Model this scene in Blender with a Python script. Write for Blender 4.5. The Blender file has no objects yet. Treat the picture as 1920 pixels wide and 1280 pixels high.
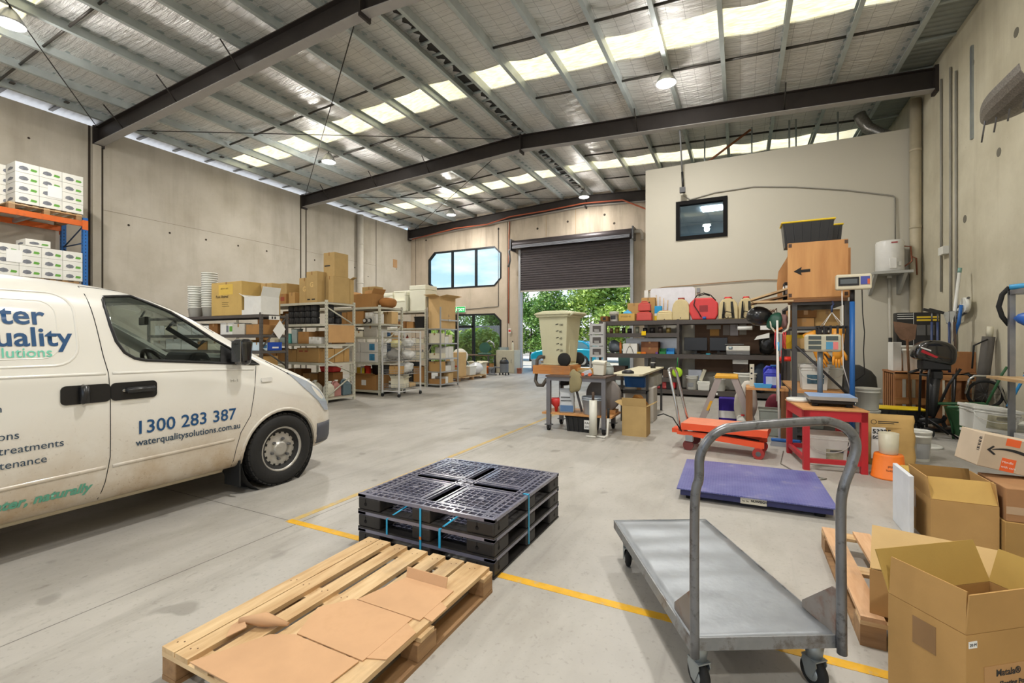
import bpy, bmesh, math, random
from mathutils import Vector, Matrix, Euler
from mathutils.bvhtree import BVHTree

SC = bpy.context.scene
COL = SC.collection
PI = math.pi
rnd = random.Random(7)

# ---------------------------------------------------------------- camera
cam_d = bpy.data.cameras.new('camera')
cam_d.sensor_width = 36.0
cam_d.lens = 36.0 * 860.0 / 1920.0
cam_d.shift_y = -3.0 / 1920.0
cam_d.clip_end = 300
cam = bpy.data.objects.new('camera', cam_d)
COL.objects.link(cam)
cam.location = (0, 0, 1.45)
cam.rotation_euler = (math.radians(90), 0, math.atan(428.0 / 860.0))
SC.camera = cam

# ---------------------------------------------------------------- exposure
SC.view_settings.view_transform = 'Standard'
SC.view_settings.look = 'None'
SC.view_settings.exposure = 0.0
SC.view_settings.gamma = 1.0
SC.view_settings.use_curve_mapping = False

# ---------------------------------------------------------------- sky
world = bpy.data.worlds.new('sky')
SC.world = world
world.use_nodes = True
nt = world.node_tree
nt.nodes.clear()
wo = nt.nodes.new('ShaderNodeOutputWorld')
bg = nt.nodes.new('ShaderNodeBackground')
bg.inputs['Strength'].default_value = 1.7
tc = nt.nodes.new('ShaderNodeTexCoord')
sep = nt.nodes.new('ShaderNodeSeparateXYZ')
nt.links.new(tc.outputs['Generated'], sep.inputs[0])
rp = nt.nodes.new('ShaderNodeValToRGB')
rp.color_ramp.elements[0].position = 0.0
rp.color_ramp.elements[0].color = (0.62, 0.76, 0.92, 1)
rp.color_ramp.elements[1].position = 0.6
rp.color_ramp.elements[1].color = (0.22, 0.45, 0.86, 1)
e = rp.color_ramp.elements.new(0.2)
e.color = (0.42, 0.63, 0.92, 1)
nt.links.new(sep.outputs['Z'], rp.inputs[0])
mp = nt.nodes.new('ShaderNodeMapping')
mp.inputs['Scale'].default_value = (1, 1, 3.2)
mp.inputs['Location'].default_value = (3.1, 0.4, 0.2)
nt.links.new(tc.outputs['Generated'], mp.inputs[0])
nz = nt.nodes.new('ShaderNodeTexNoise')
nz.inputs['Scale'].default_value = 4.2
nz.inputs['Detail'].default_value = 7
nz.inputs['Roughness'].default_value = 0.58
nt.links.new(mp.outputs[0], nz.inputs['Vector'])
hz = nt.nodes.new('ShaderNodeMapRange')          # more cloud towards the horizon
hz.inputs['From Min'].default_value = 0.02
hz.inputs['From Max'].default_value = 0.34
hz.inputs['To Min'].default_value = 0.2
hz.inputs['To Max'].default_value = -0.12
nt.links.new(sep.outputs['Z'], hz.inputs[0])
ad = nt.nodes.new('ShaderNodeMath')
ad.operation = 'ADD'
nt.links.new(nz.outputs[0], ad.inputs[0])
nt.links.new(hz.outputs[0], ad.inputs[1])
cr = nt.nodes.new('ShaderNodeValToRGB')
cr.color_ramp.elements[0].position = 0.5
cr.color_ramp.elements[0].color = (0, 0, 0, 1)
cr.color_ramp.elements[1].position = 0.68
cr.color_ramp.elements[1].color = (1, 1, 1, 1)
nt.links.new(ad.outputs[0], cr.inputs[0])
mx = nt.nodes.new('ShaderNodeMix')
mx.data_type = 'RGBA'
nt.links.new(cr.outputs[0], mx.inputs[0])
nt.links.new(rp.outputs[0], mx.inputs[6])
mx.inputs[7].default_value = (0.92, 0.95, 1.0, 1)
nt.links.new(mx.outputs[2], bg.inputs['Color'])
nt.links.new(bg.outputs[0], wo.inputs[0])

# ---------------------------------------------------------------- sun (high, from the far left, over the street)
sun_d = bpy.data.lights.new('sun', 'SUN')
sun_d.energy = 6.0
sun_d.angle = math.radians(0.6)
sun_d.color = (1.0, 0.95, 0.86)
sun = bpy.data.objects.new('sun', sun_d)
COL.objects.link(sun)
sun.location = (-30, 0, 40)
sun.rotation_euler = Vector((0.45, 0.34, -0.85)).to_track_quat('-Z', 'Y').to_euler()

# ================================================================ materials
def lin(h):
    """'#rrggbb' -> linear rgba"""
    h = h.lstrip('#')
    o = []
    for i in (0, 2, 4):
        c = int(h[i:i + 2], 16) / 255.0
        o.append(c / 12.92 if c <= 0.04045 else ((c + 0.055) / 1.055) ** 2.4)
    return (o[0], o[1], o[2], 1.0)

_M = {}

class NT:
    """small wrapper for wiring shader nodes"""
    def __init__(self, name):
        self.m = bpy.data.materials.new(name)
        self.m.use_nodes = True
        self.t = self.m.node_tree
        self.b = self.t.nodes['Principled BSDF']
        self._tc = None
    def n(self, kind, **kw):
        x = self.t.nodes.new('ShaderNode' + kind)
        for k, v in kw.items():
            setattr(x, k, v)
        return x
    def l(self, a, b):
        self.t.links.new(a, b)
    def coord(self, scale=(1, 1, 1), rot=(0, 0, 0)):
        if self._tc is None:
            self._tc = self.n('TexCoord')
        mp = self.n('Mapping')
        mp.inputs['Scale'].default_value = scale
        mp.inputs['Rotation'].default_value = rot
        self.l(self._tc.outputs['Object'], mp.inputs[0])
        return mp.outputs[0]
    def noise(self, vec, scale, detail=4, rough=0.55):
        x = self.n('TexNoise')
        x.inputs['Scale'].default_value = scale
        x.inputs['Detail'].default_value = detail
        x.inputs['Roughness'].default_value = rough
        self.l(vec, x.inputs['Vector'])
        return x.outputs[0]
    def rng(self, v, a, b, c, d):
        x = self.n('MapRange')
        for i, q in enumerate((a, b, c, d)):
            x.inputs[i + 1].default_value = q
        self.l(v, x.inputs[0])
        return x.outputs[0]
    def math(self, op, a, b=None):
        x = self.n('Math', operation=op)
        for i, q in enumerate((a, b)):
            if q is None:
                continue
            if isinstance(q, (int, float)):
                x.inputs[i].default_value = q
            else:
                self.l(q, x.inputs[i])
        return x.outputs[0]
    def mix(self, f, a, b, mode='MIX'):
        x = self.n('Mix', data_type='RGBA', blend_type=mode)
        for i, q in ((0, f), (6, a), (7, b)):
            if isinstance(q, (int, float)):
                x.inputs[i].default_value = q
            elif isinstance(q, tuple):
                x.inputs[i].default_value = q
            else:
                self.l(q, x.inputs[i])
        return x.outputs[2]
    def bump(self, h, strength=0.2, dist=0.01):
        x = self.n('Bump')
        x.inputs['Strength'].default_value = strength
        x.inputs['Distance'].default_value = dist
        self.l(h, x.inputs['Height'])
        self.l(x.outputs[0], self.b.inputs['Normal'])
        return x

def M(name, hexc='#808080', rough=0.6, metal=0.0, var=0.06, scale=6.0, stretch=(1, 1, 1), bump=0.0, bscale=60.0,
      dirt=None, dscale=5.0, damt=0.6, dpos=0.55, coat=0.0, spec=0.5):
    """a procedural material, made once per name"""
    if name in _M:
        return _M[name]
    t = NT(name)
    b = t.b
    b.inputs['Roughness'].default_value = rough
    b.inputs['Metallic'].default_value = metal
    b.inputs['Specular IOR Level'].default_value = spec
    b.inputs['Coat Weight'].default_value = coat
    base = lin(hexc)
    vec = t.coord(stretch)
    nz = t.noise(vec, scale)
    k = t.rng(nz, 0.3, 0.7, 1 - var, 1 + var)
    col = t.mix(1.0, base, k, 'MULTIPLY')
    if dirt:
        d = t.noise(t.coord((1, 1, 1)), dscale, 6, 0.65)
        f = t.rng(d, dpos, dpos + 0.16, 0.0, damt)
        col = t.mix(f, col, lin(dirt))
    t.l(col, b.inputs['Base Color'])
    if bump:
        t.bump(t.noise(vec, bscale, 3), bump, 0.004)
    _M[name] = t.m
    return t.m

def wood(name, hexa, hexb, axis='Y', scale=9.0, rough=0.65, knots=True):
    """sawn timber with grain running along one local axis"""
    if name in _M:
        return _M[name]
    t = NT(name)
    st = {'X': (0.12, 1, 1), 'Y': (1, 0.12, 1), 'Z': (1, 1, 0.12)}[axis]
    v = t.coord(st)
    g = t.noise(v, scale * 3, 6, 0.6)
    w = t.noise(v, scale, 3)
    f = t.rng(t.math('ADD', t.math('MULTIPLY', g, 0.6), t.math('MULTIPLY', w, 0.5)), 0.38, 0.72, 0, 1)
    col = t.mix(f, lin(hexa), lin(hexb))
    if knots:
        vo = t.n('TexVoronoi')
        vo.inputs['Scale'].default_value = 5.0
        t.l(t.coord(st), vo.inputs['Vector'])
        kf = t.rng(vo.outputs['Distance'], 0.05, 0.13, 0.75, 0)
        col = t.mix(kf, col, lin('#5b3c22'))
        s = t.noise(t.coord((1, 1, 1)), 2.2, 5, 0.6)
        col = t.mix(t.rng(s, 0.56, 0.72, 0, 0.45), col, lin('#7d7264'))
    t.l(col, t.b.inputs['Base Color'])
    t.b.inputs['Roughness'].default_value = rough
    t.bump(g, 0.25, 0.003)
    _M[name] = t.m
    return t.m

def glass(name='window_glass', tint='#eef6f4', rough=0.0, mixw=0.12):
    """thin clear pane: mostly see-through, with a mirror sheen at grazing angles"""
    if name in _M:
        return _M[name]
    t = NT(name)
    t.t.nodes.remove(t.b)
    tr = t.n('BsdfTransparent')
    tr.inputs[0].default_value = lin(tint)
    gl = t.n('BsdfGlossy')
    gl.inputs['Roughness'].default_value = rough
    fr = t.n('Fresnel')
    fr.inputs[0].default_value = 1.45
    mxs = t.n('MixShader')
    t.l(t.math('MULTIPLY', fr.outputs[0], mixw * 8), mxs.inputs[0])
    t.l(tr.outputs[0], mxs.inputs[1])
    t.l(gl.outputs[0], mxs.inputs[2])
    out = t.t.nodes['Material Output']
    t.l(mxs.outputs[0], out.inputs[0])
    _M[name] = t.m
    return t.m

def emit(name, hexc, strength):
    if name in _M:
        return _M[name]
    t = NT(name)
    t.b.inputs['Base Color'].default_value = lin(hexc)
    t.b.inputs['Emission Color'].default_value = lin(hexc)
    t.b.inputs['Emission Strength'].default_value = strength
    _M[name] = t.m
    return t.m

def cardboard(hexc='#b9925f'):
    return M('cardboard ' + hexc, hexc, 0.85, var=0.09, scale=3.0, bump=0.08, bscale=90, spec=0.2,
             dirt='#8a6a42', dscale=3.0, damt=0.22, dpos=0.56)

# ================================================================ geometry helpers
class MB:
    """collects shapes into one bmesh and links it as one mesh object"""
    def __init__(self):
        self.bm = bmesh.new()
        self.mats = []
        self.cur = 0
    def mat(self, m):
        if m not in self.mats:
            self.mats.append(m)
        self.cur = self.mats.index(m)
        return self
    def _faces(self, fs, smooth=False):
        for f in fs:
            f.material_index = self.cur
            f.smooth = smooth
        return fs
    def box(self, x0, x1, y0, y1, z0, z1, mtx=None):
        co = [(x0, y0, z0), (x1, y0, z0), (x1, y1, z0), (x0, y1, z0), (x0, y0, z1), (x1, y0, z1), (x1, y1, z1), (x0, y1, z1)]
        v = [self.bm.verts.new(mtx @ Vector(c) if mtx else c) for c in co]
        self._faces([self.bm.faces.new([v[i] for i in q]) for q in
                     ((3, 2, 1, 0), (4, 5, 6, 7), (0, 1, 5, 4), (1, 2, 6, 5), (2, 3, 7, 6), (3, 0, 4, 7))])
        return self
    def cbox(self, cx, cy, cz, sx, sy, sz, rot=None):
        m = Matrix.Translation((cx, cy, cz))
        if rot:
            m = m @ Euler(rot).to_matrix().to_4x4()
        return self.box(-sx / 2, sx / 2, -sy / 2, sy / 2, -sz / 2, sz / 2, m)
    def taper(self, cx, cy, z0, z1, bx, by, tx, ty):
        """box whose bottom (bx, by) and top (tx, ty) differ"""
        v = []
        for z, sx, sy in ((z0, bx, by), (z1, tx, ty)):
            for a, b in ((-1, -1), (1, -1), (1, 1), (-1, 1)):
                v.append(self.bm.verts.new((cx + a * sx / 2, cy + b * sy / 2, z)))
        self._faces([self.bm.faces.new([v[i] for i in q]) for q in
                     ((3, 2, 1, 0), (4, 5, 6, 7), (0, 1, 5, 4), (1, 2, 6, 5), (2, 3, 7, 6), (3, 0, 4, 7))])
        return self
    def prism(self, pts, axis, a0, a1, smooth=False):
        """polygon swept along an axis; pts are the other two coordinates in order"""
        def P(p, a):
            return {'X': (a, p[0], p[1]), 'Y': (p[0], a, p[1]), 'Z': (p[0], p[1], a)}[axis]
        A = [self.bm.verts.new(P(p, a0)) for p in pts]
        B = [self.bm.verts.new(P(p, a1)) for p in pts]
        n = len(pts)
        fs = [self.bm.faces.new(A[::-1]), self.bm.faces.new(B)]
        side = [self.bm.faces.new((A[i], A[(i + 1) % n], B[(i + 1) % n], B[i])) for i in range(n)]
        self._faces(fs)
        self._faces(side, smooth)
        return self
    def tube(self, path, r, seg=8, closed=False, smooth=True, cap=True):
        """round bar along a path; r is one radius or one per point"""
        P = [Vector(p) for p in path]
        n = len(P)
        rr = r if isinstance(r, (list, tuple)) else [r] * n
        rings = []
        up = None
        for i in range(n):
            if closed:
                d = P[(i + 1) % n] - P[i - 1]
            else:
                d = P[min(i + 1, n - 1)] - P[max(i - 1, 0)]
            if d.length < 1e-9:
                d = Vector((0, 0, 1))
            d.normalize()
            if up is None:
                up = Vector((0, 0, 1)) if abs(d.z) < 0.9 else Vector((1, 0, 0))
            s = d.cross(up)
            if s.length < 1e-6:
                s = d.orthogonal()
            s.normalize()
            up = s.cross(d).normalized()
            k = 1.0
            if not closed and 0 < i < n - 1:
                a = (P[i] - P[i - 1]).normalized().dot((P[i + 1] - P[i]).normalized())
                k = 1.0 / max(0.6, math.sqrt(max(0.0, (1 + a) / 2)))
            rings.append([self.bm.verts.new(P[i] + (s * math.cos(t) + up * math.sin(t)) * rr[i] * (k if k < 1.4 else 1.4))
                          for t in [2 * PI * j / seg for j in range(seg)]])
        m = n if closed else n - 1
        fs = []
        for i in range(m):
            A, B = rings[i], rings[(i + 1) % n]
            for j in range(seg):
                fs.append(self.bm.faces.new((A[j], A[(j + 1) % seg], B[(j + 1) % seg], B[j])))
        self._faces(fs, smooth)
        if cap and not closed:
            self._faces([self.bm.faces.new(rings[0][::-1]), self.bm.faces.new(rings[-1])])
        return self
    def cyl(self, p0, p1, r0, r1=None, seg=16, smooth=True):
        return self.tube([p0, p1], [r0, r0 if r1 is None else r1], seg, smooth=smooth)
    def lathe(self, prof, cx=0, cy=0, cz=0, seg=20, axis='Z', smooth=True, sx=1.0, sy=1.0):
        """profile of (radius, height) spun about an axis"""
        rings = []
        for r, z in prof:
            ring = []
            for j in range(seg):
                t = 2 * PI * j / seg
                a, b = r * math.cos(t) * sx, r * math.sin(t) * sy
                p = {'Z': (cx + a, cy + b, cz + z), 'X': (cx + z, cy + a, cz + b), 'Y': (cx + a, cy + z, cz + b)}[axis]
                ring.append(self.bm.verts.new(p))
            rings.append(ring)
        fs = []
        for A, B in zip(rings, rings[1:]):
            for j in range(seg):
                fs.append(self.bm.faces.new((A[j], A[(j + 1) % seg], B[(j + 1) % seg], B[j])))
        self._faces(fs, smooth)
        caps = []
        if prof[0] == prof[-1]:
            return self
        if prof[0][0] > 1e-5:
            caps.append(self.bm.faces.new(rings[0][::-1]))
        if prof[-1][0] > 1e-5:
            caps.append(self.bm.faces.new(rings[-1]))
        self._faces(caps)
        return self
    def torus(self, c, R, r, axis='Z', seg=24, rs=8, rz=0.0):
        pts = []
        for j in range(seg):
            t = 2 * PI * j / seg
            a, b = R * math.cos(t), R * math.sin(t)
            pts.append({'Z': (c[0] + a, c[1] + b, c[2]), 'X': (c[0], c[1] + a, c[2] + b), 'Y': (c[0] + a, c[1], c[2] + b)}[axis])
        return self.tube(pts, r, rs, closed=True)
    def poly(self, pts):
        v = [self.bm.verts.new(p) for p in pts]
        self._faces([self.bm.faces.new(v)])
        return self
    def slab(self, pts, n, t):
        """flat polygon with thickness t along n"""
        n = Vector(n).normalized() * t
        A = [self.bm.verts.new(Vector(p)) for p in pts]
        B = [self.bm.verts.new(Vector(p) + n) for p in pts]
        k = len(pts)
        self._faces([self.bm.faces.new(A[::-1]), self.bm.faces.new(B)] +
                    [self.bm.faces.new((A[i], A[(i + 1) % k], B[(i + 1) % k], B[i])) for i in range(k)])
        return self
    def blob(self, c, s, jit=0.15, seed=1, sub=3):
        """lumpy soft body"""
        r = random.Random(seed)
        bm2 = bmesh.new()
        bmesh.ops.create_icosphere(bm2, subdivisions=sub, radius=1.0)
        ph = [(r.uniform(0, 6), r.uniform(0, 6), r.uniform(0, 6)) for _ in range(4)]
        m = {}
        for v in bm2.verts:
            p = v.co
            k = 1.0
            for i, (a, b, d) in enumerate(ph):
                f = 1.6 + i * 1.3
                k += jit / (i + 1) * math.sin(p.x * f + a) * math.sin(p.y * f + b + 1) * math.sin(p.z * f + d + 0.5) * 2
            q = Vector((p.x * k * s[0], p.y * k * s[1], p.z * k * s[2]))
            m[v] = self.bm.verts.new((c[0] + q.x, c[1] + q.y, max(c[2] - s[2], c[2] + q.z)))
        self._faces([self.bm.faces.new([m[v] for v in f.verts]) for f in bm2.faces], True)
        bm2.free()
        return self
    def build(self, name, m=None, parent=None, bevel=0.0, bseg=1, sub=0, loc=None, solid=0.0):
        me = bpy.data.meshes.new(name)
        bmesh.ops.recalc_face_normals(self.bm, faces=self.bm.faces)
        self.bm.to_mesh(me)
        self.bm.free()
        for k in ([m] if m is not None else self.mats):
            me.materials.append(k)
        o = bpy.data.objects.new(name, me)
        COL.objects.link(o)
        if parent is not None:
            o.parent = parent
        if loc is not None:
            o.location = loc
        if solid:
            md = o.modifiers.new('solid', 'SOLIDIFY')
            md.thickness = solid
            md.offset = 0
        if bevel:
            md = o.modifiers.new('edge', 'BEVEL')
            md.width = bevel
            md.segments = bseg
            md.limit_method = 'ANGLE'
            md.angle_limit = math.radians(40)
        if sub:
            md = o.modifiers.new('sub', 'SUBSURF')
            md.levels = md.render_levels = sub
        return o

def tag(o, label=None, cat=None, group=None, kind=None):
    if label:
        o['label'] = label
    if cat:
        o['category'] = cat
    if group:
        o['group'] = group
    if kind:
        o['kind'] = kind
    return o

def thing(name, label, cat, loc=(0, 0, 0), rz=0.0, group=None, rot=None):
    """an Empty at the thing's base that parents its parts"""
    o = bpy.data.objects.new(name, None)
    COL.objects.link(o)
    o.empty_display_size = 0.1
    o.location = loc
    o.rotation_euler = rot if rot else (0, 0, rz)
    return tag(o, label, cat, group)

def struct(o):
    o['kind'] = 'structure'
    return o

def lab(o, label):
    o['label'] = label
    return o

def boolean(o, cutters, op='DIFFERENCE'):
    """cuts solids out of a mesh for good and removes them"""
    for c in cutters:
        md = o.modifiers.new('cut', 'BOOLEAN')
        md.operation = op
        md.solver = 'EXACT'
        md.object = c
    bpy.context.view_layer.update()
    dg = bpy.context.evaluated_depsgraph_get()
    me = bpy.data.meshes.new_from_object(o.evaluated_get(dg), depsgraph=dg)
    o.modifiers.clear()
    o.data = me
    for c in cutters:
        bpy.data.objects.remove(c, do_unlink=True)

def bake(o):
    """applies the modifiers of a mesh"""
    bpy.context.view_layer.update()
    dg = bpy.context.evaluated_depsgraph_get()
    me = bpy.data.meshes.new_from_object(o.evaluated_get(dg), depsgraph=dg)
    o.modifiers.clear()
    o.data = me

def arc(cx, cy, r, a0, a1, n):
    return [(cx + r * math.cos(math.radians(a0 + (a1 - a0) * i / n)), cy + r * math.sin(math.radians(a0 + (a1 - a0) * i / n))) for i in range(n + 1)]

def text(name, body, size, mat, loc, rot, parent=None, align='LEFT', thick=0.0015, bold=0.0, shear=0.0, sx=1.0):
    """raised lettering as a mesh; rot turns the text's own axes"""
    cu = bpy.data.curves.new(name, 'FONT')
    cu.body = body
    cu.size = size
    cu.align_x = align
    cu.extrude = thick
    cu.offset = bold
    cu.shear = shear
    cu.resolution_u = 3
    o = bpy.data.objects.new(name, cu)
    COL.objects.link(o)
    bpy.context.view_layer.update()
    dg = bpy.context.evaluated_depsgraph_get()
    me = bpy.data.meshes.new_from_object(o.evaluated_get(dg), depsgraph=dg)
    bpy.data.objects.remove(o, do_unlink=True)
    me.materials.clear()
    me.materials.append(mat)
    if sx != 1.0:
        for v in me.vertices:
            v.co.x *= sx
    o = bpy.data.objects.new(name, me)
    COL.objects.link(o)
    o.location = loc
    o.rotation_euler = rot
    if parent is not None:
        o.parent = parent
    return o

FACE_X = (PI / 2, 0, PI / 2)      # text on a face that looks towards +X
FACE_FRONT = (PI / 2, 0, 0)       # text on a face that looks towards -Y

# ---------------------------------------------------------------- shared materials
STEEL = M('worn grey steel', '#6f7073', 0.4, 0.7, 0.14, 9, dirt='#3a3734', dscale=14, damt=0.6)
GALV = M('galvanised steel', '#9fa6a8', 0.42, 0.75, 0.12, 5)
WHITE_P = M('white plastic', '#dcdcd4', 0.45, 0, 0.03)
CREAM_P = M('cream plastic', '#cfcab4', 0.5, 0, 0.04)
BLACK_P = M('black plastic', '#1c1c1d', 0.5, 0, 0.1)
BLACK_R = M('black rubber', '#181817', 0.8, 0, 0.1)
GREY_P = M('grey plastic', '#85878a', 0.5, 0, 0.05)
DGREY = M('dark grey painted steel', '#4c4b4b', 0.5, 0.2, 0.08)
RED_P = M('red plastic', '#c9302c', 0.4, 0, 0.05)
BLUE_P = M('blue plastic', '#1f5fa8', 0.42, 0, 0.05)
GREEN_P = M('green plastic', '#1e7a3c', 0.45, 0, 0.05)
YELLOW_P = M('yellow plastic', '#e3c21c', 0.45, 0, 0.05)
ORANGE_P = M('orange plastic', '#ee7a22', 0.45, 0, 0.05)
PAPER = M('white paper', '#e4e4e0', 0.8, 0, 0.02)
TAPE = M('brown packing tape', '#9a7444', 0.3, 0, 0.06)
INK = M('black ink', '#1d1d1f', 0.6, 0, 0.02)
PINE = wood('pine planks along y', '#dcbf92', '#b08a5c', 'Y')
PINEX = wood('pine planks along x', '#dcbf92', '#b08a5c', 'X')
OLDPINE = wood('weathered pine blocks', '#a9845a', '#7c5c3c', 'Y')
PLY = wood('plywood', '#cf9a5f', '#b67f49', 'Z', 4.0, 0.55, False)
CHROME = M('bright steel', '#c9cacb', 0.22, 0.95, 0.05)

# ================================================================ the hall
XL, XR, YB, YF, XM = -15.0, 3.58, 18.6, -6.5, -5.75
F1, F2 = 5.9, 12.2                     # roof frames
def beam_z(x):                         # top of the rafters
    return 7.44 - abs(x - XM) * 0.052
def sheet_z(x):                        # underside of the insulation
    return beam_z(x) + 0.2

def concrete_floor():
    t = NT('worn concrete floor')
    v = t.coord((1, 1, 1))
    big = t.noise(v, 0.55, 5, 0.6)
    mid = t.noise(t.coord((1, 0.35, 1)), 2.2, 7, 0.62)
    fine = t.noise(v, 38, 3)
    col = t.mix(t.rng(big, 0.35, 0.66, 0, 1), lin('#a19d96'), lin('#b7b3ab'))
    col = t.mix(t.rng(mid, 0.47, 0.7, 0, 0.55), col, lin('#8d887e'))
    col = t.mix(t.rng(fine, 0.58, 0.74, 0, 0.4), col, lin('#7b766d'))
    sp = t.noise(t.coord((1, 1, 1)), 3.1, 2, 0.4)
    spk = t.noise(t.coord((1, .5, 1), (0, 0, .4)), 11, 5, 0.7)
    col = t.mix(t.rng(spk, 0.63, 0.72, 0, 0.45), col, lin('#6f6a62'))
    col = t.mix(t.rng(sp, 0.70, 0.74, 0, 0.5), col, lin('#77736b'))
    # tyre scuffs that run down the driving lane
    sc = t.noise(t.coord((3.0, 0.14, 1), (0, 0, 0.25)), 2.4, 4, 0.6)
    col = t.mix(t.rng(sc, 0.6, 0.74, 0, 0.28), col, lin('#6f6b64'))
    s = t.n('SeparateXYZ')
    t.l(t._tc.outputs['Object'], s.inputs[0])
    def line(sock, at, w=0.004):
        d = t.math('ABSOLUTE', t.math('SUBTRACT', sock, at))
        return t.math('LESS_THAN', d, w)
    j = line(s.outputs['X'], -3.13)
    j = t.math('MAXIMUM', j, t.math('MULTIPLY', line(s.outputs['Y'], 2.5), t.math('LESS_THAN', s.outputs['X'], -3.1)))
    for y in (8.7, 14.9):
        j = t.math('MAXIMUM', j, line(s.outputs['Y'], y, 0.003))
    j = t.math('MAXIMUM', j, line(s.outputs['X'], -9.3, 0.003))
    col = t.mix(t.math('MULTIPLY', j, 0.8), col, lin('#4c4843'))
    t.l(col, t.b.inputs['Base Color'])
    t.l(t.rng(mid, 0.3, 0.7, 0.34, 0.62), t.b.inputs['Roughness'])
    t.b.inputs['Specular IOR Level'].default_value = 0.35
    t.bump(fine, 0.05, 0.003)
    return t.m

def concrete_wall(name, a, b, stain='#7b7162', smear=0.5):
    t = NT(name)
    v = t.coord((1, 1, 1))
    col = t.mix(t.rng(t.noise(v, 0.8, 6, 0.62), 0.36, 0.66, 0, 1), lin(a), lin(b))
    st = t.noise(t.coord((1.4, 1.4, 0.16)), 1.6, 6, 0.62)
    s = t.n('SeparateXYZ')
    t.l(t._tc.outputs['Object'], s.inputs[0])
    hi = t.rng(s.outputs['Z'], 3.6, 7.2, 0.0, 0.13)
    f = t.rng(t.math('ADD', st, hi), 0.56, 0.78, 0, smear)
    col = t.mix(f, col, lin(stain))
    pores = t.noise(v, 26, 3, 0.5)
    col = t.mix(t.rng(pores, 0.68, 0.76, 0, 0.4), col, lin('#85796a'))
    t.l(col, t.b.inputs['Base Color'])
    t.b.inputs['Roughness'].default_value = 0.85
    t.b.inputs['Specular IOR Level'].default_value = 0.2
    t.bump(t.noise(v, 7, 6, 0.6), 0.16, 0.02)
    return t.m

FLOOR = concrete_floor()
CW_LEFT = concrete_wall('tilt-up concrete left', '#c0b9ac', '#b0a899', smear=0.24)
CW_BACK = concrete_wall('tilt-up concrete back', '#c2b4a2', '#b0a390')
CW_RIGHT = concrete_wall('tilt-up concrete right', '#cdc7b2', '#b9b29c', '#958b78', 0.3)
OFFICE = M('grey painted plasterboard', '#c1bcad', 0.75, 0, 0.012, 1.2)
SEAM = M('dark joint sealant', '#3a3128', 0.9)
RAFT = M('dark brown painted steel', '#332d2a', 0.5, 0.2, 0.1, 5)
FLNG = M('pale grey flange paint', '#a19e9c', 0.45, 0.1, 0.06, 4)  # bottom flange in a paler colour than the web
PURL = M('galvanised purlin', '#b3bbba', 0.42, 0.45, 0.12, 3)
ROD = M('dark steel rod', '#3d3935', 0.5, 0.5)

def foil_mat():
    t = NT('reflective foil insulation')
    s = t.n('SeparateXYZ')
    v = t.coord((1, 1, 1))
    t.l(t._tc.outputs['Object'], s.inputs[0])
    wr = t.noise(t.coord((0.5, 3.4, 1)), 4.5, 6, 0.68)       # creases across the blanket
    w2 = t.noise(t.coord((1, 5.5, 1)), 4.0, 4, 0.6)
    patch = t.noise(v, 0.5, 3)
    c = t.mix(t.rng(patch, 0.35, 0.65, 0, 1), lin('#ebe8e2'), lin('#f8f7f4'))
    c = t.mix(t.rng(wr, 0.54, 0.72, 0, 0.3), c, lin('#8d877e'))
    # safety mesh of thin wires under the foil
    def grid(sock, step, w):
        m = t.math('PINGPONG', sock, step / 2)
        return t.math('LESS_THAN', m, w)
    g = t.math('MAXIMUM', grid(s.outputs['X'], 0.30, 0.005), grid(s.outputs['Y'], 0.15, 0.005))
    c = t.mix(t.math('MULTIPLY', g, 0.4), c, lin('#605c56'))
    t.l(c, t.b.inputs['Base Color'])
    t.b.inputs['Metallic'].default_value = 0.6
    t.b.inputs['Roughness'].default_value = 0.33
    h = t.math('ADD', t.math('MULTIPLY', wr, 1.0), t.math('MULTIPLY', w2, 0.5))
    t.bump(h, 1.0, 0.09)
    return t.m
FOIL = foil_mat()

def skylight_mat():
    t = NT('translucent fibreglass roof sheet')
    t.t.nodes.remove(t.b)
    n = t.noise(t.coord((1, 6, 1)), 5, 4)
    c = t.mix(t.rng(n, 0.4, 0.65, 0, 1), lin('#fff6e0'), lin('#f6e6bd'))
    tl = t.n('BsdfTranslucent')
    t.l(c, tl.inputs[0])
    df = t.n('BsdfDiffuse')
    t.l(c, df.inputs[0])
    m = t.n('MixShader')
    m.inputs[0].default_value = 0.15
    t.l(tl.outputs[0], m.inputs[1])
    t.l(df.outputs[0], m.inputs[2])
    t.l(m.outputs[0], t.t.nodes['Material Output'].inputs[0])
    return t.m
SKYL = skylight_mat()

# ---- slabs and walls
o = MB().box(XL - 0.3, XR + 0.3, YF - 0.3, YB + 0.25, -0.25, 0).build('floor', FLOOR)
struct(o)
struct(MB().box(XL - 0.2, XL, YF, YB, 0, 6.97).build('wall_left', CW_LEFT))
struct(MB().box(XR, XR + 0.2, YF, YB, 0, 7.14).build('wall_right', CW_RIGHT))

wb = MB().box(XL - 0.2, XR + 0.2, YB, YB + 0.2, 0, 7.75).build('wall_back', CW_BACK)
UP = [(-13.9, 4.22), (-13.55, 3.93), (-10.15, 3.93), (-9.8, 4.28), (-9.8, 5.45), (-10.15, 5.78), (-13.55, 5.78), (-13.9, 5.43)]
LO = [(-13.9, 0.0), (-9.8, 0.0), (-9.8, 2.35), (-10.15, 2.68), (-13.55, 2.68), (-13.9, 2.35)]
cuts = [MB().prism(UP, 'Y', YB - 1, YB + 1).build('cut'), MB().prism(LO, 'Y', YB - 1, YB + 1).build('cut'),
        MB().box(-8.8, -3.86, YB - 1, YB + 1, -0.1, 5.5).build('cut')]
boolean(wb, cuts)
struct(wb)

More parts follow.
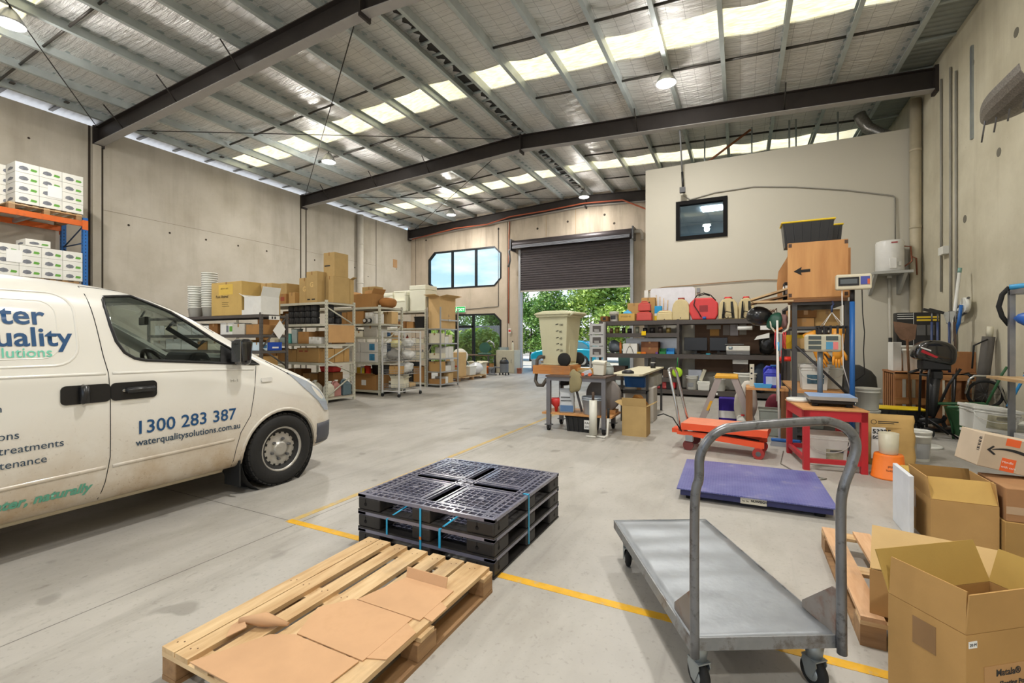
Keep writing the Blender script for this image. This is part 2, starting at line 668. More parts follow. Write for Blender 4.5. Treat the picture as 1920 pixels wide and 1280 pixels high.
# front wall behind the camera, unseen; two openings added to let in daylight
wf = MB().box(XL - 0.2, XR + 0.2, YF - 0.2, YF, 0, 7.75).build('wall_front', CW_BACK)
boolean(wf, [MB().box(-12.6, -6.6, YF - 1, YF + 1, -0.1, 5.4).build('cut'), MB().box(-4.6, 1.4, YF - 1, YF + 1, -0.1, 5.4).build('cut')])
struct(wf)

# panel joints, form-tie holes and pour lines on the left wall
m = MB().mat(SEAM)
for y, w in ((5.72, 0.05), (5.98, 0.06), (12.06, 0.05), (12.3, 0.05), (16.1, 0.03)):
    m.box(XL, XL + 0.004, y - w / 2, y + w / 2, 0, 6.96)
m.mat(M('faint pour line', '#857b6a', 0.9))
m.box(XL, XL + 0.003, 6.0, 12.04, 4.86, 4.87)
m.box(XL, XL + 0.003, 12.32, 16.08, 4.86, 4.868)
struct(m.build('trim_1'))
m = MB().mat(SEAM)
for y in (6.57, 7.58, 8.6, 9.63, 10.66, 12.7, 13.75, 14.8, 1.5, 2.5, 3.5):
    m.cyl((XL - 0.01, y, 4.59), (XL + 0.006, y, 4.59), 0.03, seg=10)
for y, z in ((17.5, 4.9), (15.6, 4.3), (4.6, 6.2)):
    m.cyl((XL - 0.01, y, z), (XL + 0.006, y, z), 0.025, seg=10)
struct(m.build('trim_2'))
struct(MB().box(XL, XL + 0.08, 5.76, 5.94, 0, 6.5).build('pillar', CW_LEFT))
o = MB().box(XL, XL + 0.006, 17.25, 17.55, 4.95, 5.35).build('wall_patch_panel', M('tan timber plate', '#b08b62'))
struct(o)
# vertical pour joints on the back wall above the door
m = MB().mat(M('rust streaked joint', '#a58b68', 0.9))
for x in (-7.6, -6.25):
    m.box(x, x + 0.02, YB - 0.003, YB, 5.9, 7.3)
m.mat(SEAM).box(-9.5, -9.47, YB - 0.003, YB, 0, 7.2).box(-14.7, -14.68, YB - 0.003, YB, 0, 6.9)
for x, z in ((-14.05, 6.42), (-9.95, 6.55), (-8.0, 6.35), (-6.6, 6.5), (-5.0, 6.6), (-4.6, 6.2)):
    m.cyl((x, YB + 0.01, z), (x, YB - 0.004, z), 0.05, seg=10)
struct(m.build('trim_3'))
# right wall: form-tie pockets
m = MB().mat(M('filled tie hole', '#6e6a5e', 0.9))
for y, z in ((9.7, 4.35), (9.2, 5.9), (10.6, 6.2), (8.2, 3.1), (9.9, 5.3), (7.7, 6.3), (10.9, 3.6)):
    m.cyl((XR + 0.01, y, z), (XR - 0.004, y, z), 0.07, seg=12)
struct(m.build('trim_4'))

# ---- office box at the far right, with a window on its upper floor
wo_ = MB().box(-2.38, XR, 13.2, 13.32, 0, 6.2).box(-2.38, -2.26, 13.32, YB, 0, 6.2).build('wall_office', OFFICE)
boolean(wo_, [MB().box(-1.5, -0.37, 13.0, 13.5, 4.22, 5.13).build('cut')])
struct(wo_)
struct(MB().box(-2.26, XR, 13.32, 18.6, 3.0, 3.12).build('floor_office', M('grey carpet', '#77777a', 0.95)))
struct(MB().box(-2.26, XR, 13.32, 18.6, 5.75, 5.85).build('ceiling_office', M('white ceiling tile', '#c9d2d6', 0.9)))
struct(MB().box(-2.26, XR, 18.45, 18.58, 3.12, 5.75).build('wall_office_rear', M('pale blue office wall', '#9fb2bd', 0.8)))
o = MB().box(.6, 1.8, 14.6, 15.2, 5.72, 5.755).build('ceiling_light', emit('office light panel', '#ffffff', 30.0))  # panel added out of view to brighten the office interior
tag(o, 'added white light panel out of view, brightening the office', 'light')
o = MB().box(-1.12, -0.52, 16.0, 16.6, 5.72, 5.755).build('ceiling_light', emit('office light panel', '#ffffff', 30.0))
tag(o, 'square white light panel seen through the small office window', 'light')
w1 = struct(MB().mat(M('black window frame', '#0e0d0d', 0.7, spec=.15)).build('window_3'))
m = MB()
for a in ((-1.57, -1.47, 4.15, 5.2), (-0.4, -0.3, 4.15, 5.2)):
    m.box(a[0], a[1], 13.16, 13.34, a[2], a[3])
m.box(-1.47, -0.4, 13.16, 13.34, 4.15, 4.25).box(-1.47, -0.4, 13.16, 13.34, 5.1, 5.2)
m.build('window_frame', M('black window frame', '#0e0d0d', 0.7, spec=.15), w1)
MB().box(-1.47, -0.4, 13.24, 13.246, 4.25, 5.1).build('pane', glass('office glass', '#dfe9ee', 0.0, 0.25), w1)
struct(MB().box(-2.40, -2.30, 13.12, 13.2, 0, 2.83).build('trim_5', M('white corner post', '#d9d8d4')))
struct(MB().box(-2.26, XR, 13.185, 13.2, 0, 0.09).build('baseboard_office', M('pale skirting', '#c9cbd2')))

# ---- windows in the back wall
FRAME = M('charcoal aluminium frame', '#25282b', 0.4, 0.4)
def ring(mb, pts, w, y0, y1):
    """frame that follows a polygon (x, z) with bar width w, between two depths"""
    n = len(pts)
    P = [Vector((p[0], p[1])) for p in pts]
    area = sum(P[i].x * P[(i + 1) % n].y - P[(i + 1) % n].x * P[i].y for i in range(n))
    sgn = 1 if area > 0 else -1
    I = []
    for i in range(n):
        a, b, c = P[i - 1], P[i], P[(i + 1) % n]
        d1, d2 = (b - a).normalized(), (c - b).normalized()
        n1, n2 = Vector((-d1.y, d1.x)) * sgn, Vector((-d2.y, d2.x)) * sgn
        k = (n1 + n2).normalized()
        I.append(b + k * (w / max(0.3, k.dot(n1))))
    for i in range(n):
        j = (i + 1) % n
        q = [P[i], P[j], I[j], I[i]]
        mb.prism([(p.x, p.y) for p in q], 'Y', y0, y1)
    return I
win1 = struct(MB().build('window_1'))
m = MB()
ring(m, UP, 0.07, YB - 0.02, YB + 0.12)
for x in (-12.5, -11.17):
    m.box(x - 0.05, x + 0.05, YB, YB + 0.1, 3.95, 5.76)
m.build('window_frame', FRAME, win1)
MB().prism(UP, 'Y', YB + 0.05, YB + 0.056).build('pane', glass(), win1)
win2 = struct(MB().build('window_2'))
m = MB()
ring(m, LO, 0.08, YB - 0.02, YB + 0.12)
for x in (-11.31, -12.3):
    m.box(x - 0.06, x + 0.06, YB, YB + 0.1, 0.0, 2.64)
m.box(-12.3, -11.31, YB, YB + 0.1, 2.02, 2.14)
m.build('window_frame', FRAME, win2)
MB().prism(LO, 'Y', YB + 0.05, YB + 0.056).build('pane', glass(), win2)

# ---- roller door
dr = struct(MB().build('door_1'))
pr_ = []
z = 3.62
CURT = M('charcoal roller curtain', '#4b4446', 0.45, 0.3, 0.06)
back = []
k = 0
while z < 5.5:
    pr_ += [(18.42, z), (18.42, z + 0.05), (18.445, z + 0.062), (18.445, z + 0.09)]
    z += 0.1
pts = pr_ + [(p[0] + 0.012, p[1]) for p in pr_[::-1]]
m = MB().mat(CURT)
for i in range(len(pr_) - 1):
    a, b = pr_[i], pr_[i + 1]
    m.prism([a, b, (b[0] + 0.01, b[1]), (a[0] + 0.01, a[1])], 'X', -8.76, -3.9)
m.build('curtain', None, dr)
MB().box(-8.76, -3.9, 18.40, 18.46, 3.56, 3.63).build('bottom_rail', M('pale door rail', '#a9a49b', 0.5, 0.4), dr)
MB().lathe([(0.17, -9.05), (0.19, -9.0), (0.19, -3.84), (0.17, -3.8)], 0, 18.3, 5.66, 18, 'X').build('drum', M('dark drum', '#403a3b', 0.45, 0.4), dr)
m = MB().mat(M('grey hood', '#8b8d94', 0.4, 0.5))
for z in (5.47, 5.52, 5.57):
    m.box(-9.0, -3.88, 18.08 + (z - 5.47) * 0.4, 18.12 + (z - 5.47) * 0.4, z, z + 0.03)
m.build('hood_slats', None, dr)
GUIDE = M('galvanised guide', '#a9abae', 0.45, 0.5)
MB().box(-8.84, -8.74, 18.4, 18.56, 0, 5.45).build('guide', GUIDE, dr)
MB().box(-3.92, -3.8, 18.4, 18.56, 0, 5.45).build('guide', GUIDE, dr)
m = MB().mat(STEEL)
for x in (-9.1, -3.76):
    m.box(x - 0.03, x + 0.03, 18.1, 18.6, 5.4, 5.9)
m.build('bracket', None, dr)
MB().tube([(-3.75, 18.3, 5.7), (-3.5, 18.3, 5.72), (-3.42, 18.3, 5.6), (-3.42, 18.3, 5.35)], 0.06, 10).build('motor_cover', M('pale motor cover', '#b3aca2'), dr)
MB().tube([(-9.15, 18.3, 5.6), (-9.25, 18.3, 5.4), (-9.2, 18.3, 5.0), (-9.28, 18.3, 4.7)], 0.045, 8).build('chain_guard', STEEL, dr)

# ---- roof frames
def rafter(y):
    m = MB().mat(RAFT)
    for xs, xe in ((XL + 0.02, XM), (XM, XR - 0.02)):
        def q(x, d):
            return (x, beam_z(x) - d)
        def strip(d0, d1, y0, y1):
            m.prism([q(xs, d0), q(xe, d0), q(xe, d1), q(xs, d1)], 'Y', y0, y1)
        strip(0, 0.018, y - 0.1, y + 0.1)
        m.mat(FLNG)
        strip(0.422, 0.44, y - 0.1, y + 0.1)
        m.mat(RAFT)
        strip(0.018, 0.422, y - 0.006, y + 0.006)
    o = struct(m.build('rafter_beam'))
    m = MB().mat(RAFT)
    m.box(XM - 0.02, XM + 0.02, y - 0.13, y + 0.13, beam_z(XM) - 0.52, beam_z(XM) + 0.02)
    for x in (XL + 0.03, XR - 0.03):
        m.box(x - 0.03, x + 0.03, y - 0.12, y + 0.12, beam_z(x) - 0.5, beam_z(x) + 0.04)
    m.build('bracket', None, o)
    return o
for y in (-0.4, F1, F2, YB - 0.15):
    rafter(y)
# fly braces from the rafters to the purlins
for y in (F1, F2):
    for x in (-13.6, -11.3, -9.05, -2.4, 0.9):
        m = MB().mat(ROD)
        for s in (-1, 1):
            m.tube([(x, y + s * 0.02, beam_z(x) - 0.41), (x, y + s * 0.45, beam_z(x) + 0.03)], 0.014, 6)
        struct(m.build('fly_brace_beam'))

PX = [-14.45 + 1.1 * i for i in range(8)] + [-5.97, -5.53] + [-4.6 + 1.07 * i for i in range(8)]
for i, x in enumerate(PX):
    z0 = beam_z(x)
    s = 1 if x < XM else -1
    m = MB().mat(PURL)
    m.prism([(x - s * 0.04, z0), (x + s * 0.04, z0), (x + s * 0.04, z0 + 0.022), (x + s * 0.034, z0 + 0.022), (x + s * 0.034, z0 + 0.006),
             (x - s * 0.034, z0 + 0.006), (x - s * 0.034, z0 + 0.196), (x + s * 0.036, z0 + 0.196), (x + s * 0.036, z0 + 0.2), (x - s * 0.04, z0 + 0.2)],
            'Y', YF, YB)
    struct(m.build('purlin_beam'))
for y in (-2.4, 1.8, 3.95, 8.3, 10.5, 14.5, 16.9):
    for a, b in list(zip(PX[:7], PX[1:8])) + list(zip(PX[10:17], PX[11:18])):
        struct(MB().mat(M('dark bridging', '#4a4641', 0.5, 0.4)).tube([(a + 0.04, y, beam_z(a) + 0.09), (b - 0.04, y, beam_z(b) + 0.09)], 0.026, 6).build('bridging_beam'))
# ridge capping straps between the twin ridge purlins
m = MB().mat(M('dark ridge gap', '#33302c', 0.7))
m.box(XM - 0.19, XM + 0.19, YF, YB, beam_z(XM) + 0.17, beam_z(XM) + 0.2)
m.mat(PURL)
y = YF + 0.3
while y < YB:
    m.box(XM - 0.19, XM + 0.19, y, y + 0.06, beam_z(XM) + 0.13, beam_z(XM) + 0.16)
    y += 0.42
struct(m.build('ridge_beam'))
# roof X-bracing rods
for a, b in (((-14.7, 6.05), (-6.1, 12.1)), ((-6.0, 6.05), (-14.8, 12.1)), ((-14.7, 12.35), (-6.2, 18.4)), ((-6.2, 12.35), (-14.7, 18.4)),
             ((-6.2, -0.3), (-14.8, 5.8))):
    struct(MB().mat(ROD).tube([(a[0], a[1], beam_z(a[0]) - 0.05), (b[0], b[1], beam_z(b[0]) - 0.05)], 0.011, 6).build('tie_rod_beam'))

# ---- insulation, skylights and bare edge sheets
SKY_Y = [(-5.2, -4.3), (2.65, 3.5), (9.0, 9.85), (15.3, 16.12)]
bands, y0 = [], YF - 0.2
for a, b in SKY_Y:
    bands.append((y0, a))
    y0 = b
bands.append((y0, YB + 0.2))
EL, ER = -14.38, 3.0
def roof_sheet(name, x0, x1, ya, yb, mat, nx, ny, sag, th=0.03):
    bm = bmesh.new()
    V = []
    for i in range(nx + 1):
        x = x0 + (x1 - x0) * i / nx
        row = []
        for j in range(ny + 1):
            y = ya + (yb - ya) * j / ny
            s = 0.0
            if sag:
                u = (x + 14.45) / 1.1 if x < XM else (x + 4.6) / 1.07
                s = sag * (math.sin(PI * (u % 1.0)) ** 0.8) * (0.75 + 0.25 * math.sin(y * 2.1 + x))
                s += 0.012 * math.sin(y * 21 + math.sin(x * 3) * 2)
            row.append(bm.verts.new((x, y, sheet_z(x) - s)))
        V.append(row)
    for i in range(nx):
        for j in range(ny):
            f = bm.faces.new((V[i][j], V[i][j + 1], V[i + 1][j + 1], V[i + 1][j]))
            f.smooth = True
    me = bpy.data.meshes.new(name)
    bm.to_mesh(me)
    bm.free()
    me.materials.append(mat)
    o = bpy.data.objects.new(name, me)
    COL.objects.link(o)
    md = o.modifiers.new('solid', 'SOLIDIFY')
    md.thickness = th
    md.offset = 1 if me.polygons[0].normal.z > 0 else -1
    return struct(o)
for a, b in bands:
    ny = max(4, int((b - a) / 0.09))
    roof_sheet('ceiling', EL, XM, a, b, FOIL, 70, ny, 0.06)
    roof_sheet('ceiling', XM, ER, a, b, FOIL, 66, ny, 0.06)
for a, b in SKY_Y:
    roof_sheet('skylight_window', EL, XM, a - 0.12, b + 0.12, SKYL, 8, 4, 0, 0.004)
    roof_sheet('skylight_window', XM, ER, a - 0.12, b + 0.12, SKYL, 8, 4, 0, 0.004)
# corrugated edge sheets over the side walls
def edge_sheet(x0, x1, mat):
    n = int((YB - YF) / 0.038)
    bm = bmesh.new()
    A = []
    for j in range(n + 1):
        y = YF + (YB - YF) * j / n
        dz = 0.009 * math.sin(y * 2 * PI / 0.152)
        A.append((bm.verts.new((x0, y, sheet_z(x0) + dz)), bm.verts.new((x1, y, sheet_z(x1) + dz))))
    for p, q in zip(A, A[1:]):
        bm.faces.new((p[0], q[0], q[1], p[1]))
    me = bpy.data.meshes.new('ceiling_edge')
    bm.to_mesh(me)
    bm.free()
    me.materials.append(mat)
    o = bpy.data.objects.new('ceiling_edge', me)
    COL.objects.link(o)
    md = o.modifiers.new('solid', 'SOLIDIFY')
    md.thickness = 0.01
    return struct(o)
edge_sheet(XL - 0.95, EL, M('white roof sheet', '#dcdde0', 0.5))
edge_sheet(ER, XR + 0.2, M('grey roof sheet', '#8f9490', 0.4, 0.4))
for y in [YF + 0.5 + 0.92 * i for i in range(27)]:
    struct(MB().mat(M('dark strap', '#5b564f', 0.5, 0.4)).box(XL - 0.3, EL, y, y + 0.08, sheet_z(EL) - 0.07, sheet_z(EL) - 0.045).build('strap_beam'))
for y in [YF + 0.5 + 1.15 * i for i in range(22)]:
    struct(MB().mat(PURL).box(ER, XR, y, y + 0.06, sheet_z(XR) - 0.05, sheet_z(XR) - 0.02).build('strap_beam'))

# ---- yellow floor lines
YEL = M('worn yellow floor paint', '#d9a520', 0.6, 0, 0.12, 12, dirt='#a9a08e', dscale=18, damt=0.75, dpos=0.56)
struct(MB().box(-3.25, -0.02 + 0.65, 2.47, 2.53, 0, 0.002).build('floor_line', YEL))
struct(MB().box(-3.25, -3.19, 2.53, 9.6, 0, 0.002).build('floor_line', M('faded yellow floor paint', '#c3a765', 0.6, 0, 0.1, 12, dirt='#aaa294', dscale=14, damt=0.8, dpos=0.5)))

# ---- pipes and conduits that belong to the building
def pipe(x, y, r, z0, z1, mat):
    m = MB().mat(mat).cyl((x, y, z0), (x, y, z1), r, seg=18)
    for z in (1.9, 3.9, 5.6):
        m.cyl((x, y, z), (x, y, z + 0.06), r * 1.07, seg=18)
    return struct(m.build('downpipe_pillar'))
PIPE = M('beige painted pipe', '#b3a88f', 0.55, 0, 0.05)
pipe(XL + 0.15, 14.98, 0.13, 0, 6.9, M('pale painted pipe', '#c7c1b5', 0.55))
pipe(3.46, 13.02, 0.1, 0, 6.75, PIPE)
m = MB().mat(M('grey conduit', '#8e8b82', 0.5))
for y, z0, z1 in ((11.9, 2.4, 6.6), (11.45, 0.4, 6.6), (11.2, 0.4, 6.4)):
    m.cyl((3.555, y, z0), (3.555, y, z1), 0.02, seg=8)
m.mat(GALV).box(3.55, 3.58, 10.55, 10.62, 4.9, 6.5)
m.mat(WHITE_P).box(3.48, 3.58, 11.55, 11.8, 3.1, 3.25)
struct(m.build('trim_6'))

# ---- high-bay lamps
def high_bay(x, y, label, power=210, z=6.95):
    t = thing('high_bay_lamp', label, 'lamp', (x, y, z), group=None)
    MB().lathe([(0.06, 0.16), (0.11, 0.1), (0.2, -0.06), (0.21, -0.1), (0.2, -0.1), (0.1, 0.08)], seg=22).build('lamp_shade', M('aluminium reflector', '#b9bbbd', 0.35, 0.7), t)
    MB().cyl((0, 0, 0.14), (0, 0, beam_z(x) - z + 0.05), 0.014, seg=8).build('hanger', ROD, t)
    MB().lathe([(0.0, -0.14), (0.09, -0.13), (0.17, -0.1), (0.19, -0.085)], seg=22).build('diffuser', emit('glowing lamp glass', '#fff6e6', 14.0), t)
    d = bpy.data.lights.new('lamp_light', 'AREA')
    d.shape = 'DISK'
    d.size = 0.36
    d.energy = power
    d.color = (1.0, 0.97, 0.93)
    l = bpy.data.objects.new('lamp_light', d)
    COL.objects.link(l)
    l.parent = t
    l.location = (0, 0, -0.16)
    d = bpy.data.lights.new('ceiling_fill', 'POINT')  # extra point light added below each lamp to brighten the ceiling
    d.shadow_soft_size = 0.12
    d.energy = power * 0.4
    d.color = (1.0, 0.97, 0.93)
    l = bpy.data.objects.new('ceiling_fill', d)
    COL.objects.link(l)
    l.parent = t
    l.location = (0, 0, -0.32)
    return t
HB = [(-11.2, 3.2, 'high-bay lamp over the blue and orange pallet rack'), (-11.2, 10.0, 'high-bay lamp over the shelving, between the two dark roof beams'),
      (-11.2, 16.6, 'high-bay lamp nearest the upper window in the far wall'), (-5.5, 17.4, 'high-bay lamp on the ridge in front of the roller shutter'),
      (-1.4, 10.1, 'high-bay lamp on the office side, before the second dark roof beam'), (-1.4, 3.2, 'high-bay lamp above the flatbed trolley'),
      (-6.4, -2.6, 'high-bay lamp over the entry lane'), (1.2, -2.6, 'high-bay lamp over the near corner by the bare wall'), (1.9, 3.6, 'added unseen lamp brightening the cartons and the bare right wall')]  # last entry is an unseen lamp added to brighten the right side
for x, y, lb in HB:
    high_bay(x, y, lb, 100 if y > 17 else 75 if x > 1.5 else 195, 7.15 if y > 17 else 6.95)

# ================================================================ the van
def van_paint():
    t = NT('dusty white van paint')
    s = t.n('SeparateXYZ')
    v = t.coord((1, 1, 1))
    t.l(t._tc.outputs['Object'], s.inputs[0])
    d = t.noise(v, 2.5, 6, 0.65)
    low = t.rng(s.outputs['Z'], 0.25, 1.0, 0.8, 0.0)
    f = t.math('MULTIPLY', low, t.rng(d, 0.3, 0.65, 0.35, 1.2))
    col = t.mix(f, lin('#e2e0d8'), lin('#a3875f'))
    sp = t.noise(v, 60, 2)
    f2 = t.math('MULTIPLY', t.rng(sp, 0.63, 0.72, 0, 0.6), low)
    col = t.mix(f2, col, lin('#7f6746'))
    t.l(col, t.b.inputs['Base Color'])
    t.b.inputs['Roughness'].default_value = 0.32
    t.b.inputs['Coat Weight'].default_value = 0.5
    t.b.inputs['Coat Roughness'].default_value = 0.08
    return t.m
VANW = van_paint()
VBLK = M('black van trim', '#1a1a1b', 0.35)
VGREY = M('dark grey bumper', '#4a4c54', 0.5)
VDARK = M('dark van interior', '#2b2b2d', 0.75)
VX0 = -5.06                                # centre line
van = thing('delivery_van', 'white delivery van with blue and green lettering, parked beside the yellow floor line', 'van', (VX0, 0, 0))

ST = [(-1.42, .80, .55, 1.55), (-1.40, .90, .40, 1.80), (-1.34, .945, .34, 1.88), (-1.1, .955, .28, 1.915), (-.5, .96, .26, 1.925), (.4, .96, .25, 1.925),
      (1.0, .96, .25, 1.925), (1.4, .96, .25, 1.915), (1.9, .96, .25, 1.88), (2.25, .96, .25, 1.745), (2.55, .96, .25, 1.555), (2.8, .96, .25, 1.385),
      (3.0, .96, .25, 1.26), (3.22, .958, .25, 1.165), (3.45, .945, .25, 1.06), (3.62, .915, .25, .95), (3.75, .86, .26, .80), (3.83, .78, .28, .64), (3.855, .66, .34, .52)]
def section(y, hw, zb, zt):
    k = max(0.0, min(1.0, (zt - 1.15) / 0.7))
    up = [(1.0, 0.0), (.997, .26), (1.0, .32), (1 - .022 * k, .385), (1 - .06 * k - .01, .62), (1 - .115 * k - .03, .855), (1 - .19 * k - .07, .95), (1 - .42 * k - .25 * (1 - k), .993), (0.0, 1.0)]
    zm = min(.85, zb + (zt - zb) * .55)
    pts = [(0, zb), (.88, zb), (.97, zb + .05), (.995, zb + (zm - zb) * .42), (1.0, zb + (zm - zb) * .75)]
    pts += [(w, zm + (zt - zm) * f) for w, f in up]
    return [(w * hw, y, z) for w, z in pts]
bm = bmesh.new()
R = []
for st in ST:
    half = section(*st)
    full = half + [(-p[0], p[1], p[2]) for p in half[-2:0:-1]]
    R.append([bm.verts.new(p) for p in full])
for A, B in zip(R, R[1:]):
    n = len(A)
    for j in range(n):
        bm.faces.new((A[j], A[(j + 1) % n], B[(j + 1) % n], B[j]))
bm.faces.new(R[0][::-1])
bm.faces.new(R[-1])
bmesh.ops.recalc_face_normals(bm, faces=bm.faces)
for f in bm.faces:
    f.smooth = True
me = bpy.data.meshes.new('body')
bm.to_mesh(me)
bm.free()
body = bpy.data.objects.new('body', me)
COL.objects.link(body)
me.materials.append(VANW)
md = body.modifiers.new('sub', 'SUBSURF')
md.levels = md.render_levels = 2
bake(body)
b2 = bmesh.new()
b2.from_mesh(body.data)
VB = BVHTree.FromBMesh(b2)
b2.free()
def side(y, z, off=0.003):
    """point on the +X flank of the van (van coordinates)"""
    h = VB.ray_cast(Vector((3, y, z)), Vector((-1, 0, 0)))
    return Vector((h[0].x + off, y, z)) if h[0] is not None else Vector((0.94, y, z))
md = body.modifiers.new('solid', 'SOLIDIFY')
md.thickness = 0.035
md.offset = -1
bake(body)
WIN = [(1.72, 1.775), (1.92, 1.80), (2.17, 1.685), (2.47, 1.455), (2.86, 1.215), (1.92, 1.292), (1.85, 1.31), (1.79, 1.355), (1.745, 1.44), (1.72, 1.56), (1.705, 1.70), (1.708, 1.75)]
def plug(name, cutter):
    c = body.copy()
    c.data = body.data.copy()
    COL.objects.link(c)
    c.name = name
    boolean(c, [cutter], 'INTERSECT')
    c.data.materials.clear()
    c.data.materials.append(glass('van glass', '#eef2f0', 0.0, 0.035))
    c.parent = van
    return c
side_cut = MB().prism(WIN, 'X', -2, 2).build('cut')
half_r, half_l = MB().prism(WIN, 'X', 0, 2).build('cut'), MB().prism(WIN, 'X', -2, 0).build('cut')
ws_cut = MB().prism([(-.74, 2.93), (.74, 2.93), (.66, 2.1), (-.66, 2.1)], 'Z', 1.22, 2.5).build('cut')
def dupe(o):
    c = o.copy()
    c.data = o.data.copy()
    COL.objects.link(c)
    return c
plug('side_window_glass', half_r)
plug('side_window_glass', half_l)
wind_glass = plug('windscreen', dupe(ws_cut))
FWY, RWY = 3.1, -0.1
arches = []
for y in (FWY, RWY):
    for s in (-1, 1):
        arches.append(MB().lathe([(0.405, 0.0), (0.405, 0.5)], 0, y, 0.335, 40, 'X').build('cut'))
        arches[-1].location.x = 0.62 if s > 0 else -1.12
boolean(body, [side_cut, ws_cut] + arches)
body.parent = van
# keep the panels crisp where the cutters went through
for p in body.data.polygons:
    p.use_smooth = True
try:
    body.data.set_sharp_from_angle(angle=math.radians(38))
except Exception:
    pass

def strip(name, pts, r, mat, close=False, off=0.0, seg=6):
    """thin bead that follows the flank"""
    P = []
    q = pts + [pts[0]] if close else pts
    for a, b in zip(q, q[1:]):
        n = max(1, int(math.hypot(b[0] - a[0], b[1] - a[1]) / 0.05))
        for i in range(n):
            P.append(side(a[0] + (b[0] - a[0]) * i / n, a[1] + (b[1] - a[1]) * i / n, off))
    if not close:
        P.append(side(q[-1][0], q[-1][1], off))
    return MB().tube(P, r, seg, closed=close).build(name, mat, van)
strip('window_seal', [(p[0], p[1]) for p in WIN], 0.012, VBLK, True)
# door shut lines
strip('door_seam', [(1.60, 1.84), (1.63, 1.6), (1.655, 1.35), (1.675, 1.22), (1.685, 1.0), (1.685, .6), (1.66, .42), (1.63, .3)], 0.003, BLACK_R)
strip('door_seam', [(2.83, 1.2), (2.80, 1.05), (2.78, .9), (2.75, .74), (2.66, .6), (2.62, .45), (2.6, .3)], 0.003, BLACK_R)
strip('door_seam', [(1.6, 1.845), (1.95, 1.835), (2.23, 1.715), (2.5, 1.515)], 0.0028, BLACK_R)
strip('door_seam', [(.05, 1.82), (.05, .35)], 0.0045, BLACK_R)
strip('bonnet_seam', [(2.95, 1.24), (3.15, 1.12), (3.36, .99)], 0.004, BLACK_R)
strip('swage_line', [(-1.2, 1.2), (1.0, 1.215), (1.66, 1.205)], 0.014, VANW, False, -0.006)
strip('swage_line', [(1.70, 1.205), (2.3, 1.195), (2.8, 1.17)], 0.014, VANW, False, -0.006)
strip('side_moulding', [(-1.2, .50), (1.0, .515), (1.66, .53)], 0.02, VANW, False, -0.012)
strip('side_moulding', [(1.70, .53), (2.2, .54), (2.6, .55)], 0.02, VANW, False, -0.012)
strip('sill_strip', [(-1.0, .275), (1.0, .275), (2.55, .275)], 0.026, M('dusty sill strip', '#b3a68c', 0.5), False, -0.01)
def rrect(y0, y1, z0, z1, r):
    P = []
    for cy, cz, a in ((y1 - r, z1 - r, 0), (y0 + r, z1 - r, 90), (y0 + r, z0 + r, 180), (y1 - r, z0 + r, 270)):
        P += arc(cy, cz, r, a, a + 90, 5)
    return P
strip('cargo_panel_ridge', rrect(-.9, 1.52, 1.275, 1.775, .13), 0.012, VANW, True, -0.006)
strip('cargo_panel_ridge', rrect(-.82, 1.42, 1.325, 1.715, .09), 0.006, VANW, True, -0.003)
arch_pts = [(FWY + .425 * math.cos(math.radians(a)), .335 + .425 * math.sin(math.radians(a))) for a in range(0, 181, 10)]
strip('wheel_arch_lip', arch_pts, 0.016, VANW, False, -0.006)

def plate(name, pts, mat, off=0.004, t=0.008):
    """thin panel that hugs the flank; pts is an outline in (y, z)"""
    cy = sum(p[0] for p in pts) / len(pts)
    cz = sum(p[1] for p in pts) / len(pts)
    m = MB()
    V = [m.bm.verts.new(side(p[0], p[1], off)) for p in pts]
    c = m.bm.verts.new(side(cy, cz, off))
    for i in range(len(V)):
        m.bm.faces.new((V[i], V[(i + 1) % len(V)], c))
    bmesh.ops.recalc_face_normals(m.bm, faces=m.bm.faces)
    return m.build(name, mat, van, solid=t)
plate('quarter_glass', [(2.52, 1.40), (2.84, 1.222), (2.49, 1.248)], VBLK)
plate('handle_plate', rrect(1.41, 1.684, 1.005, 1.135, .03), VBLK)
plate('handle_plate', rrect(1.686, 1.98, 1.005, 1.135, .03), VBLK)
def bar(name, y0, y1, z, r, mat, out=0.02, vert=False):
    a, b = side(y0, z if not vert else z - .05, out), side(y1, z if not vert else z + .05, out)
    return MB().tube([a - Vector((out, 0, 0)), a, b, b - Vector((out, 0, 0))], r, 8).build(name, mat, van)
bar('door_handle', 1.78, 1.95, 1.075, .017, M('satin black handle', '#242425', 0.3), .028)
bar('door_handle', 1.53, 1.53, 1.07, .02, M('satin black handle', '#242425', 0.3), .028, True)
MB().mat(CHROME).cyl(side(1.765, 1.075, .0), side(1.765, 1.075, .016), .012, seg=12).build('key_lock', None, van)
plate('side_indicator', rrect(2.86, 2.98, 1.045, 1.085, .015), M('clear indicator lens', '#d5d3cc', 0.15), .006, .012)

# mirror
m = MB()
c = side(2.6, 1.3, 0)
m.tube([c + Vector((-.02, .06, -.03)), c + Vector((.08, .05, -.03)), c + Vector((.1, .04, .0))], .035, 10)
m.build('mirror_arm', VBLK, van)
mm = MB()
mm.taper(0, 0, -.13, .11, .15, .10, .17, .13)
mir = mm.build('mirror_housing', M('glossy black mirror shell', '#161617', 0.12, 0, 0.02, coat=0.8), van, bevel=.045, bseg=4)
mir.location = c + Vector((.12, .03, .05))
MB().box(-.065, .065, -.062, -.056, -.10, .09).build('mirror_glass', CHROME, mir)

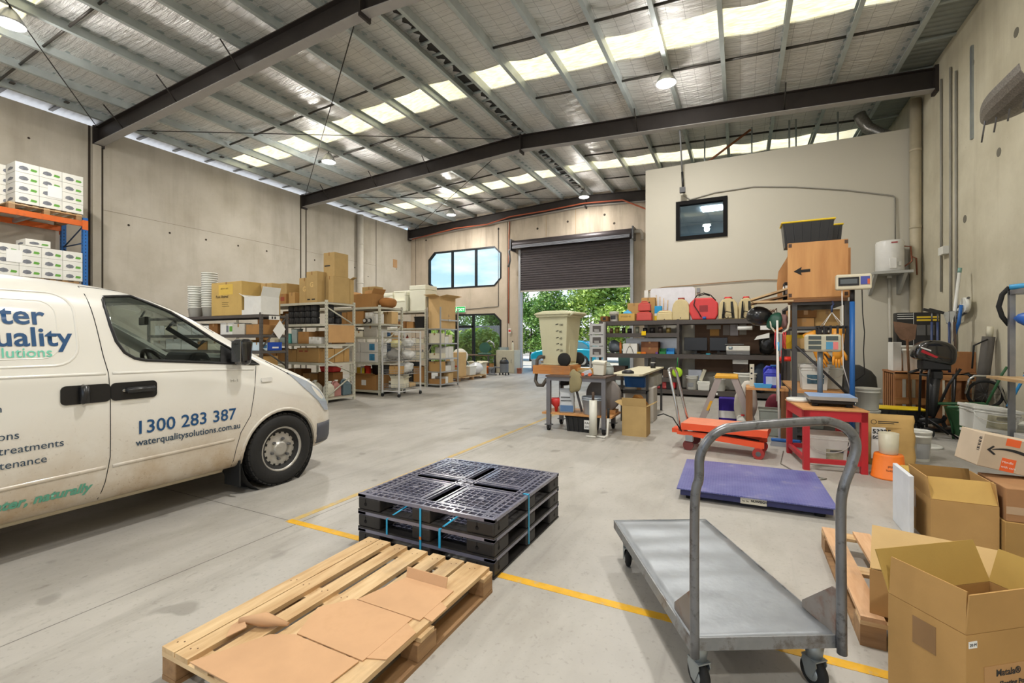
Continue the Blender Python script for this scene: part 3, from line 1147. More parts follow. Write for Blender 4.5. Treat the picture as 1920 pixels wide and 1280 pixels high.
# wheels
def tyre_mat():
    t = NT('black tyre rubber')
    w = t.n('TexNoise')
    w.inputs['Scale'].default_value = 34
    t.l(t.coord((1, 1, 1)), w.inputs['Vector'])
    t.b.inputs['Base Color'].default_value = lin('#1b1a19')
    t.b.inputs['Roughness'].default_value = 0.75
    t.bump(w.outputs[0], 0.4, 0.006)
    return t.m
TYRE = tyre_mat()
RIM = M('silver steel wheel', '#b4b1aa', 0.4, 0.55, 0.06, dirt='#7f7365', dscale=9, damt=0.5)
def wheel(y, s):
    w = bpy.data.objects.new('wheel', None)
    COL.objects.link(w)
    w.parent = van
    w.location = (s * .845, y, .356)
    if s < 0:
        w.rotation_euler = (0, 0, PI)
    pr = [(.12, .02), (.215, .085), (.235, .105), (.29, .11), (.325, .098), (.345, .08), (.35, .06), (.338, .058), (.338, .05), (.35, .048), (.35, .012), (.338, .01), (.338, -.01),
          (.35, -.012), (.35, -.048), (.338, -.05), (.338, -.058), (.35, -.06), (.345, -.08), (.29, -.11), (.215, -.085), (.12, .0), (.12, .02)]
    m = MB().lathe(pr, 0, 0, 0, 56, 'X')
    for k in range(40):                                   # tread sipes
        a = 2 * PI * k / 40
        for xx, d in ((-.072, .0), (-.03, .06), (.03, 0.0), (.072, .06)):
            mt = Matrix.Rotation(a + d, 4, 'X') @ Matrix.Translation((xx, 0, .349))
            m.box(-.017, .017, -.021, .021, -.006, .006, mt)
    m.build('tyre', TYRE, w)
    m = MB().mat(RIM).lathe([(.222, .03), (.224, .092), (.212, .098), (.2, .07), (.185, .045), (.15, .055), (.12, .062), (.075, .05), (.07, .075), (.05, .082), (.0, .083)], 0, 0, 0, 48, 'X')
    m.mat(BLACK_R)
    for k in range(16):
        a = 2 * PI * k / 16
        cy, cz = .165 * math.cos(a), .165 * math.sin(a)
        mt = Matrix.Translation((.053, cy, cz)) @ Matrix.Rotation(a, 4, 'X')
        m.box(-.004, .004, -.014, .014, -.011, .011, mt)
    m.mat(STEEL)
    for k in range(6):
        a = 2 * PI * k / 6 + .3
        m.cyl((.05, .1 * math.cos(a), .1 * math.sin(a)), (.083, .1 * math.cos(a), .1 * math.sin(a)), .014, seg=6, smooth=False)
    m.build('rim', None, w)
    return w
for y in (FWY, RWY):
    for s in (1, -1):
        wheel(y, s)
        MB().lathe([(0, .56 * s), (.402, .56 * s), (.402, .90 * s), (.398, .90 * s), (.398, .57 * s), (0, .57 * s)], 0, y, .335, 32, 'X').build('wheel_arch_liner', BLACK_R, van)
MB().box(.72, .94, 2.655, 2.67, .10, .34).build('mud_flap', BLACK_R, van)

# front end
m = MB()
V = []
for y, z in ((3.16, 1.12), (3.40, 1.01), (3.58, .90), (3.70, .76), (3.72, .66), (3.65, .67), (3.54, .79), (3.36, .94)):
    V.append(m.bm.verts.new(side(y, z, .006)))
m.bm.faces.new(V)
m.build('headlight', M('clear headlight lens', '#b9c3d2', 0.1, 0.3, coat=1.0), van, solid=.012)
m = MB()
G_ = [[m.bm.verts.new(side(3.53 + .24 * i / 8, .32 + .22 * j / 4, .005)) for j in range(5)] for i in range(9)]
m._faces([m.bm.faces.new((G_[i][j], G_[i + 1][j], G_[i + 1][j + 1], G_[i][j + 1])) for i in range(8) for j in range(4)], True)
m.build('bumper_corner', VGREY, van, solid=.01)
m = MB()
m.box(-.60, .60, 3.80, 3.86, .34, .50)
m.build('bumper_grille', VGREY, van, bevel=.02)
for s in (-1, 1):
    MB().box(s * .80 - .07, s * .80 + .07, -1.44, -1.40, .95, 1.45).build('tail_light', RED_P, van, bevel=.02)

# cabin
MB().box(-.88, .88, .2, 2.75, .42, .46).build('cab_floor', VDARK, van)
m = MB()
m.prism([(2.35, .46), (2.86, .46), (2.92, 1.1), (2.75, 1.235), (2.5, 1.25), (2.42, 1.12)], 'X', -.86, .86)
m.build('dashboard', VDARK, van, bevel=.03, bseg=2)
m = MB()
m.prism([(2.38, 1.22), (2.62, 1.24), (2.56, 1.34), (2.44, 1.34)], 'X', .18, .62)
m.build('instrument_hood', VDARK, van, bevel=.03, bseg=2)
for x in (.42, -.42):
    m = MB()
    m.box(x - .25, x + .25, 1.3, 1.85, .5, .68).box(x - .24, x + .24, 1.16, 1.32, .6, 1.28)
    m.build('seat', M('charcoal seat cloth', '#3a3a3c', 0.9), van, bevel=.05, bseg=2)
m = MB()
sc = Vector((.40, 2.26, 1.20))
tilt = Matrix.Translation(sc) @ Matrix.Rotation(math.radians(-62), 4, 'X')
pts = [tilt @ Vector((.185 * math.cos(2 * PI * k / 28), .185 * math.sin(2 * PI * k / 28), 0)) for k in range(28)]
m.tube(pts, .017, 8, closed=True)
for a in (-10, 190, 270):
    m.tube([tilt @ Vector((0, 0, -.03)), tilt @ Vector((.18 * math.cos(math.radians(a)), .18 * math.sin(math.radians(a)), 0))], .02, 6)
m.tube([tilt @ Vector((0, 0, 0)), tilt @ Vector((0, 0, -.3))], .03, 8)
m.build('steering_wheel', VBLK, van)
MB().mat(VBLK).cbox(.12, 2.28, 1.625, .24, .03, .075, (0, 0, -.25)).tube([(.05, 2.29, 1.66), (.03, 2.33, 1.72)], .01, 6).build('rear_view_mirror', None, van, bevel=.015)
a1, a2 = side(2.20, 1.60, -.07), side(2.42, 1.44, -.07)
MB().tube([a1, a1 + Vector((-.05, -.02, -.05)), a2 + Vector((-.05, -.02, -.05)), a2], .014, 8).build('grab_handle', VDARK, van)
MB().box(-.84, .84, 1.02, 1.06, .46, 1.28).build('half_bulkhead', M('grey bulkhead', '#57575a', 0.8), van)

# lettering, laid on the flank
BLUE_L = M('dark blue vinyl', '#184a78', 0.45, 0, 0.02)
TEAL_L = M('aqua vinyl', '#6fcbb0', 0.45, 0, 0.02)
NAVY_L = M('navy vinyl', '#2c4256', 0.5, 0, 0.02)
GREEN_L = M('sea green vinyl', '#5a9d85', 0.5, 0, 0.02)
def letter(name, body_, y, z, size, mat, align='LEFT', bold=0.0, slope=0.0, shear=0.0, sx=1.0, label=None):
    o = text(name, body_, size, mat, (0, 0, 0), (0, 0, 0), None, align, 0.0, bold, shear, sx)
    for v in o.data.vertices:
        yy, zz = y + v.co.x, z + v.co.y + v.co.x * slope
        v.co = side(yy, zz, .004)
    o.parent = van
    if label:
        o['label'] = label
    return o
letter('brand_lettering', 'Water', 1.36, 1.555, .175, BLUE_L, 'RIGHT', .003, label='dark blue lettering')
letter('brand_lettering', 'Quality', 1.49, 1.412, .175, BLUE_L, 'RIGHT', .003, label='dark blue lettering')
letter('brand_lettering', 'Solutions', 1.385, 1.338, .09, TEAL_L, 'RIGHT', .0005, label='aqua lettering')
letter('phone_number', '1300 283 387', 1.835, .735, .142, BLUE_L, 'LEFT', .0015, .0, 0, .985, label='dark blue phone number')
letter('web_address', 'waterqualitysolutions.com.au', 1.84, .645, .0735, NAVY_L, 'LEFT', .001, .0, 0, .94, label='navy web address')
letter('service_lettering', 'solutions', 1.215, .825, .07, NAVY_L, 'RIGHT', .0, label='navy service line')
letter('service_lettering', 'water treatments', 1.43, .735, .07, NAVY_L, 'RIGHT', .0, label='navy service line')
letter('service_lettering', 'maintenance', 1.345, .645, .07, NAVY_L, 'RIGHT', .0, label='navy service line')
letter('service_lettering', 'filtration', 1.14, 1.0, .07, NAVY_L, 'RIGHT', .0, label='navy service line')
letter('slogan_lettering', 'better water, naturally', 1.575, .385, .085, GREEN_L, 'RIGHT', .003, 0, .25, label='green slanted slogan')
letter('model_badge', 'H-1', 2.56, 1.07, .035, M('pale badge', '#a9a79f', 0.4, 0.4), 'LEFT', 0, 0, 0, 1.5)

# ================================================================ a library of stock items
ORD = ['first', 'second', 'third', 'fourth', 'fifth', 'sixth', 'seventh', 'eighth', 'ninth', 'tenth', 'eleventh', 'twelfth']
CB = {'brown': '#a67c4c', 'tan': '#b8935e', 'light': '#cfae7c', 'yellow': '#b69a68', 'white': '#dddcd6', 'dark': '#7c5530', 'grey': '#bdb9ae', 'cream': '#d9d3bd'}

def carton(label, loc, w, d, h, col='tan', rz=0.0, group=None, tape=True, prints=None, parts=True, rot=None, cat='box', name='carton'):
    """closed carton with its seam and tape"""
    mt = cardboard(CB.get(col, col))
    if not parts:
        m = MB().mat(mt).box(-w / 2, w / 2, -d / 2, d / 2, 0, h)
        if tape:
            m.mat(TAPE if col != 'white' else M('clear tape', '#c9c4b5', 0.25))
            m.box(-.025, .025, -d / 2 - .0008, d / 2 + .0008, h - .06, h + .0008)
        o = m.build(name, None)
        o.location = loc
        o.rotation_euler = rot if rot else (0, 0, rz)
        return tag(o, label, cat, group)
    t = thing(name, label, cat, loc, rz, group, rot)
    MB().box(-w / 2, w / 2, -d / 2, d / 2, 0, h).build('carton_body', mt, t, bevel=.004)
    if tape:
        m = MB().mat(TAPE if col not in ('white', 'cream') else M('clear tape', '#c9c4b5', 0.25))
        k = min(.05, w * .12)
        m.box(-k / 2, k / 2, -d / 2 - .001, d / 2 + .001, h, h + .001)
        m.box(-k / 2, k / 2, -d / 2 - .001, -d / 2, h - min(.08, h * .3), h)
        m.box(-k / 2, k / 2, d / 2, d / 2 + .001, h - min(.08, h * .3), h)
        m.build('tape', None, t)
    for p in prints or []:
        # (face, u0, u1, v0, v1, material, name); u, v are fractions of the face
        f, u0, u1, v0, v1, pm, pn = p
        m = MB()
        if f == 'F':
            m.box(-w / 2 + u0 * w, -w / 2 + u1 * w, -d / 2 - .002, -d / 2, v0 * h, v1 * h)
        elif f == 'R':
            m.box(w / 2, w / 2 + .002, -d / 2 + u0 * d, -d / 2 + u1 * d, v0 * h, v1 * h)
        elif f == 'L':
            m.box(-w / 2 - .002, -w / 2, d / 2 - u1 * d, d / 2 - u0 * d, v0 * h, v1 * h)
        m.build(pn, pm, t)
    return t

def open_carton(label, loc, w, d, h, col='tan', rz=0.0, group=None, flaps=(60, 60, 60, 60), fl=None, rot=None, inner=None):
    """open-topped carton; flaps = opening angle of the front, right, back and left flap (0 = straight up, 90 = flat out, negative = inward)"""
    mt = cardboard(CB.get(col, col))
    t = thing('open_carton', label, 'box', loc, rz, group, rot)
    th = .006
    m = MB().mat(mt)
    m.box(-w / 2, w / 2, -d / 2, d / 2, 0, th)
    m.box(-w / 2, w / 2, -d / 2, -d / 2 + th, th, h).box(-w / 2, w / 2, d / 2 - th, d / 2, th, h)
    m.box(-w / 2, -w / 2 + th, -d / 2 + th, d / 2 - th, th, h).box(w / 2 - th, w / 2, -d / 2 + th, d / 2 - th, th, h)
    m.build('carton_body', None, t)
    L = fl or min(w, d) / 2
    for i, a in enumerate(flaps):
        if a is None:
            continue
        wd = w if i in (0, 2) else d
        m = MB().mat(mt)
        # flap in its own frame: hinge on x axis, rising in z, leaning out towards -y
        R_ = Matrix.Rotation(math.radians(a), 4, 'X')
        m.box(-wd / 2 + .002, wd / 2 - .002, -th, 0, 0.003, L, R_)
        o = m.build('flap', None, t)
        o.location = {0: (0, -d / 2 + th, h), 1: (w / 2 - th, 0, h), 2: (0, d / 2 - th, h), 3: (-w / 2 + th, 0, h)}[i]
        o.rotation_euler = (0, 0, {0: 0, 1: PI / 2, 2: PI, 3: -PI / 2}[i])
    return t

def pail(label, loc, r, h, mat=None, lid=True, rz=0.0, group=None, handle=True, cat='bucket', rot=None, patch=None):
    """round pail with rim rings, lid and wire handle"""
    mat = mat or WHITE_P
    t = thing('pail', label, cat, loc, rz, group, rot)
    b = r * .86
    MB().lathe([(b * .97, 0), (b, .006), (r * .965, h * .80), (r * 1.01, h * .80), (r * 1.01, h * .835), (r * .97, h * .84), (r * .975, h * .9), (r * 1.02, h * .9),
                (r * 1.02, h * .965), (r * .98, h * .97), (r * .94, h * .97), (r * .93, h * .9), (b * .9, .02), (0, .02)], seg=28).build('pail_body', mat, t)
    if lid:
        MB().lathe([(r * 1.05, h * .94), (r * 1.05, h), (r * .98, h), (r * .96, h * .985), (0, h * .985)], seg=28).build('lid', mat, t)
    if handle:
        z0 = h * .86
        P = [(r * 1.03 * math.cos(a), -r * 1.03 * math.sin(a) * .55 - .004, z0 - r * .95 * math.sin(a) * .8) for a in [PI * k / 12 for k in range(13)]]
        MB().tube(P, .0035, 6).build('handle', M('thin wire', '#a7a7a2', 0.4, 0.6), t)
    if patch:
        a0, a1, z0, z1, pm = patch
        m = MB()
        n = 8
        for k in range(n):
            q = []
            for (aa, zz) in ((k, z0), (k + 1, z0), (k + 1, z1), (k, z1)):
                an = math.radians(a0 + (a1 - a0) * aa / n)
                rr = b + (r * .965 - b) * zz / .8 + .002
                q.append((rr * math.cos(an), rr * math.sin(an), zz * h))
            m.poly(q)
        m.build('paper_label', pm, t)
    return t

def square_pail(label, loc, w, d, h, rz=0.0, group=None, mat=None, lid=True, rot=None, prints=None):
    """rectangular pail with lid and wire handle"""
    mat = mat or WHITE_P
    t = thing('square_pail', label, 'bucket', loc, rz, group, rot)
    m = MB().mat(mat).taper(0, 0, 0, h * .88, w * .86, d * .86, w * .97, d * .97)
    m.taper(0, 0, h * .76, h * .80, w * 1.0, d * 1.0, w * 1.0, d * 1.0)
    m.build('pail_body', None, t, bevel=.012, bseg=2)
    if lid:
        m = MB().mat(mat).box(-w * .52, w * .52, -d * .52, d * .52, h * .88, h).box(-w * .4, w * .4, -d * .4, d * .4, h, h + .008)
        m.build('lid', None, t, bevel=.008, bseg=2)
    P = [(w * .5 * math.cos(a), -d * .5 - .012 - .02 * math.sin(a), h * .74 - h * .32 * math.sin(a)) for a in [PI * k / 10 for k in range(11)]]
    MB().tube([(w * .5, 0, h * .74)] + P + [(-w * .5, 0, h * .74)], .005, 6).build('handle', mat, t)
    for f, u0, u1, v0, v1, pm, pn in prints or []:
        m = MB()
        k0, k1 = .43 + .055 * v0, .43 + .055 * v1
        if f == 'F':
            m.slab([((u0 * 2 - 1) * k0 * w, -k0 * d - .003, v0 * h), ((u1 * 2 - 1) * k0 * w, -k0 * d - .003, v0 * h), ((u1 * 2 - 1) * k1 * w, -k1 * d - .003, v1 * h), ((u0 * 2 - 1) * k1 * w, -k1 * d - .003, v1 * h)], (0, -1, 0), .0015)
        else:
            m.slab([(-k0 * w - .003, (1 - u0 * 2) * k0 * d, v0 * h), (-k0 * w - .003, (1 - u1 * 2) * k0 * d, v0 * h), (-k1 * w - .003, (1 - u1 * 2) * k1 * d, v1 * h), (-k1 * w - .003, (1 - u0 * 2) * k1 * d, v1 * h)], (-1, 0, 0), .0015)
        m.build(pn, pm, t)
    return t

def jug(label, loc, w, d, h, mat, cap=None, rz=0.0, group=None, sticker=None):
    """handled plastic jerrycan bottle"""
    t = thing('jug', label, 'bottle', loc, rz, group)
    m = MB().mat(mat)
    m.taper(0, 0, 0, h * .62, w, d, w, d).taper(0, 0, h * .62, h * .84, w, d, w * .45, d * .5).cyl((w * .12, 0, h * .82), (w * .12, 0, h * .93), w * .16, seg=14)
    m.build('jug_body', None, t, bevel=.012, bseg=2)
    MB().cyl((w * .12, 0, h * .92), (w * .12, 0, h), w * .2, seg=14).build('cap', cap or WHITE_P, t)
    MB().tube([(w * .05, 0, h * .88), (-w * .3, 0, h * .9), (-w * .42, 0, h * .8), (-w * .44, 0, h * .58)], w * .09, 8).build('handle', mat, t)
    if sticker:
        MB().box(-w * .36, w * .36, -d / 2 - .002, -d / 2, h * .14, h * .5).build('paper_label', sticker, t)
    return t

def bottle(label, loc, r, h, mat, cap=None, group=None):
    t = thing('bottle', label, 'bottle', loc, 0, group)
    MB().lathe([(r * .95, 0), (r, .01), (r, h * .62), (r * .85, h * .72), (r * .38, h * .82), (r * .36, h * .9)], seg=16).build('bottle_body', mat, t)
    MB().lathe([(r * .45, h * .88), (r * .45, h), (0, h)], seg=14).build('cap', cap or WHITE_P, t)
    return t

def ribbed_tub(label, loc, r, h, group=None, mat=None, name='ribbed_tub', cat='tub'):
    """squat black tub with vertical ribs"""
    m = MB().mat(mat or M('black moulded tub', '#2c2c2d', 0.6))
    m.lathe([(r * .86, 0), (r * .98, h * .3), (r, h * .6), (r * .94, h * .93), (r * .86, h)], seg=18)
    for k in range(12):
        a = 2 * PI * k / 12
        m.box(-.006, .006, -.004, .004, h * .08, h * .92, Matrix.Translation((r * .985 * math.cos(a), r * .985 * math.sin(a), 0)) @ Matrix.Rotation(a + PI / 2, 4, 'Z'))
    o = m.build(name, None)
    o.location = loc
    return tag(o, label, cat, group)

def tub(label, loc, w, d, h, mat, rimc=None, rz=0.0, group=None, rot=None, ribs=True, lid=False, name='storage_tub'):
    """tapered storage tub with ribs and a coloured rim or lid"""
    t = thing(name, label, 'tub', loc, rz, group, rot)
    bw, bd = w * .84, d * .84
    m = MB().mat(mat).taper(0, 0, 0, h * .95, bw, bd, w * .94, d * .94)
    if ribs:
        for k in range(5):
            f = -.4 + .2 * k
            for s in (-1, 1):
                m.prism([(f * bw - .012, 0), (f * bw + .012, 0), (f * w + .012, h * .9), (f * w - .012, h * .9)], 'Y', 0, .001)
                # ribs as wedges on the long faces
                for v in m.bm.verts[-8:] if False else []:
                    pass
    m.build('tub_body', None, t, bevel=.015, bseg=2)
    if ribs:
        for k in range(6):
            f = -.42 + .168 * k
            for s in (-1, 1):
                mm = MB().mat(mat)
                mm.slab([(f * bw - .014, s * bd / 2, h * .02), (f * bw + .014, s * bd / 2, h * .02), (f * w + .014, s * d * .47, h * .88), (f * w - .014, s * d * .47, h * .88)], (0, s, 0), .012)
                mm.build('rib', None, t)
    MB().mat(rimc or mat).box(-w / 2, w / 2, -d / 2, d / 2, h * .93, h).build('lid' if lid else 'rim', None, t, bevel=.008)
    return t

def sack(label, loc, s, mat, seed=1, rz=0.0, group=None, name='sack', jit=.12, cat='bag'):
    o = MB().mat(mat).blob((0, 0, s[2]), s, jit, seed).build(name, None)
    o.location = loc
    o.rotation_euler = (0, 0, rz)
    return tag(o, label, cat, group)

def stack_bin(label, loc, w, d, h, mat, rz=0.0, group=None):
    """open-fronted picking bin"""
    th = .004
    m = MB().mat(mat)
    m.box(-w / 2, w / 2, -d / 2, d / 2, 0, th)
    for s in (-1, 1):
        x0, x1 = (s * w / 2, s * (w / 2 - th)) if s < 0 else (w / 2 - th, w / 2)
        m.prism([(-d / 2, th), (d / 2, th), (d / 2, h), (-d * .1, h), (-d / 2 + .01, h * .5)], 'X', min(x0, x1), max(x0, x1))
    m.box(-w / 2, w / 2, d / 2 - th, d / 2, th, h).box(-w / 2, w / 2, -d / 2, -d / 2 + th, th, h * .45)
    o = m.build('picking_bin', None)
    o.location = loc
    o.rotation_euler = (0, 0, rz)
    return tag(o, label, 'bin', group)

def coil(label, loc, R, r, mat, turns=3, axis='Z', group=None, rot=None, name='coiled_hose', cat='hose'):
    P = []
    n = turns * 26
    for k in range(n + 1):
        a = 2 * PI * k / 26
        q = R * (1 - .06 * math.sin(k * .7))
        P.append((q * math.cos(a), q * math.sin(a), r + k / n * r * 2.1 * turns * .6))
    o = MB().mat(mat).tube(P, r, 8).build(name, None)
    o.location = loc
    if rot:
        o.rotation_euler = rot
    return tag(o, label, cat, group)

def rack(label, x0, x1, y0, y1, levels, top, post_m, beam_m, board_m, name='storage_rack', brace_end='+X', ps=.05, bd=.055, flip=False, diag=None):
    """bolted long-span shelving: posts, beams, boards and braced end frames"""
    t = thing(name, label, 'shelving rack', (0, 0, 0))
    for x in (x0, x1):
        for y in (y0, y1):
            sx = ps if x == x0 else -ps
            sy = ps if y == y0 else -ps
            m = MB().mat(post_m).box(min(x, x + sx), max(x, x + sx), min(y, y + sy), max(y, y + sy), 0, top)
            m.mat(M('slot shadow', '#262524', 0.9))
            z = .12
            while z < top - .05:
                yy = y - .0006 if y == y0 else y + .0006
                m.box(min(x, x + sx) + ps * .4, min(x, x + sx) + ps * .6, min(yy, y), max(yy, y), z, z + .02)
                xx = x + .0006 if x == x1 else x - .0006
                m.box(min(xx, x), max(xx, x), min(y, y + sy) + ps * .4, min(y, y + sy) + ps * .6, z, z + .02)
                z += .075
            m.build('post', None, t)
    for z in levels:
        for y in (y0, y1 - .04):
            MB().mat(beam_m).box(x0 + ps, x1 - ps, y, y + .04, z - bd, z).build('beam', None, t)
        MB().mat(board_m).box(x0 + ps * .3, x1 - ps * .3, y0 + .04, y1 - .04, z - .02, z - .002).build('shelf_board', None, t)
    ends = [x1] if brace_end == '+X' else [x0, x1]
    for x in ends:
        xx = x - ps * .5
        zs = [.1] + [z for z in levels if z > .3]
        k = 0
        ladder = diag or [(.12, .62), (.62, 1.05), (1.05, 1.5), (1.5, 1.95)]
        for a, b in ladder:
            if b > top:
                continue
            ya, yb = (y0 + .03, y1 - .03) if (k % 2 == 0) != flip else (y1 - .03, y0 + .03)
            MB().mat(post_m).tube([(xx, ya, a), (xx, yb, b)], .017, 6).build('brace', None, t)
            k += 1
        for z in levels:
            MB().mat(beam_m).box(xx - .015, xx + .015, y0 + ps, y1 - ps, z - .05, z - .02).build('end_tie', None, t)
    return t

def fill(rk, sh, z, yf, x, items, right=False):
    """sets stock along a shelf, starting at the aisle end; each tuple is (kind, w, d, h, colour, gap, depth offset)"""
    for i, it in enumerate(items):
        kind, w, d, h, col = it[:5]
        gap = it[5] if len(it) > 5 else .02
        yo = it[6] if len(it) > 6 else .03
        zz = z + (it[7] if len(it) > 7 else 0.0)
        x -= gap
        cx = x - w / 2
        where = f'on the {sh} shelf of the {rk}, {ORD[i % 12]} from the aisle'
        cn = {'brown': 'brown', 'tan': 'tan', 'light': 'pale tan', 'yellow': 'yellowish', 'white': 'white', 'dark': 'dark brown', 'grey': 'greyish', 'cream': 'cream'}.get(col, '')
        L = (cx, yf + yo + d / 2, zz)
        if kind == 'box':
            carton(f'{cn} carton {where}', L, w, d, h, col, 0, parts=w * h > .05)
        elif kind == 'open':
            open_carton(f'open {cn} carton {where}', L, w, d, h, col, flaps=(40, 65, 15, 50), fl=h * .35)
        elif kind == 'jug':
            jug(f'{it[8]} jug {where}', L, w, d, h, col, rz=PI / 2 if len(it) > 9 else 0)
        elif kind == 'tub':
            tub(f'{it[8]} tub {where}', L, w, d, h, col, ribs=False)
        elif kind == 'bot':
            bottle(f'{it[8]} bottle {where}', L, w / 2, h, col)
        elif kind == 'bag':
            sack(f'{it[8]} bag {where}', L, (w / 2, d / 2, h / 2), col, seed=i + 3)
        elif kind == 'bin':
            stack_bin(f'{it[8]} bin {where}', L, w, d, h, col)
        x -= w
    return x

# ================================================================ left side: racks and stock
PALE = M('off-white rack steel', '#c3c1b0', 0.5, 0.1, 0.05, dirt='#8f8877', dscale=8, damt=0.4)
DRK = M('charcoal rack steel', '#55504c', 0.5, 0.2, 0.07)
BOARD = M('grey chipboard shelf', '#a79d8c', 0.8)
BOARDD = M('dark shelf board', '#5d544b', 0.8)
SILV = M('silver shelf steel', '#bcbcba', 0.35, 0.6, 0.06)

# ---- blue and orange pallet rack on the left wall
PBLUE = M('blue rack upright', '#1d5fa3', 0.45, 0.1, 0.06, dirt='#48525c', dscale=9, damt=0.3)
PORNG = M('orange rack beam', '#cf6325', 0.45, 0.1, 0.06, dirt='#8a5a3c', dscale=9, damt=0.35)
t = thing('pallet_rack', 'tall pallet rack with blue uprights and orange beams on the wall behind the van', 'pallet rack', (0, 0, 0))
X0, X1, YA, YE = -14.85, -13.75, 2.55, 5.16
for y in (YA, YE):
    for x in (X0, X1):
        m = MB().mat(PBLUE).box(x - .045, x + .045, y - .045, y + .045, .01, 4.3 if y == YE else 7.0 - .3)
        m.mat(M('slot shadow', '#262524', 0.9))
        z = .2
        while z < 4.2:
            m.box(x + .045, x + .0458, y - .008, y + .008, z, z + .03).box(x - .008, x + .008, y - .0458, y - .045, z, z + .03)
            z += .08
        m.build('upright', None, t)
    zs = [.2, .9, 1.6, 2.3, 3.0, 3.7, 4.15]
    for i, (a, b) in enumerate(zip(zs, zs[1:])):
        xa, xb = (X0, X1) if i % 2 else (X1, X0)
        MB().mat(M('dark blue brace', '#2a3f5c', 0.5)).tube([(xa, y, a), (xb, y, b)], .016, 6).build('brace', None, t)
    MB().mat(M('dark blue brace', '#2a3f5c', 0.5)).tube([(X0, y, 3.72), (X1, y, 3.72)], .016, 6).build('brace', None, t)
for z in (2.66, 4.22):
    for x in (X0, X1):
        m = MB().mat(PORNG).box(x - .03, x + .03, YA + .045, YE - .045, z - .12, z)
        m.box(x + .03 if x == X1 else x - .05, x + .05 if x == X1 else x - .03, YE - .06, YE + .045, z - .2, z + .02)
        m.build('beam', None, t)
    for y in (3.3, 4.3):
        MB().mat(GALV).box(X0, X1, y - .03, y + .03, z - .1, z - .03).build('support_bar', None, t)

def wood_pallet(label, loc, w, d, n=7, rz=0.0, h=.14, name='wooden_pallet', group=None, mt=PINEX, mt2=OLDPINE, mtb=PINE):
    """pallet whose deck boards run along local x"""
    t = thing(name, label, 'pallet', loc, rz, group)
    for s in (-1, 0, 1):
        MB().mat(mt2).box(-w / 2, w / 2, s * (d / 2 - .05) - .05, s * (d / 2 - .05) + .05, 0, .02).build('base_board', None, t)
        for k in (-1, 0, 1):
            MB().mat(mt2).box(k * (w / 2 - .07) - .07, k * (w / 2 - .07) + .07, s * (d / 2 - .05) - .05, s * (d / 2 - .05) + .05, .02, h - .04).build('block', None, t)
    for k in (-1, 0, 1):
        MB().mat(mtb).box(k * (w / 2 - .05) - .05, k * (w / 2 - .05) + .05, -d / 2, d / 2, h - .04, h - .02).build('stringer_board', None, t)
    for i in range(n):
        y = -d / 2 + .05 + (d - .1) * i / (n - 1)
        MB().mat(mt).box(-w / 2, w / 2, y - .048, y + .048, h - .02, h).build('deck_board', None, t)
    return t
wood_pallet('wooden pallet on the top orange beams under wrapped white cartons', (-14.3, 4.5, 4.221), 1.15, 1.2, 7)
wood_pallet('wooden pallet on the lower orange beams, mostly hidden by the van roof', (-14.3, 4.4, 2.661), 1.15, 1.3, 7)
# cartons with a grey product picture and a green leaf
PIC = M('grey printed product picture', '#70737a', 0.6, 0, 0.25, 30)
LEAF = M('green printed leaf', '#5f9a3c', 0.6, 0, 0.15, 20)
WCB = '#dcdbd3'
def leaf_carton(label, loc, w, d, h, group):
    t = thing('printed_carton', label, 'box', loc, 0, group)
    MB().box(-w / 2, w / 2, -d / 2, d / 2, 0, h).build('carton_body', cardboard(WCB), t, bevel=.004)
    # the printing faces +X
    m = MB().mat(PIC)
    m.prism([(-d * .36, h * .35), (-d * .2, h * .25), (0, h * .3), (d * .06, h * .45), (-d * .02, h * .62), (-d * .18, h * .68), (-d * .33, h * .58)], 'X', w / 2, w / 2 + .0015)
    m.build('product_picture', None, t)
    MB().mat(LEAF).prism([(d * .12, h * .3), (d * .36, h * .28), (d * .42, h * .4), (d * .38, h * .52), (d * .16, h * .55)], 'X', w / 2, w / 2 + .0015).build('leaf_print', None, t)
    m = MB().mat(PIC)
    m.prism([(-w * .3, h * .3), (w * .2, h * .28), (w * .3, h * .45), (0, h * .62), (-w * .25, h * .5)], 'Y', -d / 2 - .0015, -d / 2)
    m.build('product_picture', None, t)
    return t
for k in range(3):
    for r in range(4):
        leaf_carton('white printed carton in the shrink-wrapped load on the upper orange beams', (-13.95, 4.18 + k * .375, 4.365 + r * .218), .5, .37, .214, 'cartons in the upper pallet load')
for r in range(4):
    leaf_carton('white printed carton in the far row of the upper pallet load, by the wall', (-14.5, 4.1, 4.365 + r * .218), .5, .37, .214, 'far row of the upper pallet load')
for k in range(4):
    for r in range(3):
        leaf_carton('white printed carton in the three-high load on the lower orange beams', (-13.95, 3.88 + k * .35, 2.805 + r * .222), .5, .345, .218, 'cartons in the lower pallet load')
leaf_carton('single white printed carton lying on top of the lower pallet load', (-13.95, 4.35, 3.475), .5, .4, .15, None)
for nm, y, z, lb in (('docket_sheet', 4.62, 4.75, 'white paper docket taped to the upper pallet load'), ('docket_sheet', 3.98, 3.22, 'white paper docket taped to the lower pallet load')):
    o = MB().mat(PAPER).box(-13.696, -13.692, y - .12, y + .12, z - .13, z + .13).build(nm, None)
    tag(o, lb, 'paper')

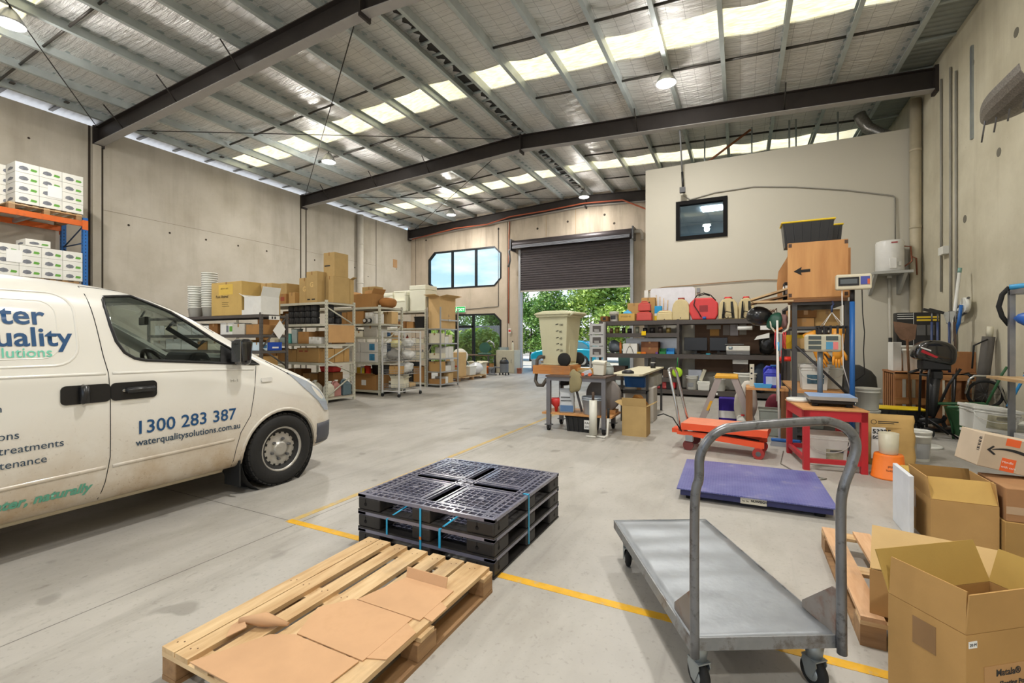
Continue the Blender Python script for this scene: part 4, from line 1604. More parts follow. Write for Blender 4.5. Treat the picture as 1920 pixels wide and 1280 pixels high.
# ---- dark rack behind the van's bonnet
R1L = [1.96, 1.56, 1.23, .82, .42, .12]
r1 = rack('dark charcoal shelving rack behind the bonnet of the van', -12.7, -8.52, 5.93, 6.55, R1L, 2.0, DRK, DRK, BOARDD, flip=True, bd=.06, diag=[(.9, 1.28), (1.28, 1.93)])
MB().mat(M('white shelf tag', '#deddd6', 0.6)).box(-8.518, -8.512, 6.1, 6.34, 1.86, 1.94).mat(INK).box(-8.512, -8.511, 6.16, 6.19, 1.875, 1.925).box(-8.512, -8.511, 6.22, 6.25, 1.875, 1.925).build('shelf_number_tag', None, r1)
o = MB().mat(PAPER).slab([(0, -.12, 0), (0, .02, -.18), (0, .17, .03), (0, .04, .22)], (1, 0, 0), .002).build('paper_sheet', None)
o.location = (-8.505, 6.3, 1.64)
tag(o, 'creased white paper sheet hanging from the end brace of the dark rack', 'paper')
# on its top: stacked white buckets, cartons
def bucket_stack(x, y, n, r, lb):
    for k in range(n):
        t = thing('bucket', lb, 'bucket', (x, y, 1.962 + k * .05), 0, lb.split(',')[0])
        MB().lathe([(r * .82, 0), (r * .97, .2), (r * 1.03, .2), (r * 1.03, .225), (r * .93, .225), (r * .8, .01), (0, .01)], seg=22).build('bucket_body', WHITE_P, t)
bucket_stack(-11.36, 6.28, 11, .15, 'nested white bucket in the stack at the left end of the dark rack top')
bucket_stack(-10.95, 6.36, 17, .16, 'nested white bucket in the tallest stack on the dark rack top')
bucket_stack(-10.98, 6.08, 7, .14, 'nested white bucket in the low front stack on the dark rack top')
bucket_stack(-10.5, 6.12, 10, .17, 'nested white bucket in the stack beside the yellowish carton')
t = carton('big yellowish carton with black print on top of the dark rack', (-9.66, 6.22, 1.962), 1.02, .55, .70, '#c1a262', prints=[('F', .25, .72, .62, .93, cardboard('#d6b457'), 'pasted_sheet')])
o = text('print', 'Pure Animal', .085, INK, (-.14, -.278, .37), FACE_FRONT, t, 'CENTER', .0005)
o = text('print', 'NET WT 15KG', .04, M('faded ink', '#7a6a3a'), (-.05, -.28, .55), FACE_FRONT, t, 'CENTER', .0005)
MB().mat(M('faded ink', '#7a6a3a')).box(-.14, .1, -.2775, -.276, .19, .2).box(-.14, .06, -.2775, -.276, .23, .24).box(-.14, .08, -.2775, -.276, .27, .28).build('print', None, t)
carton('second yellowish carton beside the black-printed one, behind the white carton', (-8.95, 6.45, 1.962), .36, .2, .68, 'yellow')
open_carton('white carton with a raised flap at the aisle end of the dark rack', (-8.78, 6.13, 1.962), .52, .4, .36, 'white', flaps=(None, 20, 15, 65), fl=.2)
carton('small white box on the dark rack, against the open white carton', (-9.18, 6.02, 1.962), .26, .14, .1, 'white', parts=False)
carton('dark-flapped carton behind the nested buckets on the dark rack', (-10.33, 6.42, 1.962), .3, .2, .72, 'dark', parts=False)
t = carton('white carton with green leaf and grey picture on the dark rack', (-9.72, 6.2, 1.562), .46, .4, .25, 'white', prints=[('F', .45, .62, .2, .75, PIC, 'product_picture'), ('F', .68, .95, .25, .7, LEAF, 'leaf_print')])
fill('dark rack', 'upper', 1.562, 5.95, -8.62, [('box', .42, .4, .2, 'brown'), ('box', .40, .4, .22, 'grey', .05)])
x = -10.05
for i, (w, h, c) in enumerate(((.3, .24, 'dark'), (.62, .2, 'white'), (.55, .26, 'white'), (.5, .2, 'cream'), (.4, .22, 'white'))):
    carton(f'{["dark brown", "white", "white", "cream", "white"][i]} carton seen through the van window, {ORD[i]} along the upper shelf', (x - w / 2, 6.2, 1.562), w, .4, h, c, parts=False)
    x -= w + .02
x = -9.9
for i, (w, h, c) in enumerate(((.5, .2, 'cream'), (.34, .18, 'brown'), (.6, .2, 'white'), (.6, .24, 'white'), (.5, .2, 'grey'))):
    carton(f'{["cream", "brown", "white", "white", "greyish"][i]} carton seen through the van window, {ORD[i]} along the middle shelf', (x - w / 2, 6.2, 1.232), w, .4, h, c, parts=False)
    x -= w + .03
t = carton('royal blue box with white print at the end of the dark rack', (-8.72, 6.3, 1.232), .24, .32, .17, '#2a4fae', tape=False, prints=[('R', .3, .75, .25, .45, PAPER, 'printed_band')])
carton('pale blue and white box beside the royal blue box', (-8.74, 6.06, 1.232), .28, .14, .17, '#c9dbe4', prints=[('R', .1, .9, .3, .7, M('blue bird print', '#356a92', 0.6), 'print_band')])
fill('dark rack', 'middle', 1.232, 5.95, -8.92, [('box', .3, .36, .22, 'brown'), ('tub', .4, .3, .14, M('dark teal plastic', '#27505c', 0.5), .03, .03, 0, 'dark teal')])
fill('dark rack', 'lower', .822, 5.95, -8.6, [('box', .4, .4, .3, 'tan'), ('box', .4, .4, .28, 'brown')])

# ---- first pale rack
R2L = [2.32, 1.82, 1.36, .92, .12]
rack('first pale rack from the van, with black tubs on its upper shelf', -11.7, -8.42, 7.45, 8.33, R2L, 2.36, PALE, PALE, BOARD, diag=[(.14, .62), (.62, .98), (.98, 1.36), (1.82, 2.2)])
o = MB().mat(cardboard('#c39a6a')).slab([(0, -.42, 0), (0, .36, 0), (0, .36, .41), (0, -.42, .41)], (1, 0, 0), .008).build('cardboard_sheet', None)
o.location = (-8.412, 7.92, 1.385)
tag(o, 'flat tan cardboard sheet covering the end of the first pale rack', 'cardboard')
for c in range(5):
    for r in range(3):
        ribbed_tub('ribbed black tub stacked three high on the first pale rack', (-8.95 - c * .2 + (.02 if c > 2 else 0), 7.6, 1.825 + r * .15), .095, .145, 'black tubs on the first pale rack')
for c in range(2):
    for r in range(3 - c):
        ribbed_tub('ribbed black tub behind the braced end of the first pale rack', (-8.62, 7.72 + c * .24, 1.825 + r * .15), .095, .145, 'black tubs at the rack end')
open_carton('open brown carton left of the black tubs on the first pale rack', (-10.25, 7.7, 1.822), .46, .36, .2, 'brown', flaps=(50, 70, 10, 60), fl=.16)
carton('dark brown carton behind the open one, upper shelf of first pale rack', (-10.8, 7.8, 1.822), .5, .4, .3, 'dark')
GLASSY = M('clear tub plastic', '#a9b6b4', 0.25)
TEALW = M('teal label', '#58a9a4', 0.5)
fill('first pale rack', 'middle', 1.362, 7.47, -8.62, [('box', .2, .3, .14, 'white'), ('box', .2, .3, .16, 'white', .01), ('box', .36, .36, .28, 'brown', .01), ('tub', .2, .2, .36, GLASSY, .05, .03, 0, 'clear grey'),
     ('tub', .2, .2, .24, TEALW, .02, .03, 0, 'teal'), ('tub', .2, .2, .2, GLASSY, .02, .03, 0, 'clear'), ('box', .3, .3, .2, 'cream', .03), ('box', .5, .4, .3, 'brown', .04)])
carton('brown carton stacked behind the white boxes on the first pale rack', (-8.9, 8.0, 1.362), .6, .4, .3, 'brown')
t = carton('pale tan carton with red print on the lower shelf of first pale rack', (-9.1, 7.72, .922), .74, .42, .34, 'tan', prints=[('F', .1, .28, .72, .82, M('dull red print', '#9a4a34', 0.7), 'print'), ('F', .36, .5, .72, .82, M('dull red print', '#9a4a34', 0.7), 'print')])
fill('first pale rack', 'lower', .922, 7.5, -9.5, [('box', .34, .38, .3, 'tan'), ('box', .34, .38, .3, 'brown', .02), ('box', .5, .38, .32, 'dark', .03)])
for i, (y, w) in enumerate(((7.66, .22), (7.92, .26), (8.15, .16))):
    carton(f'tan carton behind the end brace of the first pale rack, {ORD[i]} from the front', (-8.66, y, .922), .28, w, .32, 'tan', parts=False)
FJ = M('cloudy white jug plastic', '#d2cfbe', 0.5)
fill('first pale rack', 'bottom', .122, 7.5, -8.9, [('jug', .2, .28, .38, FJ, .02, .0, 0, 'cloudy white'), ('jug', .22, .28, .4, FJ, .04, .0, 0, 'cream')])
jug('cloudy white jug, nearest the front post at the end of the first pale rack', (-8.6, 7.68, .122), .22, .16, .36, FJ, rz=PI / 2)
jug('pink-filled jug behind the end brace of the first pale rack', (-8.6, 7.87, .122), .22, .16, .38, M('pink liquid jug', '#b07c74', 0.45), rz=PI / 2)
jug('jug of dark blue liquid at the back of the first pale rack end', (-8.6, 8.16, .122), .26, .2, .4, M('blue-grey liquid jug', '#5d7078', 0.45), rz=PI / 2, sticker=None)
for i, (x, w, h, c) in enumerate(((-8.95, .5, .55, 'dark'), (-9.5, .5, .5, 'brown'), (-10.05, .5, .6, 'dark'))):
    carton(f'tall {CB and ("dark brown" if c == "dark" else "brown")} carton at the back of the bottom shelf, {ORD[i]} from the aisle', (x, 8.05, .122), w, .3, h, c)
tub('red crate resting on the tall cartons at the end of the first pale rack', (-8.95, 8.05, .674), .5, .28, .13, RED_P, ribs=False)
# cartons on top of the first pale rack
YT = 2.322
t = carton('brown carton with black print on top of the first pale rack, leftmost', (-10.3, 7.75, YT), .96, .5, .5, 'yellow')
text('print', 'AQUATIC', .07, INK, (-.3, -.253, .12), FACE_FRONT, t, 'LEFT', .0005)
text('print', 'AQUATIC', .07, INK, (.12, -.253, .12), FACE_FRONT, t, 'LEFT', .0005)
carton('small brown carton with a label in front of the black-printed carton', (-9.95, 7.53, YT), .3, .12, .24, 'brown', prints=[('F', .25, .8, .3, .7, M('dull red print', '#9a4a34', 0.7), 'print')])
carton('small tan carton in front, beside the one with a label', (-9.6, 7.53, YT), .22, .12, .26, 'tan')
def cs_print(t, x, z):
    o = text('logo_print', 'G', .16, M('pale gold print', '#d8b878', 0.8), (x, -.303, z), FACE_FRONT, t, 'CENTER', .0005, .004)
t = carton('tan carton with a pale round logo, left of the pair on first pale rack', (-9.26, 7.85, YT), .36, .6, .6, 'yellow')
cs_print(t, 0, .28)
t = carton('tall tan carton with a pale round logo, front of the first pale rack', (-8.93, 7.78, YT), .36, .6, .72, 'yellow', prints=[('F', .1, .35, .08, .12, INK, 'print'), ('F', .5, .8, .08, .12, INK, 'print')])
cs_print(t, 0, .36)
carton('tan carton under the topmost one, at the aisle end of the rack', (-8.6, 7.95, YT), .26, .5, .62, 'yellow')
t = carton('topmost carton of the stack on the first pale rack', (-8.66, 7.95, YT + .622), .36, .42, .56, 'yellow', prints=[('F', .1, .6, .42, .47, INK, 'print')])
open_carton('narrow tan carton with an open flap at the aisle end of the pile', (-8.57, 8.26, YT), .22, .12, .6, 'yellow', flaps=(None, 70, None, None), fl=.12)

# ---- second pale rack
R3L = [2.32, 1.88, 1.53, .85, .12]
rack('second pale rack from the van, behind the white wire trolley', -11.8, -8.42, 9.17, 10.1, R3L, 2.36, PALE, PALE, BOARD, diag=[(1.25, 1.85)])
t = open_carton('wide brown open carton holding a grey hose on the second pale rack', (-9.1, 9.45, 2.322), .72, .46, .36, 'brown', flaps=(None, 30, 20, 55), fl=.16)
coil('grey ribbed hose coiled in the wide brown carton', (-9.1, 9.45, 2.45), .19, .035, M('grey hose', '#6f7275', 0.6), 4)
carton('tall tan carton standing behind the hose carton', (-9.35, 9.9, 2.322), .5, .3, .62, 'yellow')
sack('crumpled parcel in brown tape at the end of the second pale rack', (-8.6, 9.7, 2.322), (.17, .3, .15), cardboard('#a37040'), 4, name='taped_parcel', jit=.05)
fill('second pale rack', 'upper', 1.882, 9.2, -8.6, [('box', .1, .3, .26, 'white', .0), ('box', .26, .3, .3, 'white', .02), ('box', .6, .4, .34, 'brown', .06), ('box', .5, .4, .32, 'brown')])
carton('tan carton behind the end frame of the second pale rack', (-8.6, 9.8, 1.882), .3, .26, .34, 'light')
for k in range(2):
    MBt = thing('pressure_gauge', 'round black and white gauge hanging before the second pale rack, ' + ('outer one' if k else 'inner one'), 'gauge', (-8.74 - k * .16, 9.14, 1.9))
    MB().mat(BLACK_P).cyl((0, .03, .06), (0, -.02, .06), .06, seg=20).build('gauge_body', None, MBt)
    MB().mat(PAPER).cyl((0, -.02, .06), (0, -.024, .06), .045, seg=20).build('dial', None, MBt)
fill('second pale rack', 'middle', 1.532, 9.2, -8.55, [('box', .46, .4, .3, 'grey'), ('box', .3, .3, .16, 'cream', .03), ('box', .3, .3, .2, 'white', .02), ('tub', .3, .3, .2, BLACK_P, .02, .03, 0, 'black')])
BLUEPIC = M('blue printed picture', '#3f86b0', 0.5, 0, 0.3, 14)
for k in range(2):
    for c in range(2):
        t = carton(('lower' if k == 0 else 'upper') + ' white carton with a blue picture, ' + ('by the aisle, ' if c == 0 else 'far one, ') + 'on the second pale rack', (-8.83 - c * .66, 9.44, .852 + k * .27), .62, .45, .265, 'white', tape=False,
                   prints=[('F', .52, .82, .2, .85, BLUEPIC, 'product_picture')] if c == 0 else [('F', .1, .13, 0, 1, CREAM_P, 'print')])
t = open_carton('large brown carton on the bottom shelf of the second pale rack', (-8.95, 9.46, .122), .72, .5, .4, 'brown', flaps=(70, None, 10, None), fl=.14)
MB().mat(PAPER).box(-.14, .02, -.252, -.25, .12, .26).build('docket', None, t)
tub('black tub on the bottom carton of the second pale rack', (-8.78, 9.6, .53), .4, .3, .24, BLACK_P, ribs=False)
for i, (x, c, lb) in enumerate(((-9.15, '#e3cf3a', 'yellow'), (-9.32, '#e5e2da', 'white'), (-9.05, '#d8412f', 'red'), (-9.45, '#d9b23c', 'gold'))):
    carton(f'small {lb} packet on the bottom carton of the second pale rack', (x, 9.4 + .12 * (i % 2), .53), .14, .1, .16 + .03 * (i % 3), c, tape=False, parts=False, name='packet', cat='packet')

# ---- third pale rack with polystyrene boxes on top
R4L = [2.36, 1.82, 1.35, .87, .12]
rack('third pale rack, with white foam boxes along its top', -11.9, -8.70, 11.5, 12.3, R4L, 2.4, PALE, PALE, BOARD, diag=[(.9, 1.8)])
FOAM = '#e3e2cf'
def foam(label, loc, w, d, h):
    t = thing('foam_box', label, 'foam box', loc)
    MB().box(-w / 2, w / 2, -d / 2, d / 2, 0, h * .82).build('box_body', M('cream polystyrene', FOAM, 0.85, 0, 0.02), t, bevel=.01)
    MB().box(-w / 2 - .006, w / 2 + .006, -d / 2 - .006, d / 2 + .006, h * .825, h).build('lid', M('cream polystyrene', FOAM, 0.85, 0, 0.02), t, bevel=.012)
    return t
foam('long low foam box at the left of the third pale rack top', (-10.6, 11.9, 2.362), 1.0, .6, .62)
foam('foam box behind the taped parcel on the third pale rack', (-9.75, 11.8, 2.362), .6, .55, .36)
foam('foam box stacked on another behind the taped parcel', (-9.75, 11.9, 2.73), .7, .5, .3)
foam('tall foam box nearest the aisle on the third pale rack', (-9.06, 11.85, 2.362), .62, .6, .8)
foam('narrow foam box leaning by the tall one on the third pale rack', (-9.46, 11.6, 2.362), .06, .3, .6)
fill('third pale rack', 'upper', 1.822, 11.53, -8.8, [('tub', .4, .4, .36, BLACK_P, .02, .03, 0, 'black'), ('box', .26, .3, .2, 'brown'), ('box', .3, .3, .22, 'dark', .03), ('box', .3, .3, .3, 'white', .04)])
fill('third pale rack', 'middle', 1.352, 11.53, -8.8, [('box', .3, .3, .14, 'cream'), ('box', .3, .3, .16, 'white'), ('tub', .3, .3, .16, RED_P, .03, .03, 0, 'red'), ('box', .3, .3, .24, 'tan'), ('box', .3, .3, .22, 'white')])
fill('third pale rack', 'lower', .872, 11.53, -8.8, [('box', .3, .3, .2, 'cream'), ('box', .34, .3, .24, 'white'), ('bag', .4, .3, .24, BLACK_P, .03, .03, 0, 'black'), ('box', .3, .3, .24, 'white')])
fill('third pale rack', 'bottom', .122, 11.53, -8.8, [('box', .4, .4, .5, 'brown'), ('tub', .5, .4, .62, BLACK_P, .02, .03, 0, 'tall black'), ('box', .5, .4, .5, 'dark')])

# ---- white wire trolley in front of the racks
t = thing('wire_trolley', 'white tubular trolley of wire baskets on castors before the pale racks', 'trolley', (-7.96, 9.5, 0))
WT = M('white tube', '#d6d6d4', 0.4, 0.1)
for x in (-.27, .27):
    for y in (-.43, .43):
        MB().mat(WT).box(x - .016, x + .016, y - .016, y + .016, .1, 1.68).build('post', None, t)
        c = MB().mat(GALV).box(x - .025, x + .025, y - .025, y + .025, .08, .1)
        c.mat(BLACK_R).cyl((x - .016, y, .045), (x + .016, y, .045), .045, seg=16)
        c.build('caster', None, t)
for z in (.14, 1.66):
    for x in (-.27, .27):
        MB().mat(WT).box(x - .012, x + .012, -.43, .43, z - .012, z + .012).build('rail', None, t)
    for y in (-.43, .43):
        MB().mat(WT).box(-.27, .27, y - .012, y + .012, z - .012, z + .012).build('rail', None, t)
WIRE = M('grey basket wire', '#a8a9a8', 0.4, 0.6)
for z in (.2, .56, .92, 1.24):
    m = MB().mat(WIRE)
    for k in range(9):
        y = -.42 + .105 * k
        m.tube([(-.25, y, z + .12), (-.24, y, z), (.24, y, z), (.25, y, z + .12)], .003, 5)
    for zz in (z, z + .06, z + .12):
        m.tube([(-.25, -.42, zz), (.25, -.42, zz), (.25, .42, zz), (-.25, .42, zz)], .004, 5, closed=True)
    for k in range(5):
        x = -.2 + .1 * k
        m.tube([(x, -.42, z + .12), (x, -.42, z), (x, .42, z), (x, .42, z + .12)], .003, 5)
    m.build('wire_basket', None, t)
BAGW = M('crumpled clear bag', '#d0d0cc', 0.35, 0, 0.08)
TX, TY = -7.96, 9.5
for i, (dx, dy, z, s, mt, lb) in enumerate((
        (-.05, -.2, 1.252, (.16, .16, .10), M('yellow and white packet', '#d8d09a', 0.5), 'yellow and white packet in the top basket of the wire trolley'),
        (.05, .2, 1.252, (.16, .16, .12), BAGW, 'clear crumpled bag in the top basket of the wire trolley'),
        (-.08, -.22, .932, (.17, .16, .14), M('grey cloth', '#8e8b84', 0.9), 'grey cloth bundle in the second basket of the wire trolley'),
        (.04, .18, .932, (.18, .2, .12), BAGW, 'clear bag in the second basket of the wire trolley'),
        (.03, .16, .572, (.18, .22, .15), BAGW, 'large clear bag bulging from the third basket of the wire trolley'))):
    sack(lb, (TX + dx, TY + dy, z), s, mt, seed=11 + i, jit=.2)
carton('brown box in the third basket of the wire trolley', (TX + .02, TY - .22, .572), .3, .24, .2, 'tan', rz=.2)
carton('dark slate box standing in the second basket of the wire trolley', (TX - .14, TY - .3, 1.07), .1, .14, .3, '#3f4a56', tape=False, parts=False, rz=.3)
open_carton('cream carton with a yellow tag in the lowest wire basket', (TX + .02, TY - .1, .212), .36, .3, .24, 'cream', rz=.25, flaps=(40, 60, 10, 30), fl=.1)
carton('flat tan box at the far side of the lowest wire basket', (TX, TY + .26, .212), .3, .24, .1, 'light', parts=False)

# ---- silver rack with the tall open carton on top
t = thing('silver_rack', 'narrow silver shelving rack at the end of the row, by the glass door', 'shelving rack', (0, 0, 0))
sx0, sx1, sy0, sy1 = -8.64, -8.15, 11.5, 12.46
for x in (sx0, sx1):
    for y in (sy0, sy1):
        MB().mat(SILV).box(x - .018, x + .018, y - .018, y + .018, 0, 2.45).build('post', None, t)
SL5 = [1.80, 1.35, .88, .48, .10]
for z in SL5:
    MB().mat(SILV).box(sx0, sx1, sy0, sy1, z - .035, z).build('shelf', None, t)
MB().mat(SILV).box(sx1 - .01, sx1 + .01, sy0, sy1, 2.04, 2.08).box(sx1 - .012, sx1 + .03, 11.93, 12.02, 2.03, 2.09).build('side_rail', None, t)
o = open_carton('tall brown carton with spread flaps on top of the silver rack', (-8.42, 11.98, 1.803), .42, .86, .98, 'light', flaps=(80, 80, 80, 80), fl=.26)
text('recycle_mark', '6', .14, M('pale ink', '#8d7a66'), (.212, .05, .36), FACE_X, o, 'CENTER', .0005)
for z, sh, its in ((1.352, 'upper', ((.26, .3, 'cream'), (.2, .2, 'white'), (.2, .26, 'cream'))), (.882, 'middle', ((.3, .16, 'cream'), (.16, .34, 'white'), (.26, .36, 'white'))),
                   (.482, 'lower', ((.3, .3, 'tan'), (.3, .16, 'white'), (.2, .28, 'grey'))), (.102, 'bottom', ((.3, .14, 'brown'), (.14, .2, 'white'), (.26, .3, 'light')))):
    y = sy0 + .03
    for i, (w, h, c) in enumerate(its):
        carton(f'{ {"cream": "cream", "white": "white", "tan": "tan", "grey": "greyish", "brown": "brown", "light": "pale tan"}[c]} carton on the {sh} shelf of the silver rack, {ORD[i]} from the front', (-8.40, y + w / 2, z), .4, w, h, c, parts=False)
        y += w + .015

# ---- small sundries tucked on top of and behind the stock
def sundries(rk, sh, z, y, x0, x1, n, seed):
    """small packets, tubs and bottles along a shelf"""
    r = random.Random(seed)
    w0 = (x0 - x1) / n
    pal = (('white', '#dad9d2'), ('brown', '#9c744a'), ('cream', '#cfc8b0'), ('grey', '#9a9a96'), ('black', '#2b2a2a'), ('blue', '#4a76a8'), ('red', '#b5483c'), ('tan', '#bd9a68'))
    for i in range(n):
        nm, c = pal[int(r.random() ** 1.5 * 8)]
        w, h = w0 * r.uniform(.5, .9), r.uniform(.08, .2)
        lb = f'small {nm} KIND, back of {sh} shelf, {rk}, {ORD[i]} from aisle'
        L = (x0 - w0 * (i + .5), y + r.uniform(-.04, .04), z)
        q = r.random()
        if q < .6:
            carton(lb.replace('KIND', 'packet'), L, w, r.uniform(.1, .2), h, c, rz=r.uniform(-.25, .25), tape=False, parts=False, name='packet', cat='packet')
        elif q < .8:
            sack(lb.replace('KIND', 'bag'), L, (w / 2, .09, h / 2), M('bag ' + c, c, .5), seed + i, jit=.16)
        else:
            bottle(lb.replace('KIND', 'bottle'), L, min(.05, w / 2), h + .08, M('bottle ' + c, c, .4))
for a in (('second pale rack', 'upper', 1.882, 9.86, -8.75, -10.6, 8, 1), ('second pale rack', 'middle', 1.532, 9.9, -8.5, -10.6, 11, 2), ('third pale rack', 'middle', 1.352, 12.1, -8.8, -10.6, 9, 3),
          ('third pale rack', 'lower', .872, 12.1, -8.8, -10.6, 9, 4), ('third pale rack', 'upper', 1.822, 12.1, -8.8, -10.6, 8, 5), ('first pale rack', 'middle', 1.362, 8.2, -9.3, -11.2, 8, 6),
          ('dark rack', 'upper', 1.562, 6.45, -8.6, -9.5, 6, 7), ('dark rack', 'middle', 1.232, 6.47, -8.9, -9.9, 6, 8), ('dark rack', 'lower', .822, 6.47, -8.6, -9.4, 4, 9)):
    sundries(*a)

# ---- beyond the racks: goods by the glass door
wood_pallet('low wooden pallet under white sacks, just past the silver rack', (-9.2, 14.4, 0), .9, 1.9, 7)
t = carton('tall tan carton with a red strip, standing past the silver rack', (-9.14, 13.85, .141), .5, .6, .86, 'light', prints=[('F', 0, 1, .42, .47, RED_P, 'red_strip'), ('F', .4, .7, .5, .8, PAPER, 'docket')])
sack('white sack with a red top on the pallet past the silver rack', (-9.45, 14.6, .50), (.3, .3, .3), M('white woven sack', '#d9d3c6', 0.8), 5)
tub('black tub in an open white crate on the low pallet', (-9.1, 14.6, .141), .5, .5, .34, WHITE_P, ribs=False)
sack('white plastic bag slumped on the end of the low pallet', (-9.1, 15.1, .141), (.3, .28, .22), M('white plastic film', '#d6d8dc', 0.4), 6)
open_carton('cream open carton at the far end of the low pallet', (-9.35, 15.75, 0), .5, .5, .5, 'cream', flaps=(50, 60, 50, 50), fl=.16)
t = thing('work_table', 'dark steel work table under the lower window', 'table', (-10.5, 17.6, 0))
for x in (-.75, .75):
    for y in (-.3, .3):
        MB().mat(DGREY).box(x - .03, x + .03, y - .03, y + .03, 0, .76).build('leg', None, t)
MB().mat(M('worn brown bench top', '#6f5a48', 0.7)).box(-.8, .8, -.35, .35, .76, .8).build('table_top', None, t)
t = thing('chop_saw', 'dark green chop saw on the steel work table', 'saw', (-10.1, 17.6, .802), .4)
GRN = M('dark green machine paint', '#2c5b4c', 0.4)
MB().mat(GRN).box(-.28, .28, -.2, .2, 0, .07).build('saw_base', None, t, bevel=.01)
MB().mat(GRN).cyl((0, -.06, .3), (0, .06, .3), .24, seg=24).build('blade_guard', None, t)
MB().mat(CHROME).tube([(.05, 0, .5), (.2, 0, .62), (.38, 0, .5), (.42, 0, .3)], .035, 8).build('handle', None, t)
MB().mat(GRN).cyl((.2, .06, .26), (.2, .24, .26), .09, seg=16).build('motor', None, t)
open_carton('brown carton under the steel work table', (-10.0, 17.5, 0), .6, .4, .42, 'brown', flaps=(None, None, None, None))
pail('orange bucket in front of the carton under the work table', (-9.75, 17.0, 0), .17, .34, ORANGE_P, lid=False)
pail('grey pail left of the orange bucket', (-9.42, 17.0, 0), .14, .3, GREY_P, lid=False)
t = thing('steel_cabinet', 'cream steel cabinet at the foot of the pillar beside the roller door', 'cabinet', (-9.2, 18.1, 0))
MB().mat(M('cream cabinet steel', '#b9b49f', 0.5)).box(-.45, .45, -.3, .3, 0, 1.0).build('cabinet_body', None, t, bevel=.008)
MB().mat(M('cream cabinet steel', '#b9b49f', 0.5)).box(-.43, .43, -.312, -.3, .04, .97).build('cabinet_door', None, t)
MB().mat(CHROME).box(.3, .33, -.33, -.312, .45, .6).build('handle', None, t)
carton('low grey box on top of the cream steel cabinet', (-9.4, 18.1, 1.003), .3, .3, .12, '#8f9a9a', tape=False, parts=False)
t = thing('vacuum_cleaner', 'grey wet-and-dry vacuum with its hose before the cream cabinet', 'vacuum cleaner', (-8.72, 16.8, 0))
MB().mat(M('dull steel tank', '#7d8288', 0.4, 0.3)).lathe([(.16, .1), (.18, .14), (.18, .46), (.19, .47)], seg=24).build('tank', None, t)
MB().mat(BLACK_P).lathe([(.19, .47), (.19, .53), (.15, .62), (0, .64)], seg=24).build('motor_head', None, t)
MB().mat(BLACK_P).tube([(-.1, 0, .62), (-.08, 0, .7), (.08, 0, .7), (.1, 0, .62)], .018, 8).build('handle', None, t)
for a in (45, 135, 225, 315):
    x, y = .19 * math.cos(math.radians(a)), .19 * math.sin(math.radians(a))
    MB().mat(BLACK_P).cyl((x, y, 0), (x, y, .1), .03, seg=10).build('caster', None, t)
MB().mat(M('grey hose', '#6f7275', 0.6)).tube([(-.18, 0, .3), (-.4, -.05, .32), (-.62, 0, .2), (-.66, 0, .05), (-.5, -.1, .03), (-.3, -.15, .03), (-.2, -.3, .03), (-.5, -.4, .03), (-.75, -.2, .03)], .025, 8).build('hose', None, t)
bottle('tall pale spray bottle on the cream cabinet', (-8.95, 18.05, 1.003), .05, .4, CREAM_P, BLACK_P)
pail('rusty red pot on the floor against the roller-door guide', (-8.55, 17.9, 0), .12, .24, M('rusty red pot', '#a0644e', 0.7), lid=False)
t = thing('exit_sign', 'green EXIT sign on the back wall above the glass door', 'sign', (-12.0, 18.6, 2.75))
MB().mat(WHITE_P).box(-.3, .3, -.07, 0, 0, .3).build('sign_box', None, t, bevel=.01)
MB().mat(emit('lit green sign', '#1c9a4c', 0.9)).box(-.28, .28, -.074, -.07, .02, .28).build('sign_face', None, t)
text('lettering', 'EXIT', .2, emit('lit white letters', '#d9f5e2', 1.0), (.06, -.075, .08), FACE_FRONT, t, 'CENTER', .001, .003)
m = MB().mat(emit('lit white letters', '#d9f5e2', 1.0))
m.cyl((-.2, -.076, .235), (-.2, -.074, .235), .022, seg=10)
m.tube([(-.2, -.075, .2), (-.19, -.075, .13), (-.15, -.075, .1), (-.16, -.075, .05)], .012, 5).tube([(-.19, -.075, .13), (-.23, -.075, .1), (-.25, -.075, .05)], .012, 5).tube([(-.24, -.075, .16), (-.2, -.075, .19), (-.15, -.075, .16)], .01, 5)
m.build('running_figure', None, t)
struct(MB().mat(STEEL).tube([(-11.7, 18.58, 2.9), (-10.1, 18.58, 2.98), (-9.95, 18.58, 3.0)], .012, 6).tube([(-9.95, 18.58, 3.0), (-9.95, 18.58, 6.6)], .012, 6).build('trim_7'))
t = thing('fire_extinguisher_tag', 'red and white tag hanging on the pillar left of the roller door', 'tag', (-9.35, 18.55, 1.75))
MB().mat(PAPER).box(-.06, .06, -.01, 0, 0, .22).build('tag_card', None, t)
MB().mat(RED_P).box(-.05, .05, -.012, -.01, .06, .16).build('red_print', None, t)

# ================================================================ right side: benches, racks and tools
# ---- dark shelving in front of the office wall
DS = M('dark brown shelving steel', '#4d4743', 0.5, 0.2, 0.08)
t = thing('steel_shelving', 'long dark steel shelving with a desk bay against the grey office wall', 'shelving rack', (0, 0, 0))
YA, YE = 12.42, 13.08
for x in (-3.5, -1.46, .98):
    for y in (YA, YE - .05):
        m = MB().mat(DS).box(x, x + .06, y, y + .05, 0, 1.98)
        m.mat(M('white slot glint', '#c9c6c0', 0.6))
        for k in range(5):
            m.box(x + .06, x + .061, y + .018, y + .03, .7 + k * .24, .74 + k * .24)
        m.build('post', None, t)
for x0, x1, zs in ((-3.44, -1.46, (1.96, 1.63, 1.08, .47, .17)), (-1.40, .98, (1.96, 1.08, .17))):
    for z in zs:
        for y in (YA, YE - .05):
            MB().mat(DS).box(x0, x1, y, y + .05, z - .11, z).build('beam', None, t)
        MB().mat(BOARDD).box(x0, x1, YA + .05, YE - .05, z - .03, z - .004).build('shelf_board', None, t)
BRB = M('brown backing board', '#5f4632', 0.7, 0, 0.1, 3)
